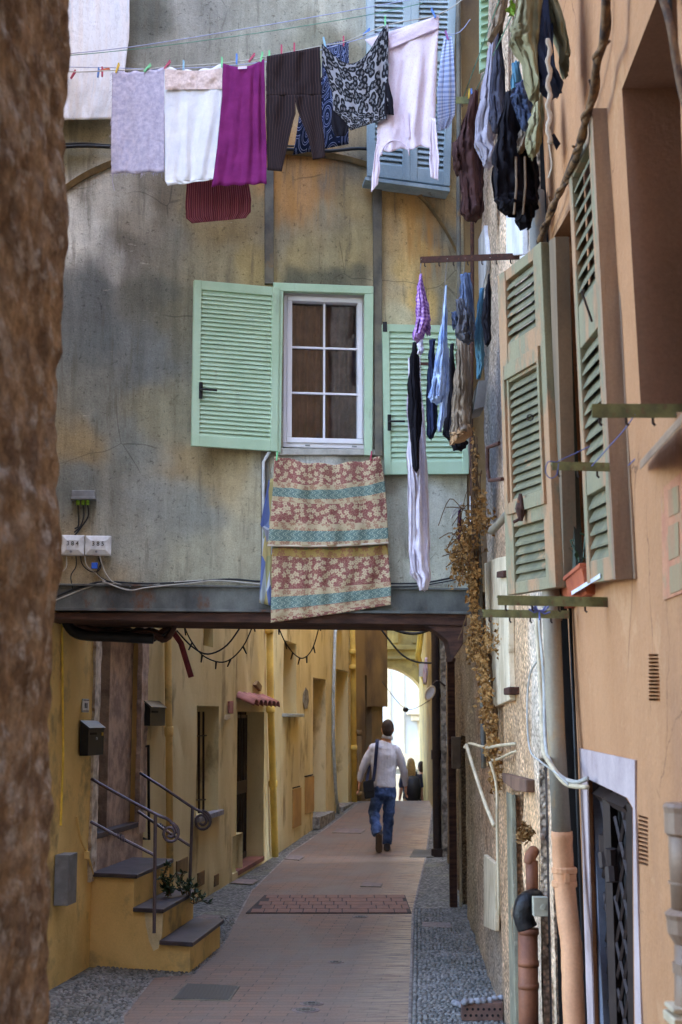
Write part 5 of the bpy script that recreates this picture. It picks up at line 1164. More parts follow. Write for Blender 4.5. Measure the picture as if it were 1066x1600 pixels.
c = at(883, 1370, Yd); m.tube([c + V((0, 0, .02)), c - V((0, 0, .02))], .043, 16); m.box(c + V((.0, -.046, 0)), .016, .02, .03); m.build('collar', K['pipep'], e)
rpipe(876, 960, 885, 1600, .02, .012, K['oldwood'], 'wall_pipe', 'thin rusty pipe in the corner just right of the fat drainpipe', pl=PP)
rpipe(889, 900, 916, 1600, .01, .007, K['cable_b'], 'wall_cable', 'black cable on the peach corner just right of the thin rusty pipe', pl=PP)
Yb_ = 6.15
e = E('clay_drainpipe', at(828, 1600, Yb_), 'brown clay soil pipe with a black taped elbow, lower right', 'drainpipe')
m = MB(); m.tube([at(825, 1452, Yb_), at(827, 1700, Yb_)], .042, 16)
for v in (1455, 1505, 1540): c = at(826, v, Yb_); m.tube([c + V((0, 0, .012)), c - V((0, 0, .012))], .0445, 16)
m.build('lower_pipe', K['pipeb'], e, smooth=True)
m = MB(); m.tube([at(831, 1345, Yb_ + .1), at(832, 1410, Yb_ + .1)], .027, 12); m.tube(catmull([at(828, 1348, Yb_ + .1), at(829, 1338, Yb_ + .1), at(834, 1330, Yb_ + .14)], 4), .026, 12); m.build('upper_pipe', K['pipeb'], e, smooth=True)
m = MB(); m.tube(catmull([at(824, 1450, Yb_), at(818, 1430, Yb_), at(822, 1410, Yb_), at(836, 1405, Yb_ + .06)], 5), [.044 + .003 * N(i * 2.3) for i in range(16)], 14); m.build('taped_elbow', mat('black_tape', C(38, 36, 38), C(22, 22, 24), sc=30, rough=.35, bump=.6, bsc=40), e, smooth=True)
m = MB(); c = at(844, 1416, Yb_ - .1); m.box(c, .06, .05, .078); m.tube([c + V((.01, -.026, 0)), c + V((.01, -.03, 0))], .012, 10); tag(m.build('junction_box', plain('putty_plastic', C(176, 170, 150), .5), bevel=.006), 'pale putty junction box beside the black taped elbow', 'junction box')
m = MB()
for k in range(260):
    c = at(820 + rr.gauss(0, 4.5), 1302 + rr.gauss(0, 5), Yb_ + rr.uniform(-.05, .05)); d = V((rr.gauss(0, 1), rr.gauss(0, 1), rr.gauss(0, 1))).normalized() * .02; w = d.orthogonal().normalized() * .007; m.add([c - d, c + w, c + d, c - w], [(0, 1, 2, 3)])
tag(m.build('dry_moss', K['leaf_dry']), 'brown tuft of dry moss on the wall above the clay pipe', 'moss')
# near warm-grey PVC pipe at the right edge
Yp_ = 2.93; e = E('plastic_drainpipe', at(1080, 1600, Yp_), 'warm grey plastic drainpipe with socket joints at the right edge', 'drainpipe')
c = lambda v, u=1086: at(u, v, Yp_)
X = lambda u, v: at(u, v, Yp_)
m = MB(); m.tube([X(1083, 1268), X(1090, 1420)], .052, 20); m.build('upper_pipe', K['pipegr'], e, smooth=True)
m = MB(); m.tube([X(1092, 1430), X(1094, 1700)], .0487, 20); m.build('lower_pipe', K['pipegr'], e, smooth=True)
m = MB(); m.tube([X(1084, 1256), X(1084, 1262), X(1084, 1270), X(1085, 1302), X(1085, 1308)], [.058, .062, .0595, .0595, .052], 20); m.build('socket_joint', K['pipegr'], e)
m = MB(); m.tube([X(1090, 1422), X(1090, 1426), X(1091, 1436), X(1091, 1458), X(1092, 1474)], [.054, .066, .063, .061, .0487], 20); m.build('socket_joint', K['pipegr'], e)
m = MB(); m.tube([X(1087, 1379), X(1087, 1382)], .0545, 20); m.build('joint_ring', K['pipegr'], e)
m = MB(); m.tube([X(1092, 1506), X(1092, 1522)], [.0523, .0514], 20); m.build('joint_ring', K['pipegr'], e)
m = MB(); m.box(X(1060, 1592), .04, .1, .02); m.box(X(1056, 1574), .03, .08, .01); tag(m.build('pipe_clip', K['cable_c'], bevel=.004), 'cream wall clip low at the right edge beside the plastic drainpipe', 'clip')
# cables and little pipes on the stone house
cable([(857, 720), (853, 960), (846, 1050), (848, 1150), (862, 1180), (890, 1215), (925, 1232)], .010, K['cable_c'], 'thick cream cable sweeping from the stone wall across the fat drainpipe', PP, off=.12) if 0 else None
cable([(838, 960, 6.0), (844, 1060, 5.9), (848, 1140, 5.7), (850, 1175, 5.5), (864, 1200, 5.28), (885, 1225, 5.2), (918, 1230, 4.95)], .009, K['cable_c'], 'thicker cream cable sweeping in front of the fat drainpipe')
cable([(842, 960, 6.0), (850, 1060, 5.85), (852, 1150, 5.6), (858, 1185, 5.4), (875, 1212, 5.24), (900, 1222, 5.1), (918, 1216, 4.97)], .008, K['cable_w'], 'white cable sweeping in front of the fat drainpipe')
cable([(842, 1030, 5.95), (828, 1055, 6.0), (824, 1110, 6.0), (828, 1170, 5.9), (845, 1190, 5.6), (866, 1205, 5.25), (890, 1228, 5.15)], .0045, K['cable_w'], 'thin white lead bowing out left then down to the cable bunch')
cable([(726, 1168, 8.6), (735, 1162, 8.6), (760, 1168, 8.2), (780, 1165, 7.8), (806, 1162, 7.4)], .009, K['cable_c'], 'upper cream pipe stub crossing the dry creeper')
cable([(762, 1176, 8.3), (764, 1186, 8.3), (776, 1187, 8.0), (800, 1176, 7.5), (808, 1174, 7.4)], .008, K['cable_c'], 'lower cream pipe stub crossing the dry creeper')
cable([(729, 1164, 8.6), (740, 1200, 8.3), (758, 1255, 7.9), (772, 1290, 7.6)], .011, K['cable_c'], 'diagonal cream pipe running down from the pipe stubs')
cable([(766, 1190, 7.9), (776, 1230, 7.9), (777, 1300, 7.9), (780, 1430, 7.9)], .009, K['cable_c'], 'slim ochre pipe going straight down the pebble-dash')
cable([(716, -10, 9.3), (717, 200, 9.3), (717, 400, 9.25), (722, 560, 9.1), (735, 700, 8.9), (748, 860, 8.7), (752, 1000, 8.6), (756, 1200, 8.5)], .016, K['strip'], 'long grey pipe running down the corner of the facade behind the creeper')
cable([(738, 330, 8.9), (738, 500, 8.9), (736, 640, 8.8), (738, 760, 8.8), (742, 930, 8.8)], .013, K['rust'], 'rust brown pipe beside the creeper, below the upper bracket')
cable([(812, 785, 6.9), (796, 800, 7.2), (780, 818, 7.5), (768, 830, 7.7)], .022, K['pipeg'], 'short slanting zinc pipe at the creeper, left of the old shutter')
m = MB(); m.tube([RW.px(741, 775, .1), RW.px(741, 812, .1)], .03, 10); m.tube([RW.px(741, 812, .1), RW.px(741, 822, .1)], [.03, .018], 10); tag(m.build('wall_lamp', K['boxw'], smooth=True), 'white tube-shaped outdoor lamp among the dry creeper leaves', 'lamp')
m = MB(); a = at(742, 620, 7.4); m.prism([at(741, 640, 7.4), at(748, 595, 7.4), at(762, 594, 7.4), at(757, 635, 7.4)], (0, .25, 0)); tag(m.build('vent_cowl', mat('zinc_cowl', C(120, 116, 112), C(88, 84, 84), rough=.5, bump=.2)), 'small grey zinc cowl on the stone wall beside the hanging jeans', 'vent')
# climbing branch on the peach wall
bp = [(842, 378), (853, 352), (862, 325), (876, 300), (888, 272), (903, 240), (908, 215), (915, 190), (926, 150), (933, 100), (944, 60), (948, 0), (956, -60)]
P = catmull([PP.px(u, v, .06 + .02 * N(v * .1)) for u, v in bp], 6)
e = E('climbing_branch', P[0], 'thick dry climbing stem twisting up the peach wall', 'vine')
m = MB(); m.tube(P, [.011 + .004 * N(i * .35, 3) + .001 * (i / 72) for i in range(len(P))], 9); m.tube([p + V((.012 * math.cos(i * .5), .01, .012 * math.sin(i * .5))) for i, p in enumerate(P)], .007, 6); m.build('stem', K['branch'], e, smooth=True)
for i in range(4, len(P), 9):
    p = P[i]; q = p + V((rr.uniform(-.025, .025), -.02, rr.uniform(-.01, .03))); m = MB(); m.tube([p, q], [.007, .004], 5); m.build('twig', K['branch'], e)
cable([(848, 380), (874, 300), (909, 205), (936, 90), (944, -20)], .006, K['cable_b'], 'black cable following the dry climbing stem on the peach wall', PP)
cable([(1030, -20, .04), (1048, 40, .04), (1058, 100, .04), (1075, 180, .04)], .010, K['branch'], 'brown cable bending down at the top right corner', PP)
cable([(1046, -20, .03), (1050, 60, .03), (1060, 130, .03), (1075, 190, .03)], .005, K['cable_b'], 'thin black cable beside the brown one at the top right corner', PP)
# brackets -------------------------------------------------
def bracket(u0, v0, u1, v1, Y, h, mt, label, hooks=5, dy=0.0):
    p, q = at(u0, v0, Y), at(u1, v1, Y + dy); e = E('line_bracket', q, label, 'bracket'); d = (q - p).normalized(); z = V((0, 0, 1)); y = V((0, 1, 0))
    m = MB(); m.prism([p, q, q - z * h, p - z * h], y * .006); m.prism([p + y * .006, q + y * .006, q + y * .035, p + y * .035], z * -.006); m.build('angle_bar', mt, e)
    for k in range(hooks):
        m = MB(); c = p.lerp(q, (k + .3) / (hooks + .2)) - z * h; m.tube([c + V((0, .01, .01)), c + V((0, .01, -.012)), c + V((.006, .01, -.018))], .0035, 5); m.build('hook', K['iron'], e)
    return e
bracket(657, 401, 818, 395, 6.7, .032, K['rust'], 'rusty iron bracket holding the lines of dangling clothes', 7)
bracket(681, 151, 738, 151, 9.0, .05, K['bracket'], 'short mossy iron bracket at the end of the upper washing line', 3)
bracket(925, 631, 1100, 631, 3.3, .033, K['bracket'], 'green iron bracket at the right edge, uppermost of the four green ones', 4)
bracket(863, 721, 992, 724, 4.02, .025, K['bracket'], 'green iron bracket with a blue cord loop, second of the four green ones', 4)
bracket(778, 930, 952, 933, 4.55, .032, K['bracket'], 'green iron bracket just below the left old shutter, third of the four', 4)
bracket(755, 952, 890, 954, 5.3, .030, K['bracket'], 'green iron bracket with a blue knot, lowest of the four green ones', 4)
bracket(652, 566, 672, 566, 9.0, .02, K['rust'], 'tiny rusty bracket against the green shutter behind the dark trousers', 1)
bl = plain('blue_cord', C(92, 100, 150), .6)
cable([(868, 722, 3.98), (856, 722, 3.98), (853, 738, 3.98), (860, 747, 3.98), (870, 742, 3.98), (873, 724, 3.98)], .0016, bl, 'loose blue cord loop at the end of the second green bracket')
cable([(870, 722, 3.98), (882, 716, 3.98), (900, 708, 3.98), (922, 697, 3.98)], .0016, bl, 'blue cord stretched from the loop to the old shutter')
cable([(925, 728, 3.98), (950, 700, 3.8), (975, 672, 3.6), (992, 648, 3.3)], .0016, bl, 'blue cord tied between the two upper green brackets, left one'); cable([(982, 727, 3.98), (1010, 700, 3.8), (1040, 665, 3.5), (1056, 648, 3.3)], .0016, bl, 'blue cord tied between the two upper green brackets, right one')
m = MB(); kc = at(843, 954, 5.28)
for k in range(9):
    d = V((rr.gauss(0, 1), rr.gauss(0, .5), rr.gauss(0, 1))).normalized(); m.tube([kc, kc + d * .02 + V((0, 0, -.01)), kc + d * rr.uniform(.03, .055)], .0035, 5)
tag(m.build('cord_knot', bl), 'frayed blue knot tied on the lowest green bracket', 'knot')
cable([(843, 955, 5.28), (845, 990, 5.28), (850, 1040, 5.28)], .003, K['cable_w'], 'thin white string hanging from the blue knot')
# ------------------------------------------------------------ washing lines
G0 = PL((-1.72, 8.55), (.75, 8.25)); G1 = PL((-1.72, 8.85), (.75, 8.6))
Lp = [(60, 100), (110, 112), (175, 110), (232, 108), (262, 104), (347, 99), (421, 88), (500, 72), (537, 66), (573, 52), (608, 38), (686, 22), (735, -10), (800, -60)]
def line(pts, pl, r, mt, label):
    m = MB(); m.tube(catmull([pl.px(u, v) for u, v in pts], 4), r, 6); return tag(m.build('washing_line', mt), label, 'washing line')
line(Lp, G0, .0035, K['cable_w'], 'white washing line carrying the front row of laundry')
line([(60, 104), (180, 106), (260, 108), (420, 96), (545, 66), (640, 40), (708, 54), (735, 30)], G1, .003, K['line'], 'pale cord carrying the rear row of laundry')
line([(40, 90), (200, 74), (400, 42), (572, 12), (640, 0)], G1, .003, K['line'], 'empty pale blue cord stretching above the laundry'); line([(40, 92), (200, 78), (400, 52), (572, 24), (660, 5)], G1, .0025, K['lineg'], 'empty green cord stretching above the laundry')
# peg prototype and copies
def peg(mt):
    c = V((0, 0, 0)); m = MB()
    for s in (-1, 1): m.prism([V((-.005, s * .002, -.035)), V((.005, s * .002, -.035)), V((.005, s * .009, .03)), V((-.005, s * .009, .03))], (0, s * .0045, 0))
    m.tube([V((-.006, 0, -.002)), V((.006, 0, -.002))], .006, 6)
    return m
protos = {}
def put_peg(pl, u, v, col, rot, label, off=0.0):
    P = pl.px(u, v, off)
    if col not in protos:
        o = peg(K[col]).build('clothes_peg', K[col], org=(0, 0, 0)); protos[col] = o
    else: o = protos[col].copy(); COL.objects.link(o)
    o.location = P; o.rotation_euler = (0, rot, 0); tag(o, label, 'clothes peg', 'plastic pegs on the washing lines')
pcol = {'pin_g': 'green', 'pin_r': 'dark red', 'pin_b': 'blue', 'pin_l': 'light blue', 'pin_o': 'orange', 'pin_p': 'purple', 'pin_y': 'yellow'}
for u, v, c_, r_, w in ((184, 106, 'pin_y', .3, 'at the left corner of the lilac rag'), (231, 106, 'pin_g', .7, 'slanting on the right half of the lilac rag'), (262, 101, 'pin_r', .6, 'between the lilac rag and the white towel'), (287, 102, 'pin_l', 0, 'on the left part of the white towel'),
                        (347, 97, 'pin_g', 0, 'between the white towel and the magenta dress'), (370, 92, 'pin_b', 0, 'on the left shoulder of the magenta dress'), (394, 90, 'pin_r', .6, 'on the middle of the magenta dress'), (409, 89, 'pin_g', .2, 'on the right shoulder of the magenta dress'), (421, 87, 'pin_g', 0, 'at the left end of the pinstriped trousers'),
                        (440, 78, 'pin_r', 0, 'on the waistband of the pinstriped trousers, left'), (460, 75, 'pin_r', 0, 'on the waistband of the pinstriped trousers, right'), (507, 66, 'pin_l', -.2, 'at the left end of the leopard blouse'), (602, 33, 'pin_g', 0, 'at the right top of the leopard blouse'), (677, 20, 'pin_b', -.4, 'at the right corner of the pink blouse')):
    put_peg(G0, u, v, c_, r_, '%s peg %s' % (pcol[c_], w), .004)
for u, v, c_, r_, w in ((537, 64, 'pin_r', 0, 'holding the blue swirl dress'), (573, 50, 'pin_b', .8, 'at the left corner of the pink blouse'), (698, 55, 'pin_p', -.3, 'holding the blue checked shirt'), (115, 116, 'pin_r', .5, 'alone in front of the white floral sheet'), (154, 113, 'pin_b', .1, 'hanging loose over the white sheet, left one'), (160, 112, 'pin_r', .0, 'hanging loose over the white sheet, middle one'), (165, 109, 'pin_o', 1.4, 'lying flat above the two loose ones'),):
    put_peg(G1, u, v, c_, r_, '%s peg %s' % (pcol[c_], w), .004)
# ------------------------------------------------------------ flat hanging laundry
def sheet(m, rows, pl, off=0, amp=.012, nf=5, ph=0, nu=44, sub=5, top=.25, curve=None, edge=.0, up=False, us=1.0, bow=0.0):
    R = []
    for i in range(len(rows) - 1):
        for k in range(sub):
            t = k / sub; R.append([rows[i][j] + (rows[i + 1][j] - rows[i][j]) * t for j in range(4)])
    R.append(rows[-1]); n = len(R) - 1
    # cumulative for uv
    def P(a, b):
        i = min(int(b * n), n - 1); t = b * n - i; r = [R[i][j] + (R[i + 1][j] - R[i][j]) * t for j in range(4)]
        u = r[0] + (r[2] - r[0]) * a; v = r[1] + (r[3] - r[1]) * a
        w = top + (1 - top) * min(1, b * 1.5)
        aa = (u / 100.0) if up else a
        s1 = math.sin(aa * nf * 2 * PI + ph + 2.2 * N(b * 1.3, ph) + 4.0 * N(aa * 1.7, b * .8, ph))
        d = amp * w * (s1 * (.35 + .9 * abs(N(aa * 2.1, b * 1.2, ph + 20))) + 1.1 * N(aa * 4, b * 1.6, ph + 3) + .5 * N(aa * 11, b * 5, ph + 7))
        v += edge * w * (math.sin(a * nf * 2 * PI + ph + .5)) * b
        if curve: v += curve(a) * (1 - b) ** 2
        if bow: v += bow * math.sin(PI * a) * (1 - .75 * b) + 1.6 * math.sin(a * 23 + ph) * (1 - b) ** 2
        return pl.px(u + .8 * N(b * 6, a * 2, ph), v, off + d)
    k0 = len(m.uv); m.grid(P, nu, n * 2 if n < 30 else n)
    if us != 1: m.uv[k0:] = [(x * us, y) for x, y in m.uv[k0:]]
    return P
def hang(name, label, cat, rows, pl, mt, **k):
    m = MB(); sheet(m, rows, pl, **k); o = m.build(name, mt, smooth=True, solid=.003, recalc=False); tag(o, label, cat, None); return o
hang('sheet', 'white floral bed sheet hanging at the top left behind the pegs', 'sheet', [(80, -60, 203, -60), (80, 60, 202, 60), (80, 150, 192, 135), (80, 188, 178, 186)], FP, K['p_curt'], off=.12, amp=.02, nf=2.5)
hang('rag', 'frayed lilac grey terry rag, leftmost in the front row of laundry', 'rag', [(176, 112, 257, 106), (175, 160, 258, 150), (174, 220, 257, 215), (174, 271, 257, 268)], G0, K['c_rag'], amp=.010, nf=2.2, ph=1, bow=2.5, edge=1.2)
m = MB(); rf = random.Random(2)
for k in range(90):
    t = rf.random(); side = rf.random()
    p = G0.px(174 + 83 * t, 270, .004) if side < .45 else (G0.px(175, 112 + 158 * t, .004) if side < .8 else G0.px(176 + 80 * t, 110, .004)); q = p + V((rf.uniform(-.02, .01), 0, rf.uniform(-.035, .005))); m.tube([p, p.lerp(q, .5) + V((rf.uniform(-.005, .005), 0, 0)), q], .0012, 3)
m.tube([G0.px(177, 268), G0.px(176, 285), G0.px(179, 298)], .002, 4); fr_o = m.build('fringe', K['c_rag'], D.objects['rag'])
o = hang('towel', 'white jersey towel with a peach lace band, between the lilac rag and the magenta dress', 'towel', [(257, 104, 349, 100), (257, 140, 348, 140), (257, 210, 342, 205), (258, 282, 336, 276), (262, 290, 334, 280)], G0, K['c_white'], amp=.016, bow=3, nf=2.2, ph=2, edge=.6, curve=lambda a: 5 * math.sin(PI * a))
m = MB(); sheet(m, [(257.5, 107, 347.5, 106), (258, 140, 347, 139)], G0, off=.016, amp=.012, nf=2.2, ph=2, curve=lambda a: 4 * math.sin(PI * a)); m.build('lace_band', K['c_lace'], o, smooth=True, recalc=False)
o = hang('sleeveless_dress', 'plain magenta sleeveless dress hanging beside the white towel', 'dress', [(349, 99, 413, 92), (347, 150, 414, 140), (340, 230, 416, 225), (331, 291, 417, 287)], G0, K['c_mag'], amp=.018, nf=4, ph=.6, off=.008, edge=1.1, curve=lambda a: 9 * math.sin(PI * a))
m = MB(); sheet(m, [(372, 104, 386, 103), (372, 108, 386, 107)], G0, off=.022, amp=0, nf=1, nu=4); m.build('label_patch', K['c_pink'], o)
hang('skirt', 'dark red striped knitted skirt showing below the magenta dress', 'skirt', [(294, 200, 386, 190), (292, 285, 388, 280), (290, 325, 393, 312), (291, 341, 392, 331), (300, 349, 384, 341)], G1, K['p_skirt'], amp=.012, nf=7, ph=2)
# pinstriped capri trousers
m = MB()
sheet(m, [(417, 88, 500, 73), (416, 130, 502, 125), (416, 149, 503, 148)], G0, amp=.01, nf=4, ph=.3, off=.0115, up=True, top=1)
sheet(m, [(416, 149, 462, 148), (416, 185, 462, 178), (417, 225, 452, 215), (418, 266, 441, 268)], G0, amp=.01, nf=4, ph=.3, off=.0115, nu=24, up=True, top=1, us=.5)
sheet(m, [(459, 148, 503, 148), (467, 178, 503, 178), (482, 215, 506, 210), (489, 250, 509, 246)], G0, amp=.01, nf=4, ph=.3, off=.0115, nu=24, up=True, top=1, us=.45)
tag(m.build('capri_trousers', K['p_trouser'], smooth=True, solid=.003, recalc=False), 'dark brown pinstriped capri trousers hung by the waistband', 'trousers')
m = MB(); sheet(m, [(505, 70, 545, 62), (503, 120, 545, 110), (470, 170, 545, 160), (458, 242, 545, 225)], G1, amp=.014, nf=4, ph=.3)
tag(m.build('printed_dress', K['p_swirl'], smooth=True, solid=.003, recalc=False), 'navy and white swirl printed dress behind the leopard blouse', 'dress')
m = MB()
sheet(m, [(503, 68, 607, 36), (503, 92, 607, 70), (512, 120, 607, 105), (519, 145, 607, 140), (521, 172, 606, 170), (538, 188, 604, 186), (548, 204, 590, 190)], G0, amp=.012, nf=4, ph=.9, off=.012, curve=lambda a: 46 * (math.sin(PI * min(1, a * 1.02)) ** 1.1) * (1.0 if a < .75 else 1 - (a - .75) * 1.2), nu=60)
b_ = m.build('leopard_blouse', K['p_leo'], smooth=True, solid=.003, recalc=False); tag(b_, 'grey leopard print blouse with black sleeves, hung lopsided', 'blouse')
m = MB(); sheet(m, [(519, 170, 542, 176), (518, 195, 545, 200), (523, 214, 540, 212)], G0, amp=.01, nf=2, ph=1, off=.005, nu=16); m.build('sleeve', K['c_black'], b_, smooth=True, solid=.003, recalc=False); m = MB(); sheet(m, [(602, 130, 607, 128), (601, 160, 614, 155), (600, 178, 616, 180)], G0, amp=.01, nf=1.5, ph=1, off=.02, nu=16); m.build('sleeve', K['c_black'], b_, smooth=True, solid=.003, recalc=False)
o = hang('pink_blouse', 'pale pink long sleeved blouse hanging upside down before the blue shutters', 'blouse', [(570, 62, 686, 24), (608, 100, 684, 80), (602, 140, 682, 130), (590, 195, 680, 200), (588, 238, 682, 228)], G0, K['p_pink'], amp=.022, nf=3, ph=3, off=-.03, edge=2)
m = MB(); sheet(m, [(588, 225, 600, 230), (585, 245, 593, 246), (582, 270, 594, 262), (580, 300, 591, 288)], G0, amp=.008, nf=1, off=-.02, nu=10); m.build('sleeve', K['p_pink'], o, smooth=True, solid=.003, recalc=False); m = MB(); sheet(m, [(672, 185, 681, 185), (672, 225, 684, 225), (671, 250, 686, 245), (673, 277, 685, 282)], G0, amp=.008, nf=1.3, off=-.015, nu=10); m.build('sleeve', K['p_pink'], o, smooth=True, solid=.003, recalc=False)
m = MB(); sheet(m, [(602, 60, 686, 24), (606, 78, 686, 44)], G0, amp=.006, nf=2, off=-.012, nu=20); m.build('hem', K['c_pink'], o, smooth=True, solid=.002, recalc=False)
m = MB(); sheet(m, [(630, 172, 636, 172), (632, 195, 639, 194), (633, 216, 641, 214)], G0, amp=.003, nf=1, off=-.008, nu=6); 
nk = [G0.px(618 + 24 * math.sin(t) * .9, 243 - 24 * abs(math.cos(t)) * 1.0, -.005) for t in [-PI / 2 + PI * i / 14 for i in range(15)]]; m.tube(nk, .004, 5); m.build('placket', K['c_pink'], o, smooth=True, recalc=False)
hang('checked_shirt', 'blue gingham shirt hanging behind the pink blouse, rightmost in its row', 'shirt', [(694, 57, 706, 56), (688, 95, 710, 90), (683, 150, 712, 150), (684, 190, 711, 180), (684, 206, 700, 200)], G1, K['p_bluecheck'], amp=.014, nf=3, ph=3)
# bedspread over the ledge
def bedP(rows, off, ph, amp, bow=0):
    m = MB(); sheet(m, rows, FP, off=off, amp=amp, nf=4.5, ph=ph, nu=80, sub=8, top=1.0, bow=bow); return m
o = bedP([(429, 712, 594, 714), (427, 760, 601, 752), (424, 800, 605, 800), (418, 852, 608, 848)], .14, 1, .022, 12).build('bedspread', K['p_bed'], smooth=True, solid=.004, recalc=False)
me = o.data; uvl = me.uv_layers[0].data
for l in me.loops: uvl[l.index].uv[1] = .5 + uvl[l.index].uv[1] * .5
tag(o, 'floral and teal banded quilted bedspread draped below the window', 'bedspread')
m = bedP([(426, 838, 604, 832), (425, 880, 608, 880), (424, 930, 611, 915), (423, 973, 611, 945)], .09, 2, .02, 4)
l2 = m.build('lower_layer', K['p_bed'], o, smooth=True, solid=.004, recalc=False); uvl = l2.data.uv_layers[0].data
for l in l2.data.loops: uvl[l.index].uv[1] = uvl[l.index].uv[1] * .48
m = MB(); m.tube([FP.px(418 + (608 - 418) * i / 20, 852 - 4 * i / 20 + 3 * math.sin(PI * i / 20), .142) for i in range(21)], .008, 6); m.build('hem', K['c_cream'], o, smooth=True)
hang('blanket', 'blue and green patchwork blanket peeping out left of the bedspread', 'blanket', [(420, 750, 432, 745), (407, 820, 432, 820), (412, 828, 432, 830), (409, 870, 432, 870), (405, 942, 430, 948)], FP, K['p_towel'], off=.07, amp=.01, nf=1, ph=2, nu=12)
for (u, v, c_, w) in ((433, 712, 'pin_g', 'left top corner of the bedspread'), (580, 712, 'pin_r', 'right top corner of the bedspread')): put_peg(FP, u, v, c_, .1, '%s peg at the %s' % (pcol[c_], w), .15)
# ------------------------------------------------------------ garments seen edge-on: closed draped volumes
def garment(m, rows, Y, dep=.09, ph=0, k1=3, n=48, sub=9, fold=.22, dY=0.0, cut=1.0):
    R = []
    for i in range(len(rows) - 1):
        for k in range(sub):
            t = k / sub; t2 = t; R.append([rows[i][j] + (rows[i + 1][j] - rows[i][j]) * t2 for j in range(4)] + [(i + t) / (len(rows) - 1)])
    R.append(list(rows[-1]) + [1.0]); rings = []
    for (ul, vl, ur, vr, b) in R:
        yy = Y + dY * b; L, Rr = at(ul, vl, yy), at(ur, vr, yy); c = (L + Rr) / 2; h = (Rr - L) / 2; rg = []
        env = min(1, .25 + b * 2.2) * (1 if b < .97 else .75)
        for q in range(n):
            a = 2 * PI * q / n; ca, sa = math.cos(a), math.sin(a)
            f = 1 + fold * (math.sin(k1 * a + ph + 2 * N(b * 2, ph)) + .8 * math.sin((k1 * 2 + 1) * a + ph * 2 + 3 * N(b * 3, ph + 5))) * abs(sa)
            w = 1 - (.16 * abs(N(b * 6, ca > 0, ph)) + .12 * abs(N(b * 17, ca > 0, ph))) if abs(ca) > .4 else 1
            rg1 = 1 - abs(N(ca * 2.6 + ph + .8 * N(b * 3, ph), sa * .8, b * 1.1)) * 4; rg2 = 1 - abs(N(ca * 5 + ph * 2 + b * 2, sa, b * 3.2 + ph)) * 4
            wr = -(.020 * max(rg1, -.4) + .011 * max(rg2, -.4)) * env * min(1.2, h.length / .06) + .010 * N(ca * 4, sa * 2 + ph, b * 7 + 9)
            rg.append(c + h * ca * w + V((ca * wr * .6, dep * sa * f * env + (wr * 1.6 if sa < 0 else -wr), 0)) + V((0, 0, .02 * N(a * 1.2, b * 4, ph))))
        rings.append(rg)
    m.rings(rings); return m
def gar(name, label, cat, parts, Y, mt, **k):
    m = MB()
    for i, r in enumerate(parts):
        kk = dict(k); kk['ph'] = k.get('ph', 0) + i * 1.7; garment(m, r, Y + .03 * i, **kk)
    return tag(m.build(name, mt, smooth=True, recalc=True), label, cat)
# under the rusty bracket
hangers = []
gar('checked_shirt', 'small purple gingham shirt hanging first from the rusty bracket', 'shirt', [[(656, 430, 659, 430), (651, 450, 664, 452), (650, 475, 671, 478), (650, 500, 673, 500), (645, 522, 662, 528), (645, 530, 655, 532)], [(660, 480, 671, 480), (664, 510, 673, 510), (667, 522, 673, 522)]], 6.9, K['p_purcheck'], dep=.05)
o = gar('jumper', 'pale lilac knitted top dangling below the purple gingham shirt', 'top', [[(651, 505, 660, 510), (651, 530, 661, 530), (654, 548, 662, 550), (652, 552, 660, 552)]], 7.2, K['c_pwhite'], dep=.03)
gar('dark_dress', 'long black garment hanging in front of the white knitted trousers', 'dress', [[(645, 536, 651, 536), (640, 560, 656, 560), (637, 600, 658, 600), (638, 650, 660, 655), (641, 690, 656, 690), (645, 730, 655, 732), (648, 735, 653, 736)]], 8.0, K['c_black'], dep=.06)
gar('knitted_trousers', 'long pale lilac knitted trousers hanging lowest, down to the beam', 'trousers', [[(638, 560, 658, 560), (635, 620, 662, 620), (636, 680, 667, 680), (636, 720, 668, 720), (638, 800, 671, 800), (638, 860, 672, 860), (640, 898, 673, 890), (650, 908, 674, 906), (655, 921, 668, 922)]], 8.25, K['c_pwhite'], dep=.05, fold=.35)
gar('light_blue_shirt', 'light blue and white shirt hanging pointed side up, second on its line', 'shirt', [[(696, 448, 698, 448), (692, 490, 699, 490), (684, 540, 700, 540), (676, 590, 699, 590), (669, 622, 697, 622), (673, 627, 688, 629)], [(690, 545, 702, 545), (688, 610, 702, 610), (684, 660, 697, 650), (684, 672, 690, 674)]], 7.1, K['c_lblue'], dep=.05)
gar('navy_trousers', 'crumpled navy trousers hanging behind the light blue shirt', 'trousers', [[(671, 532, 681, 532), (669, 560, 680, 560), (667, 600, 683, 600), (666, 650, 684, 650), (667, 680, 683, 670), (670, 684, 677, 684)]], 8.0, K['c_navy'], dep=.07)
gar('dark_shorts', 'black shorts hanging behind the tan trousers', 'shorts', [[(704, 538, 709, 538), (699, 580, 712, 580), (697, 640, 714, 640), (691, 680, 716, 680), (702, 690, 732, 692), (708, 704, 728, 700)]], 7.9, K['c_black'], dep=.06)
gar('tan_trousers', 'taupe trousers with tan hems hanging below the jeans', 'trousers', [[(713, 528, 736, 530), (711, 570, 738, 570), (706, 630, 739, 630), (704, 668, 738, 664), (703, 690, 738, 676)]], 7.5, K['c_taupe'], dep=.06, fold=.15)
m = MB(); garment(m, [(703.5, 676, 738.5, 664), (703, 696, 738, 680)], 7.48, dep=.07, fold=.12); m.build('hem', K['c_tan'], D.objects['tan_trousers'], smooth=True)
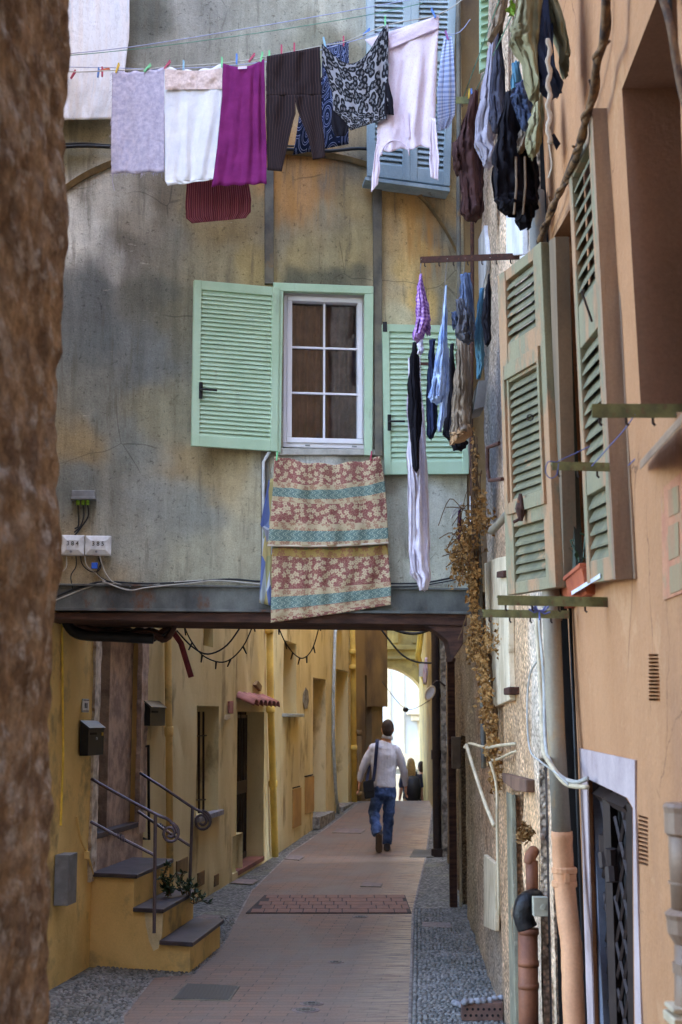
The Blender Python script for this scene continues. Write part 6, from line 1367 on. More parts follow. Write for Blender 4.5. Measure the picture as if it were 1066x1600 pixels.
gar('jeans', 'washed blue jeans bunched up under the rusty bracket', 'jeans', [[(719, 430, 736, 428), (718, 455, 740, 452), (714, 480, 742, 485), (710, 510, 743, 515), (712, 525, 742, 527), (724, 533, 738, 533)], [(705, 490, 716, 486), (706, 500, 716, 500), (708, 512, 716, 512)]], 6.9, K['c_jean'], dep=.06, fold=.3)
m = MB(); garment(m, [(712, 470, 730, 468), (714, 495, 738, 495), (712, 520, 741, 522), (722, 532, 738, 532)], 6.85, dep=.05, fold=.3, ph=3); m.build('turned_leg', K['c_jeang'], D.objects['jeans'], smooth=True)
gar('teal_jeans', 'narrow faded teal jeans hanging in front of the pebble-dash', 'jeans', [[(750, 452, 757, 452), (745, 480, 757, 480), (742, 520, 756, 520), (743, 555, 757, 555), (745, 575, 756, 570), (745, 592, 751, 590)]], 7.0, K['c_teal'], dep=.04)
gar('black_vest', 'black top hanging pointed side up, rightmost under the rusty bracket', 'top', [[(763, 430, 765, 430), (758, 455, 768, 455), (754, 485, 768, 485), (752, 505, 767, 505), (757, 530, 768, 530), (758, 538, 765, 538)]], 6.75, K['c_black'], dep=.04)
for i, (u, v, u2, v2, y2) in enumerate(((658, 405, 650, 560, 8.3), (699, 404, 684, 560, 8.1), (727, 403, 712, 545, 8.0), (766, 402, 750, 470, 7.2))):
    m = MB(); m.tube([at(u, v, 6.7), at(u2, v2, y2)], .003, 5); tag(m.build('washing_line', K['cable_w']), ['thin line from the tip of the rusty bracket over the purple gingham shirt', 'thin line from the rusty bracket over the light blue shirt', 'thin line from the rusty bracket over the washed jeans', 'thin line from the rusty bracket over the black top'][i], 'washing line')
gar('purple_sock', 'dark purple sock pegged on a small drying rack beside the creeper', 'sock', [[(716, 795, 721, 795), (715, 820, 722, 820), (716, 850, 721, 850)]], 8.9, K['c_purple'], dep=.02)
m = MB(); m.tube([at(705, 810, 8.8), at(722, 790, 8.9)], .005, 5); m.tube([at(708, 800, 8.8), at(722, 785, 8.9)], .005, 5); m.tube([at(705, 810, 8.8), at(708, 800, 8.8)], .005, 5); tag(m.build('drying_rack', K['cable_w']), 'little white wire drying rack above the purple sock', 'drying rack')
# dark bundle at the top right
gar('brown_shirt', 'dark brown crumpled shirt, leftmost of the dark laundry at the top right', 'shirt', [[(735, 150, 748, 140), (722, 190, 752, 185), (714, 215, 754, 215), (708, 240, 757, 245), (716, 265, 756, 280), (720, 310, 756, 310), (720, 335, 757, 330), (728, 343, 752, 340)], [(706, 225, 722, 215), (706, 250, 724, 255), (712, 268, 724, 272)]], 7.9, K['c_brown'], dep=.08, fold=.3)
gar('grey_shirt', 'lavender grey shirt with frayed grey end between brown and charcoal garments', 'shirt', [[(776, 30, 783, 30), (762, 80, 780, 80), (752, 140, 778, 140), (743, 190, 778, 190), (741, 230, 772, 225), (752, 248, 778, 240), (756, 258, 770, 258)]], 7.1, K['c_lgrey'], dep=.08, fold=.25)
gar('charcoal_shirt', 'charcoal shirt tapering upward, over the lavender grey one', 'shirt', [[(779, 40, 784, 40), (774, 70, 784, 70), (768, 110, 790, 110), (764, 150, 790, 155), (764, 185, 792, 185), (770, 205, 786, 205)]], 6.8, K['c_char'], dep=.06)
gar('black_trousers', 'black tracksuit trousers with brown side stripes in the dark laundry', 'trousers', [[(790, 145, 815, 140), (776, 200, 820, 200), (767, 260, 838, 255), (769, 310, 843, 310), (778, 328, 842, 325), (786, 330, 800, 330)], [(800, 230, 838, 230), (798, 290, 843, 290), (804, 340, 835, 340), (812, 354, 831, 353)]], 5.45, K['c_black'], dep=.06)
m = MB()
for u in (806, 820): m.tube([at(u, 245, 5.36), at(u + 1, 290, 5.36), at(u - 3, 335, 5.36)], .005, 5)
m.build('side_stripe', K['c_taupe'], D.objects['black_trousers'])
gar('teal_shirt', 'teal and slate top knotted with a taupe scarf in the dark laundry', 'top', [[(800, 100, 812, 98), (797, 140, 818, 135), (798, 165, 824, 170), (803, 190, 826, 195), (806, 205, 822, 205)]], 5.6, K['c_teal'], dep=.05)
gar('scarf', 'crumpled taupe scarf dangling under the teal top', 'scarf', [[(818, 180, 828, 180), (810, 210, 830, 208), (806, 232, 820, 235), (806, 242, 812, 243)]], 5.4, K['c_taupe'], dep=.04, fold=.35)
gar('slate_jacket', 'slate grey jacket hanging behind the olive trousers', 'jacket', [[(805, 130, 830, 130), (798, 150, 838, 160), (803, 170, 840, 185), (815, 200, 838, 205)]], 5.3, K['c_slate'], dep=.05, fold=.3)
gar('olive_trousers', 'large olive and slate trousers, nearest garment at the top right', 'trousers', [[(812, -60, 846, -60), (806, 0, 850, 0), (797, 45, 845, 50), (796, 68, 842, 75), (815, 95, 840, 100), (820, 130, 843, 135), (828, 150, 842, 155)], [(845, -60, 862, -60), (852, 0, 868, 0), (862, 45, 884, 45), (874, 75, 890, 80), (876, 100, 889, 105), (882, 114, 888, 115)]], 4.4, K['c_olive'], dep=.06, fold=.25)
m = MB(); garment(m, [(838, -60, 862, -60), (838, 0, 858, 0), (838, 60, 862, 60), (840, 110, 868, 105), (842, 138, 880, 130), (860, 148, 878, 146)], 4.42, dep=.04, fold=.25, ph=4); m.build('lining', K['c_slate'], D.objects['olive_trousers'], smooth=True)
gar('olive_shirt', 'olive shirt hem hanging below the slate jacket', 'shirt', [[(836, 150, 850, 150), (826, 190, 852, 185), (820, 225, 845, 230), (826, 240, 838, 243)]], 5.0, K['c_olive'], dep=.05, fold=.3)
m = MB(); P = [at(858 + 2 * math.sin(v * .18), v, 4.3) for v in range(60, 228, 4)]; m.tube(P, [.006 + .003 * abs(math.sin(i * .9)) for i in range(len(P))], 8, flat=.4); m.tube(catmull([at(858, 226, 4.3), at(861, 245, 4.3), at(862, 262, 4.3), at(857, 278, 4.3)], 5), .003, 5)
tag(m.build('twisted_belt', K['c_cream'], smooth=True), 'twisted white cloth belt dangling beside the olive trousers', 'belt')
m = MB(); m.prism([at(860, 212, 4.32), at(866, 208, 4.32), at(876, 224, 4.32), at(870, 234, 4.32)], (0, .006, 0)); tag(m.build('strap_end', K['c_black']), 'short black strap end dangling beside the white belt', 'strap')
gar('cardigan', 'narrow brown garments bunched at the very top, left of the olive trousers', 'cardigan', [[(768, -60, 790, -60), (772, 0, 796, 0), (766, 40, 786, 40), (762, 62, 772, 62)], [(780, -40, 800, -40), (784, 10, 790, 10), (780, 50, 786, 50)]], 6.7, K['c_taupe'], dep=.05)
for i, (a, b) in enumerate((((740, 150, 9.0), (850, -80, 4.4)), ((725, 150, 9.0), (810, -80, 5.4)))):
    m = MB(); m.tube([at(*a), at(*b)], .003, 5); tag(m.build('washing_line', K['lineg']), ['green line rising from the mossy bracket over the dark laundry, right one', 'green line rising from the mossy bracket over the dark laundry, left one'][i], 'washing line')
put_peg(PL((-1, 8.95), (1, 8.95)), 733, 146, 'pin_y', .1, 'yellow peg on the short mossy bracket'); put_peg(PL((-1, 8.95), (1, 8.95)), 737, 146, 'pin_b', -.1, 'blue peg on the short mossy bracket')
# old narrow green shutter and leaves above
m = MB(); m.prism([at(750, -20, 8.2), at(765, -20, 8.2), at(760, 105, 8.2), at(750, 110, 8.2)], (.0, .05, 0))
for k in range(9): v = -15 + k * 13; m.prism([at(752, v, 8.17), at(763, v - 4, 8.17), at(763, v - 1, 8.17), at(752, v + 3, 8.17)], (0, .03, 0))
tag(m.build('narrow_shutter', K['mintd']), 'narrow green shutter behind the dark laundry at the top', 'shutter')
m = MB()
for k in range(24):
    c = at(800 + rr.gauss(0, 4), 14 + rr.gauss(0, 6), 5.3 + rr.uniform(-.06, .06)); d = V((rr.gauss(0, 1), rr.gauss(0, 1), rr.gauss(0, .6))).normalized() * .02; w = d.cross(V((0, .3, 1))).normalized() * .008; m.add([c - d, c + w, c + d, c - w], [(0, 1, 2, 3)])
m.tube([at(797, -30, 5.3), at(800, 24, 5.3)], .003, 4); tag(m.build('green_sprig', K['leafy']), 'bright green leafy sprig beside the olive trousers at the top', 'plant')
# ------------------------------------------------------------ dry creeper
e = E('dry_creeper', RW.px(760, 1230, .08), 'dry brown creeper clinging to the corner of the stone house', 'creeper')
path = [(741, 690, 4, 1), (744, 740, 6, 2), (750, 790, 8, 3), (752, 812, 22, 6), (735, 830, 16, 7), (722, 850, 16, 8), (712, 872, 14, 7), (722, 890, 16, 8), (736, 868, 12, 5), (742, 900, 9, 4), (738, 930, 7, 5), (742, 960, 7, 5), (745, 990, 8, 6), (736, 1005, 8, 5), (752, 1020, 9, 7), (756, 1050, 9, 7), (758, 1080, 9, 7), (760, 1110, 9, 6), (768, 1140, 9, 5), (770, 1165, 10, 6), (772, 1195, 10, 6), (778, 1000, 7, 2), (784, 1010, 4, 2), (762, 995, 5, 2), (776, 1215, 8, 3)]
m = MB(); rl = random.Random(21)
for (u, v, sp, w_) in path:
    for k in range(int(w_ * 22)):
        c = at(u + (2 if u < 735 else 0) + rl.gauss(0, sp * .5), v + rl.gauss(0, 13), 8.6 - (u - 740) * .012 + rl.gauss(0, .10)); L_ = rl.uniform(.016, .036)
        d = V((rl.gauss(0, .6), rl.gauss(0, .6), rl.gauss(-.5, .6))).normalized(); s = d.cross(V((rl.gauss(0, 1), rl.gauss(0, 1), rl.gauss(0, 1)))).normalized(); nn = d.cross(s)
        b = [c, c + d * L_ * .35 + s * L_ * .45 + nn * L_ * .22, c + d * L_ * 1.05 + nn * L_ * .1, c + d * L_ * .35 - s * L_ * .45 + nn * L_ * .22, c + d * L_ * .55 - nn * L_ * .05]
        m.add(b, [(0, 1, 4), (1, 2, 4), (2, 3, 4), (3, 0, 4)])
m.build('leaves', K['leaf_dry'], e, recalc=False)
m = MB()
for k in range(9):
    P = [at(742 + rl.uniform(-4, 6) + (i * 4.0 if i > 5 else 0), 690 + i * 58 + rl.uniform(-10, 10), 8.65 + rl.uniform(-.05, .05)) for i in range(9)]; m.tube(catmull(P, 4), rl.uniform(.003, .008), 5)
for k in range(16):
    u, v = rl.uniform(720, 760), rl.uniform(780, 900); P = [at(u, v, 8.55), at(u - rl.uniform(5, 20), v + rl.uniform(-25, 18), 8.5), at(u - rl.uniform(15, 42), v + rl.uniform(-20, 34), 8.45)]; m.tube(catmull(P, 4), .003, 4)
for (a, b, c) in (((730, 960), (722, 985), (716, 1000)), ((752, 790), (748, 760), (742, 735)), ((752, 780), (750, 755), (752, 735))): m.tube(catmull([at(*a, 8.5), at(*b, 8.5), at(*c, 8.5)], 4), .004, 4)
m.build('stems', K['twig'], e)
# ------------------------------------------------------------ plants behind the steps
def plant(name, label, pts, Y, hz, n=36, mt=K['leaf'], seed=1):
    r = random.Random(seed); b = at(*pts[0], Y); e = E(name, b, label, 'plant'); lm = MB(); sm_ = MB()
    for (u, v) in pts[1:]:
        t = at(u, v, Y + r.uniform(-.08, .08)); P = catmull([b + V((r.uniform(-.04, .04), 0, 0)), b.lerp(t, .5) + V((r.uniform(-.03, .03), 0, .02)), t], 4); sm_.tube(P, .004, 5)
        for k in range(n):
            c = P[min(len(P) - 1, int((.2 + .8 * r.random()) * len(P)))]; d = V((r.gauss(0, 1), r.gauss(0, 1), r.gauss(.5, .5))).normalized() * r.uniform(.035, .06); w = d.cross(V((r.gauss(0, .4), r.gauss(0, .4), 1))).normalized() * .011
            nn = d.cross(w).normalized() * .006; lm.add([c, c + d * .45 + w + nn, c + d, c + d * .45 - w + nn, c + d * .5], [(0, 1, 4), (1, 2, 4), (2, 3, 4), (3, 0, 4)])
    lm.build('leaves', mt, e, recalc=False); sm_.build('stems', K['twig'], e)
plant('leafy_plant', 'dark green glossy plant, left of the two behind the slate treads', [(262, 1400), (250, 1372), (262, 1352), (272, 1368), (256, 1385), (270, 1388)], 10.9, 0, seed=1)
plant('leafy_plant', 'smaller dark green plant between the far railing post and the first plant', [(290, 1398), (286, 1362), (300, 1375), (306, 1385), (282, 1378)], 11.0, 0, n=28, seed=2)
plant('leafy_plant', 'small plant sprouting from the pebbles beyond the lowest step', [(306, 1412), (318, 1400), (325, 1412), (308, 1395)], 11.1, 0, n=18, seed=3)
# ------------------------------------------------------------ pebbled planter at the bottom right
e = E('brick_planter', ong(745, 1590), 'low planter of perforated brick and pebbles in the bottom right corner', 'planter')
p = ong(722, 1600); q_ = ong(778, 1592)
m = MB(); m.box(p.lerp(q_, .55) + V((0, 0, .06)), .24, .08, .10); m.build('perforated_brick', mat('red_hollow_brick', C(112, 84, 74), C(92, 70, 64), sc=12, bump=.3), e, bevel=.004)
m = MB(); c0 = p.lerp(q_, .55) + V((0, -.041, .06))
for j in range(2):
    for i in range(7): c = c0 + V((-.1 + i * .032 + (j % 2) * .012, 0, -.02 + j * .035)); m.tube([c + V((0, .01, 0)), c + V((0, -.001, 0))], .008, 8)
m.build('hole', K['dark'], e)
def pebbles(m, cs, r0, rg):
    for c in cs:
        a = rg.uniform(.7, 1.2) * r0; b = rg.uniform(.6, 1) * r0; h = rg.uniform(.5, .8) * r0; t = rg.uniform(0, PI)
        m.grid(lambda x, y: c + V(((a * math.cos(2 * PI * x) * math.cos(t) - b * math.sin(2 * PI * x) * math.sin(t)) * math.sin(PI * y), (a * math.cos(2 * PI * x) * math.sin(t) + b * math.sin(2 * PI * x) * math.cos(t)) * math.sin(PI * y), h * math.cos(PI * y))), 8, 6)
m = MB(); rp_ = random.Random(6)
pebbles(m, [p.lerp(q_, t / 6) + V((0.02, rp_.uniform(-.03, .03), .12)) for t in range(7)] + [ong(712, 1575) + V((0, 0, .03)) + V((t * .012, -t * .035, 0)) for t in range(7)], .028, rp_); m.build('pebbles', K['stoneg'] if 0 else mat('pebble_stone', C(150, 150, 156, 1.1), C(110, 110, 116), sc=20, bump=.2), e, smooth=True)

def gutter(name, label_, ya, yb, xl, xr, seed):
    r = random.Random(seed); m = MB(); y = ya; vs = []; fs = []; cols = []
    while y < yb:
        a, b = xl(y), xr(y); x = a; dx0 = .030
        while x < b:
            L = r.uniform(.022, .036); W = r.uniform(.0095, .0125); h = r.uniform(.010, .016); t_ = r.gauss(0, .16) + .5 * N(x * 1.6, y * 1.2, 3); cx, cy = x + L / 2, y + .012 * math.sin(x * 7 + y * 2.0) + r.gauss(0, .002)
            g = r.uniform(.45, 1.35); ti = r.uniform(-.06, .06); c4 = (g * (1 + ti), g, g * (1 - ti * .6), 1); k0 = len(vs); ct, st = math.cos(t_), math.sin(t_); z0 = gz(cy) - .002
            for rr_, hh in ((1, 0), (.86, .6), (.5, .93)):
                for k in range(7):
                    an = 2 * PI * k / 7; px_, py_ = L * .5 * rr_ * math.cos(an), W * .95 * rr_ * math.sin(an)
                    vs.append(V((cx + px_ * ct - py_ * st, cy + px_ * st + py_ * ct, z0 + h * hh))); cols.append(c4)
            vs.append(V((cx, cy, z0 + h))); cols.append(c4)
            for q in range(2):
                for k in range(7): fs.append((k0 + q * 7 + k, k0 + q * 7 + (k + 1) % 7, k0 + q * 7 + 7 + (k + 1) % 7, k0 + q * 7 + 7 + k))
            for k in range(7): fs.append((k0 + 14 + k, k0 + 14 + (k + 1) % 7, k0 + 21))
            x += L * 1.06
        y += .0255
    m.add(vs, fs, None, cols); o = m.build(name, PEB, smooth=True, recalc=False); tag(o, kind='stuff'); return o
def pebm():
    t = NT('grey_beach_pebble', .6, spec=.3); a = t.n.new('ShaderNodeAttribute'); a.attribute_name = 'Col'
    c = t.mix(1.0, a.outputs[0], t.ramp(t.noise(t.coord(), 2.0, 5), [(.35, C(128, 126, 124)), (.65, C(108, 106, 100))]), 'MULTIPLY'); return t.done(c)
PEB = pebm()
gutter('right_pebbles', '', 7.9, 13.6, lambda y: itp(RL, y) + .015, lambda y: 1.06 + .04 * (y - 9.6), 1)
gutter('left_pebbles', '', 8.0, 13.0, lambda y: -1.87 + .115 * (y - 9.4), lambda y: itp(LL, y) - .015, 2)
cable([(80, 231), (130, 228), (176, 230), (260, 234), (360, 230), (450, 233), (512, 236), (560, 232), (600, 236)], .012, K['cable_b'], 'thick black cable crossing the facade behind the front row of laundry', FP, off=.07)
cable([(80, 226), (130, 224), (176, 227), (260, 229), (360, 226), (450, 228), (512, 231)], .007, K['cable_b'], 'thinner black cable just above the thick one behind the laundry', FP, off=.07)
# ------------------------------------------------------------ people
def limb(m, pts, n=14):
    """pts = [(p, rx, ry)] closed tapered tube, elliptical sections (x = across, y = depth)"""
    P = [V(p[0]) for p in pts]; rs = []
    for i, (c, rx, ry) in enumerate(pts):
        t = (P[min(i + 1, len(P) - 1)] - P[max(i - 1, 0)]).normalized(); x = V((1, 0, 0)); x = x - t * x.dot(t)
        x = x.normalized() if x.length > .1 else V((0, 1, 0)); y = t.cross(x).normalized()
        rs.append([P[i] + x * math.cos(2 * PI * k / n) * rx + y * math.sin(2 * PI * k / n) * ry for k in range(n)])
    m.rings(rs)
def ball(m, c, rx, ry, rz, n=14, R=None):
    c = V(c); R = R or Matrix.Identity(3)
    m.grid(lambda a, b: c + R @ V((rx * math.cos(2 * PI * a) * math.sin(PI * b), ry * math.sin(2 * PI * a) * math.sin(PI * b), rz * math.cos(PI * b))), n, n // 2 + 2)
def hand(m, wr, d, side, s=1.0, back=V((0, -1, 0))):
    """relaxed hand below wrist wr, d = pointing direction, thumb towards -side*x ... five curled fingers"""
    d = d.normalized(); x = V((0, -1, 0)); x = (x - d * x.dot(d)).normalized(); y = d.cross(x)
    limb(m, [(wr, .022, .026), (wr + d * .03 * s, .016, .034), (wr + d * .09 * s, .015, .038), (wr + d * .105 * s, .011, .03)])
    for k, L in enumerate((.068, .076, .070, .055)):
        b = wr + d * .092 * s + x * (.028 - .0185 * k); c1 = y * side
        m.tube([b, b + d * L * .45 * s, b + d * L * .8 * s + c1 * .014, b + d * L * .92 * s + c1 * .03], [.0095, .009, .008, .006], 7)
    b = wr + d * .03 * s + x * .024; m.tube([b, b + d * .025 + x * .022, b + d * .055 + x * .028 + y * side * .01], [.012, .010, .007], 7)
YM = 19.1
def pm(u, v, dy=0.0): return at(u, v, YM + dy)
MAN = 'man in a pale striped shirt and blue jeans walking away with a shoulder bag'
b = MB()
hd = pm(606, 1139)
ball(b, hd, .076, .098, .118, 20); ball(b, hd + V((-.02, .05, -.045)), .055, .06, .06, 16)
ball(b, hd + V((0, .098, -.018)), .014, .022, .02, 8)                      # nose, facing away
for s in (-1, 1): ball(b, hd + V((s * .077, .0, -.012)), .012, .022, .033, 8)  # ears
limb(b, [(hd + V((0, -.01, -.07)), .058, .062), (pm(604, 1156, 0), .062, .066), (pm(603, 1164, .01), .08, .07)])
# torso core, arms and legs under the clothes keep the body one piece
limb(b, [(pm(603, 1160), .07, .06), (pm(601, 1172), .16, .09), (pm(600, 1200), .14, .09), (pm(600, 1228), .125, .09), (pm(600, 1240), .13, .1), (pm(600, 1248), .1, .09)])
limb(b, [(pm(590, 1240), .07, .08), (pm(588, 1256, -.01), .055, .06), (pm(585, 1272, .03), .045, .045), (pm(587, 1290, -.06), .04, .042), (pm(590, 1304, -.13), .036, .038), (pm(592, 1316, -.16), .03, .035)])
limb(b, [(pm(609, 1240), .07, .08), (pm(608, 1265, .06), .06, .065), (pm(607, 1284, .08), .05, .05), (pm(606, 1314, .16), .035, .04)])
limb(b, [(pm(582, 1168), .05, .05), (pm(573, 1186), .044, .045), (pm(565, 1204, .02), .036, .036), (pm(562, 1222, .06), .026, .028)])
limb(b, [(pm(620, 1172), .05, .05), (pm(627, 1190), .044, .045), (pm(631, 1206, .02), .036, .036), (pm(634, 1228, .08), .026, .028)])
hand(b, pm(562, 1222, .06), V((-.1, .15, -1)), 1); hand(b, pm(634, 1228, .08), V((.02, .2, -1)), -1)
man = b.build('person', K['skin'], remesh=.0065, sm=3, org=(pm(600, 1330).x, YM, gz(YM))); tag(man, MAN, 'person')
h = MB(); ball(h, hd + V((0, -.012, .022)), .083, .1, .108, 20); ball(h, hd + V((0, -.045, -.02)), .075, .07, .085, 18); ball(h, hd + V((0, -.04, -.06)), .058, .052, .04, 14)
h.build('hair', K['hairbr'], man, remesh=.008, sm=2)
s = MB()
limb(s, [(pm(603, 1158), .062, .06), (pm(602, 1163), .12, .085), (pm(600, 1169), .185, .11), (pm(600, 1180), .195, .125), (pm(600, 1200), .17, .12), (pm(600, 1216), .160, .118), (pm(600, 1227), .165, .122), (pm(600, 1230), .166, .12)], 24)
ball(s, pm(584, 1170), .075, .08, .075); ball(s, pm(617, 1172), .07, .08, .075)
limb(s, [(pm(584, 1169), .07, .07), (pm(575, 1184), .064, .064), (pm(567, 1201, .02), .052, .054), (pm(563, 1216, .05), .042, .044), (pm(562, 1221, .06), .036, .04)])
limb(s, [(pm(618, 1172), .07, .07), (pm(626, 1187), .062, .062), (pm(631, 1204, .02), .052, .054), (pm(633, 1220, .06), .042, .044), (pm(634, 1228, .08), .036, .04)])
so = s.build('shirt', K['shirtw'], man, remesh=.010, sm=1, wr=(.026, .13))
c = MB(); limb(c, [(hd + V((0, -.005, -.085)), .068, .07), (hd + V((-.01, -.005, -.13)), .078, .078)], 18); c.build('collar', K['shirtw'], so, smooth=True)
j = MB()
limb(j, [(pm(600, 1224), .158, .112), (pm(600, 1234), .165, .122), (pm(600, 1243), .165, .125), (pm(600, 1249), .12, .1)], 22)
limb(j, [(pm(591, 1240), .088, .105), (pm(588, 1256, -.01), .082, .092), (pm(584, 1270, .03), .074, .08), (pm(586, 1286, -.07), .072, .076), (pm(589, 1299, -.15), .07, .072), (pm(591, 1304, -.17), .068, .07)])
limb(j, [(pm(609, 1240), .088, .105), (pm(608, 1260, .05), .08, .09), (pm(607, 1282, .08), .07, .075), (pm(606, 1300, .12), .066, .068), (pm(605, 1316, .16), .066, .07), (pm(605, 1319, .16), .064, .07)])
j.build('jeans', K['denim'], man, remesh=.010, sm=1, wr=(.04, .07))
zf = gz(YM)
f = MB(); tp = pm(592, 1332, -.3); tp.z = zf - .0 + .005
fx = pm(592, 1320).x
limb(f, [(V((fx, YM - .16, zf + .30)), .042, .045), (V((fx, YM - .17, zf + .24)), .045, .05), (V((fx, YM - .15, zf + .15)), .048, .045), (V((fx, YM - .12, zf + .06)), .05, .035), (V((fx, YM - .07, zf + .02)), .04, .02)])
zz = ong(606, 1322).y
f2 = V((pm(605, 1322).x, YM + .16, zf))
limb(f, [(f2 + V((0, -.06, .1)), .045, .05), (f2 + V((0, -.08, .04)), .045, .045), (f2 + V((.005, .02, .04)), .05, .042), (f2 + V((.01, .13, .035)), .05, .035), (f2 + V((.01, .19, .025)), .04, .022)])
f.build('shoes', K['shoe'], man, remesh=.01, sm=2)
so_ = MB(); a0 = V((pm(592, 1320).x, 0, 0)); so_.prism([V((a0.x + dx * .001, YM - .225 + (.262 - dz) * .28, zf + dz)) for dx, dz in ((-30, .25), (0, .268), (30, .25), (36, .20), (30, .14), (46, .07), (36, .02), (0, .004), (-36, .02), (-46, .07), (-30, .14), (-36, .20))], (0, -.016, -.004)); so_.build('sole', K['sole'], man, bevel=.004)
# shoulder bag
sb = E('shoulder_bag', pm(577, 1248, -.12), 'black shoulder bag on a wide navy strap across the man in the pale shirt', 'bag')
m = MB(); m.prism([pm(567, 1222, -.22), pm(584, 1218, -.22), pm(586, 1246, -.22), pm(570, 1249, -.22)], (0, .12, 0)); m.build('pouch', K['leather'], sb, bevel=.02)
m = MB(); m.prism([pm(568, 1221, -.225), pm(584, 1217, -.225), pm(585, 1236, -.225), pm(568, 1238, -.225)], (0, -.01, 0)); m.build('flap', K['leather'], sb, bevel=.004)
m = MB()
def band(pts, w):
    vs = []
    for i, p in enumerate(pts): vs += [p - V((w / 2, 0, 0)), p + V((w / 2, 0, 0))]
    m.add(vs, [(2 * i, 2 * i + 1, 2 * i + 3, 2 * i + 2) for i in range(len(pts) - 1)])
band(catmull([pm(590, 1155.5, .0), pm(589.5, 1160, -.09), pm(588, 1175, -.138), pm(586, 1200, -.14), pm(583, 1221, -.17)], 5), .045)
band(catmull([pm(590, 1155.5, .0), pm(582, 1172, .13), pm(577, 1200, .1), pm(573, 1222, -.1)], 5), .035)
m.build('strap', plain('navy_webbing', C(34, 38, 66), .8), sb, solid=.006, recalc=False)
# woman with backpack and companion, far away beyond the crest
def far_person(u, vt, Y, H, label, hair, shirt, trous, long=False, short=True, w=1.0, arm=.26):
    t = at(u, vt, Y); x = t.x; z0 = t.z - H; k = H / 1.7
    B = lambda dx, dy, z: V((x + dx * k * w, Y + dy * k, z0 + z * k))
    b = MB(); ball(b, B(0, 0, 1.59), .073 * k, .092 * k, .112 * k, 16); ball(b, B(0, .09, 1.57), .013, .02, .02, 8)
    for s in (-1, 1): ball(b, B(s * .073, 0, 1.575), .012, .02, .03, 8)
    limb(b, [(B(0, 0, 1.53), .05 * k, .055 * k), (B(0, 0, 1.43), .055 * k, .06 * k), (B(0, 0, 1.38), .15 * k, .08 * k), (B(0, 0, 1.1), .13 * k, .085 * k), (B(0, 0, .92), .15 * k, .1 * k), (B(0, 0, .84), .1 * k, .08 * k)])
    for s, st in ((-1, .12), (1, -.1)):
        limb(b, [(B(s * .075, 0, .9), .08 * k, .085 * k), (B(s * .08, st * .5, .5), .055 * k, .06 * k), (B(s * .08, st, .1), .035 * k, .04 * k), (B(s * .08, st, .03), .04 * k, .05 * k), (B(s * .085, st + .12, .02), .035 * k, .02 * k)])
        limb(b, [(B(s * .17, 0, 1.36), .045 * k, .045 * k), (B(s * .2, -.02, 1.1), .04 * k, .04 * k), (B(s * (arm - .02), .03, .88), .026 * k, .028 * k)])
        hand(b, B(s * (arm - .02), .03, .88), V((s * .05, .1, -1)), -s, k)
    p = b.build('person', K['skin'], remesh=.011, sm=2, org=(x, Y, z0)); tag(p, label, 'person')
    h = MB(); ball(h, B(0, -.015, 1.61), .08 * k, .095 * k, .105 * k, 16); ball(h, B(0, -.04, 1.55), .07 * k, .06 * k, .08 * k, 14)
    if long: limb(h, [(B(0, -.03, 1.62), .08 * k, .07 * k), (B(0, -.05, 1.5), .1 * k, .07 * k), (B(.01, -.07, 1.36), .085 * k, .05 * k), (B(.015, -.08, 1.28), .04 * k, .03 * k)])
    h.build('hair', hair, p, remesh=.012, sm=2)
    s_ = MB(); limb(s_, [(B(0, 0, 1.44), .06 * k, .06 * k), (B(0, 0, 1.4), .14 * k, .09 * k), (B(0, 0, 1.34), .185 * k, .11 * k), (B(0, 0, 1.1), .16 * k, .11 * k), (B(0, 0, .9), .17 * k, .12 * k)], 20)
    for s in (-1, 1): limb(s_, [(B(s * .16, 0, 1.37), .06 * k, .06 * k), (B(s * .19, -.01, 1.2), .058 * k, .058 * k), (B(s * .2, -.02, 1.12 if short else .95), .055 * k, .055 * k)])
    s_.build('shirt', shirt, p, remesh=.014, sm=1, wr=(.03, .09))
    t_ = MB(); limb(t_, [(B(0, 0, .95), .165 * k, .11 * k), (B(0, 0, .84), .16 * k, .11 * k), (B(0, 0, .8), .12 * k, .1 * k)], 18)
    for s, st in ((-1, .12), (1, -.1)): limb(t_, [(B(s * .078, 0, .88), .088 * k, .1 * k), (B(s * .08, st * .5, .5), .068 * k, .072 * k), (B(s * .08, st, .12), .06 * k, .065 * k)])
    t_.build('trousers', trous, p, remesh=.014, sm=2); return B, k
B1, k1 = far_person(642, 1185, 28.6, 1.68, 'blonde woman carrying a black backpack, beyond the walking man', K['hairbl'], K['c_char'], K['c_tan'], long=True, arm=.25)
B2, k2 = far_person(658.5, 1190, 29.2, 1.6, 'short-haired person in a brown T-shirt beside the blonde woman', K['hairbr'], K['c_taupe'], K['c_navy'], arm=.25)
bp_ = E('backpack', B1(0, -.15, 1.0), 'large black backpack on the blonde woman', 'backpack')
m = MB(); limb(m, [(B1(.02, -.2, 1.34), .09, .05), (B1(.02, -.22, 1.3), .15, .08), (B1(.02, -.25, 1.12), .17, .12), (B1(.02, -.24, .92), .16, .11), (B1(.02, -.2, .86), .1, .06)], 18); m.build('sack', K['leather'], bp_, smooth=True)
m = MB()
for s in (-1, 1): m.tube(catmull([B1(s * .1, -.14, 1.3), B1(s * .11, -.02, 1.43), B1(s * .12, .1, 1.3), B1(s * .15, .05, 1.05), B1(s * .14, -.12, 1.0)], 5), .018, 6)
m.build('strap', K['leather'], bp_, smooth=True)
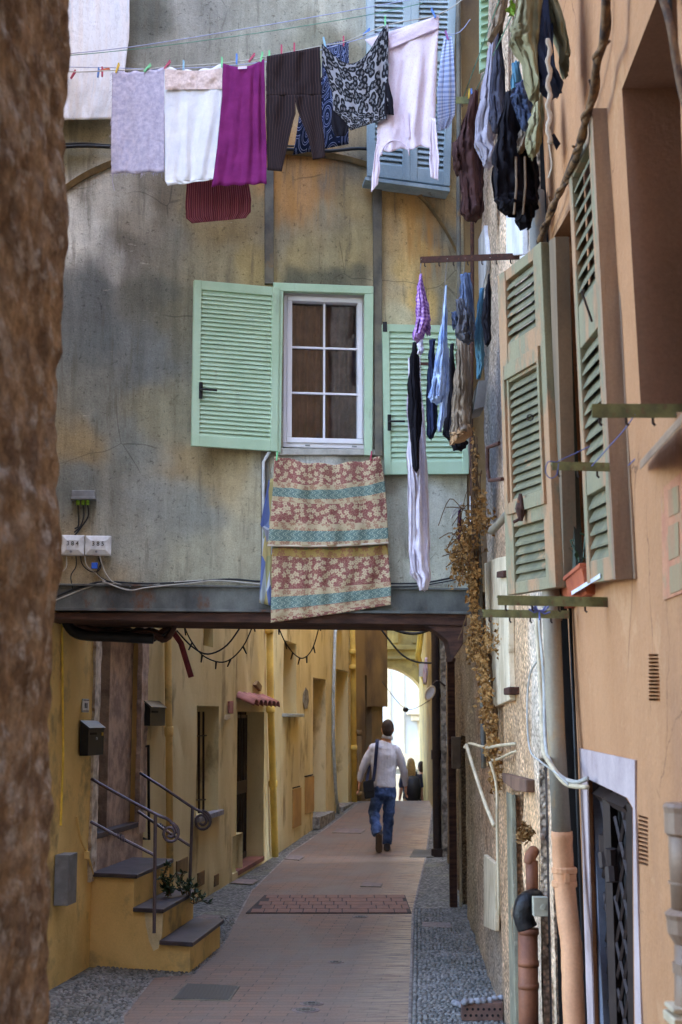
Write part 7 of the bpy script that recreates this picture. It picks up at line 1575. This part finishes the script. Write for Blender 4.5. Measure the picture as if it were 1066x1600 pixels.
gar('pink_cloth', 'small pale pink cloth hanging beside the far yellow pipe', 'cloth', [[(664, 1028, 668, 1028), (661, 1050, 669, 1050), (661, 1068, 667, 1070)]], 25.5, K['c_pink'], dep=.1)
# ------------------------------------------------------------ surroundings that shade the lane (behind and beside the viewer)
m = MB(); m.prism([(-4.2, -16, -.1), (-1.2, -16, -.1), (-1.2, -5.1, -.1), (-4.2, -5.1, -.1)], (0, 0, 13)); tag(m.build('rear_house', K['peach_shade']), 'plain house behind the viewer on the left', 'house')
# ------------------------------------------------------------ camera
cd = D.cameras.new('camera'); cam = D.objects.new('camera', cd); COL.objects.link(cam); S.camera = cam
cd.sensor_fit = 'VERTICAL'; cd.sensor_height = 36; cd.lens = F / 1600 * 36; cd.clip_end = 500; cd.clip_start = .05
cam.location = CAM; cam.rotation_euler = (PI / 2 + PIT, 0, 0)
cd.dof.use_dof = True; cd.dof.focus_distance = 9.3; cd.dof.aperture_fstop = 7
# ------------------------------------------------------------ light
EL, AZ = math.radians(58), math.radians(50)     # sun behind the viewer, slightly to the right
sd = D.lights.new('sun', 'SUN'); sd.energy = 5; sd.angle = math.radians(.5); sd.color = (1, .93, .82)
so = D.objects.new('sun', sd); COL.objects.link(so)
dv = V((-math.sin(AZ) * math.cos(EL), math.cos(AZ) * math.cos(EL), -math.sin(EL)))   # travel direction
so.rotation_euler = dv.to_track_quat('-Z', 'Y').to_euler(); so.location = (0, 0, 30)
w = D.worlds.new('World'); S.world = w; w.use_nodes = True; nt_ = w.node_tree
sk = nt_.nodes.new('ShaderNodeTexSky'); sk.sky_type = 'NISHITA'; sk.sun_disc = False; sk.sun_elevation = EL; sk.sun_rotation = PI - AZ
bg = nt_.nodes['Background']; bg.inputs[1].default_value = .15; nt_.links.new(sk.outputs[0], bg.inputs[0])
S.view_settings.view_transform = 'Standard'; S.view_settings.look = 'None'; S.view_settings.gamma = 1; S.view_settings.use_curve_mapping = False
S.view_settings.exposure = 3.9
S.cycles.max_bounces = 8; S.cycles.diffuse_bounces = 6
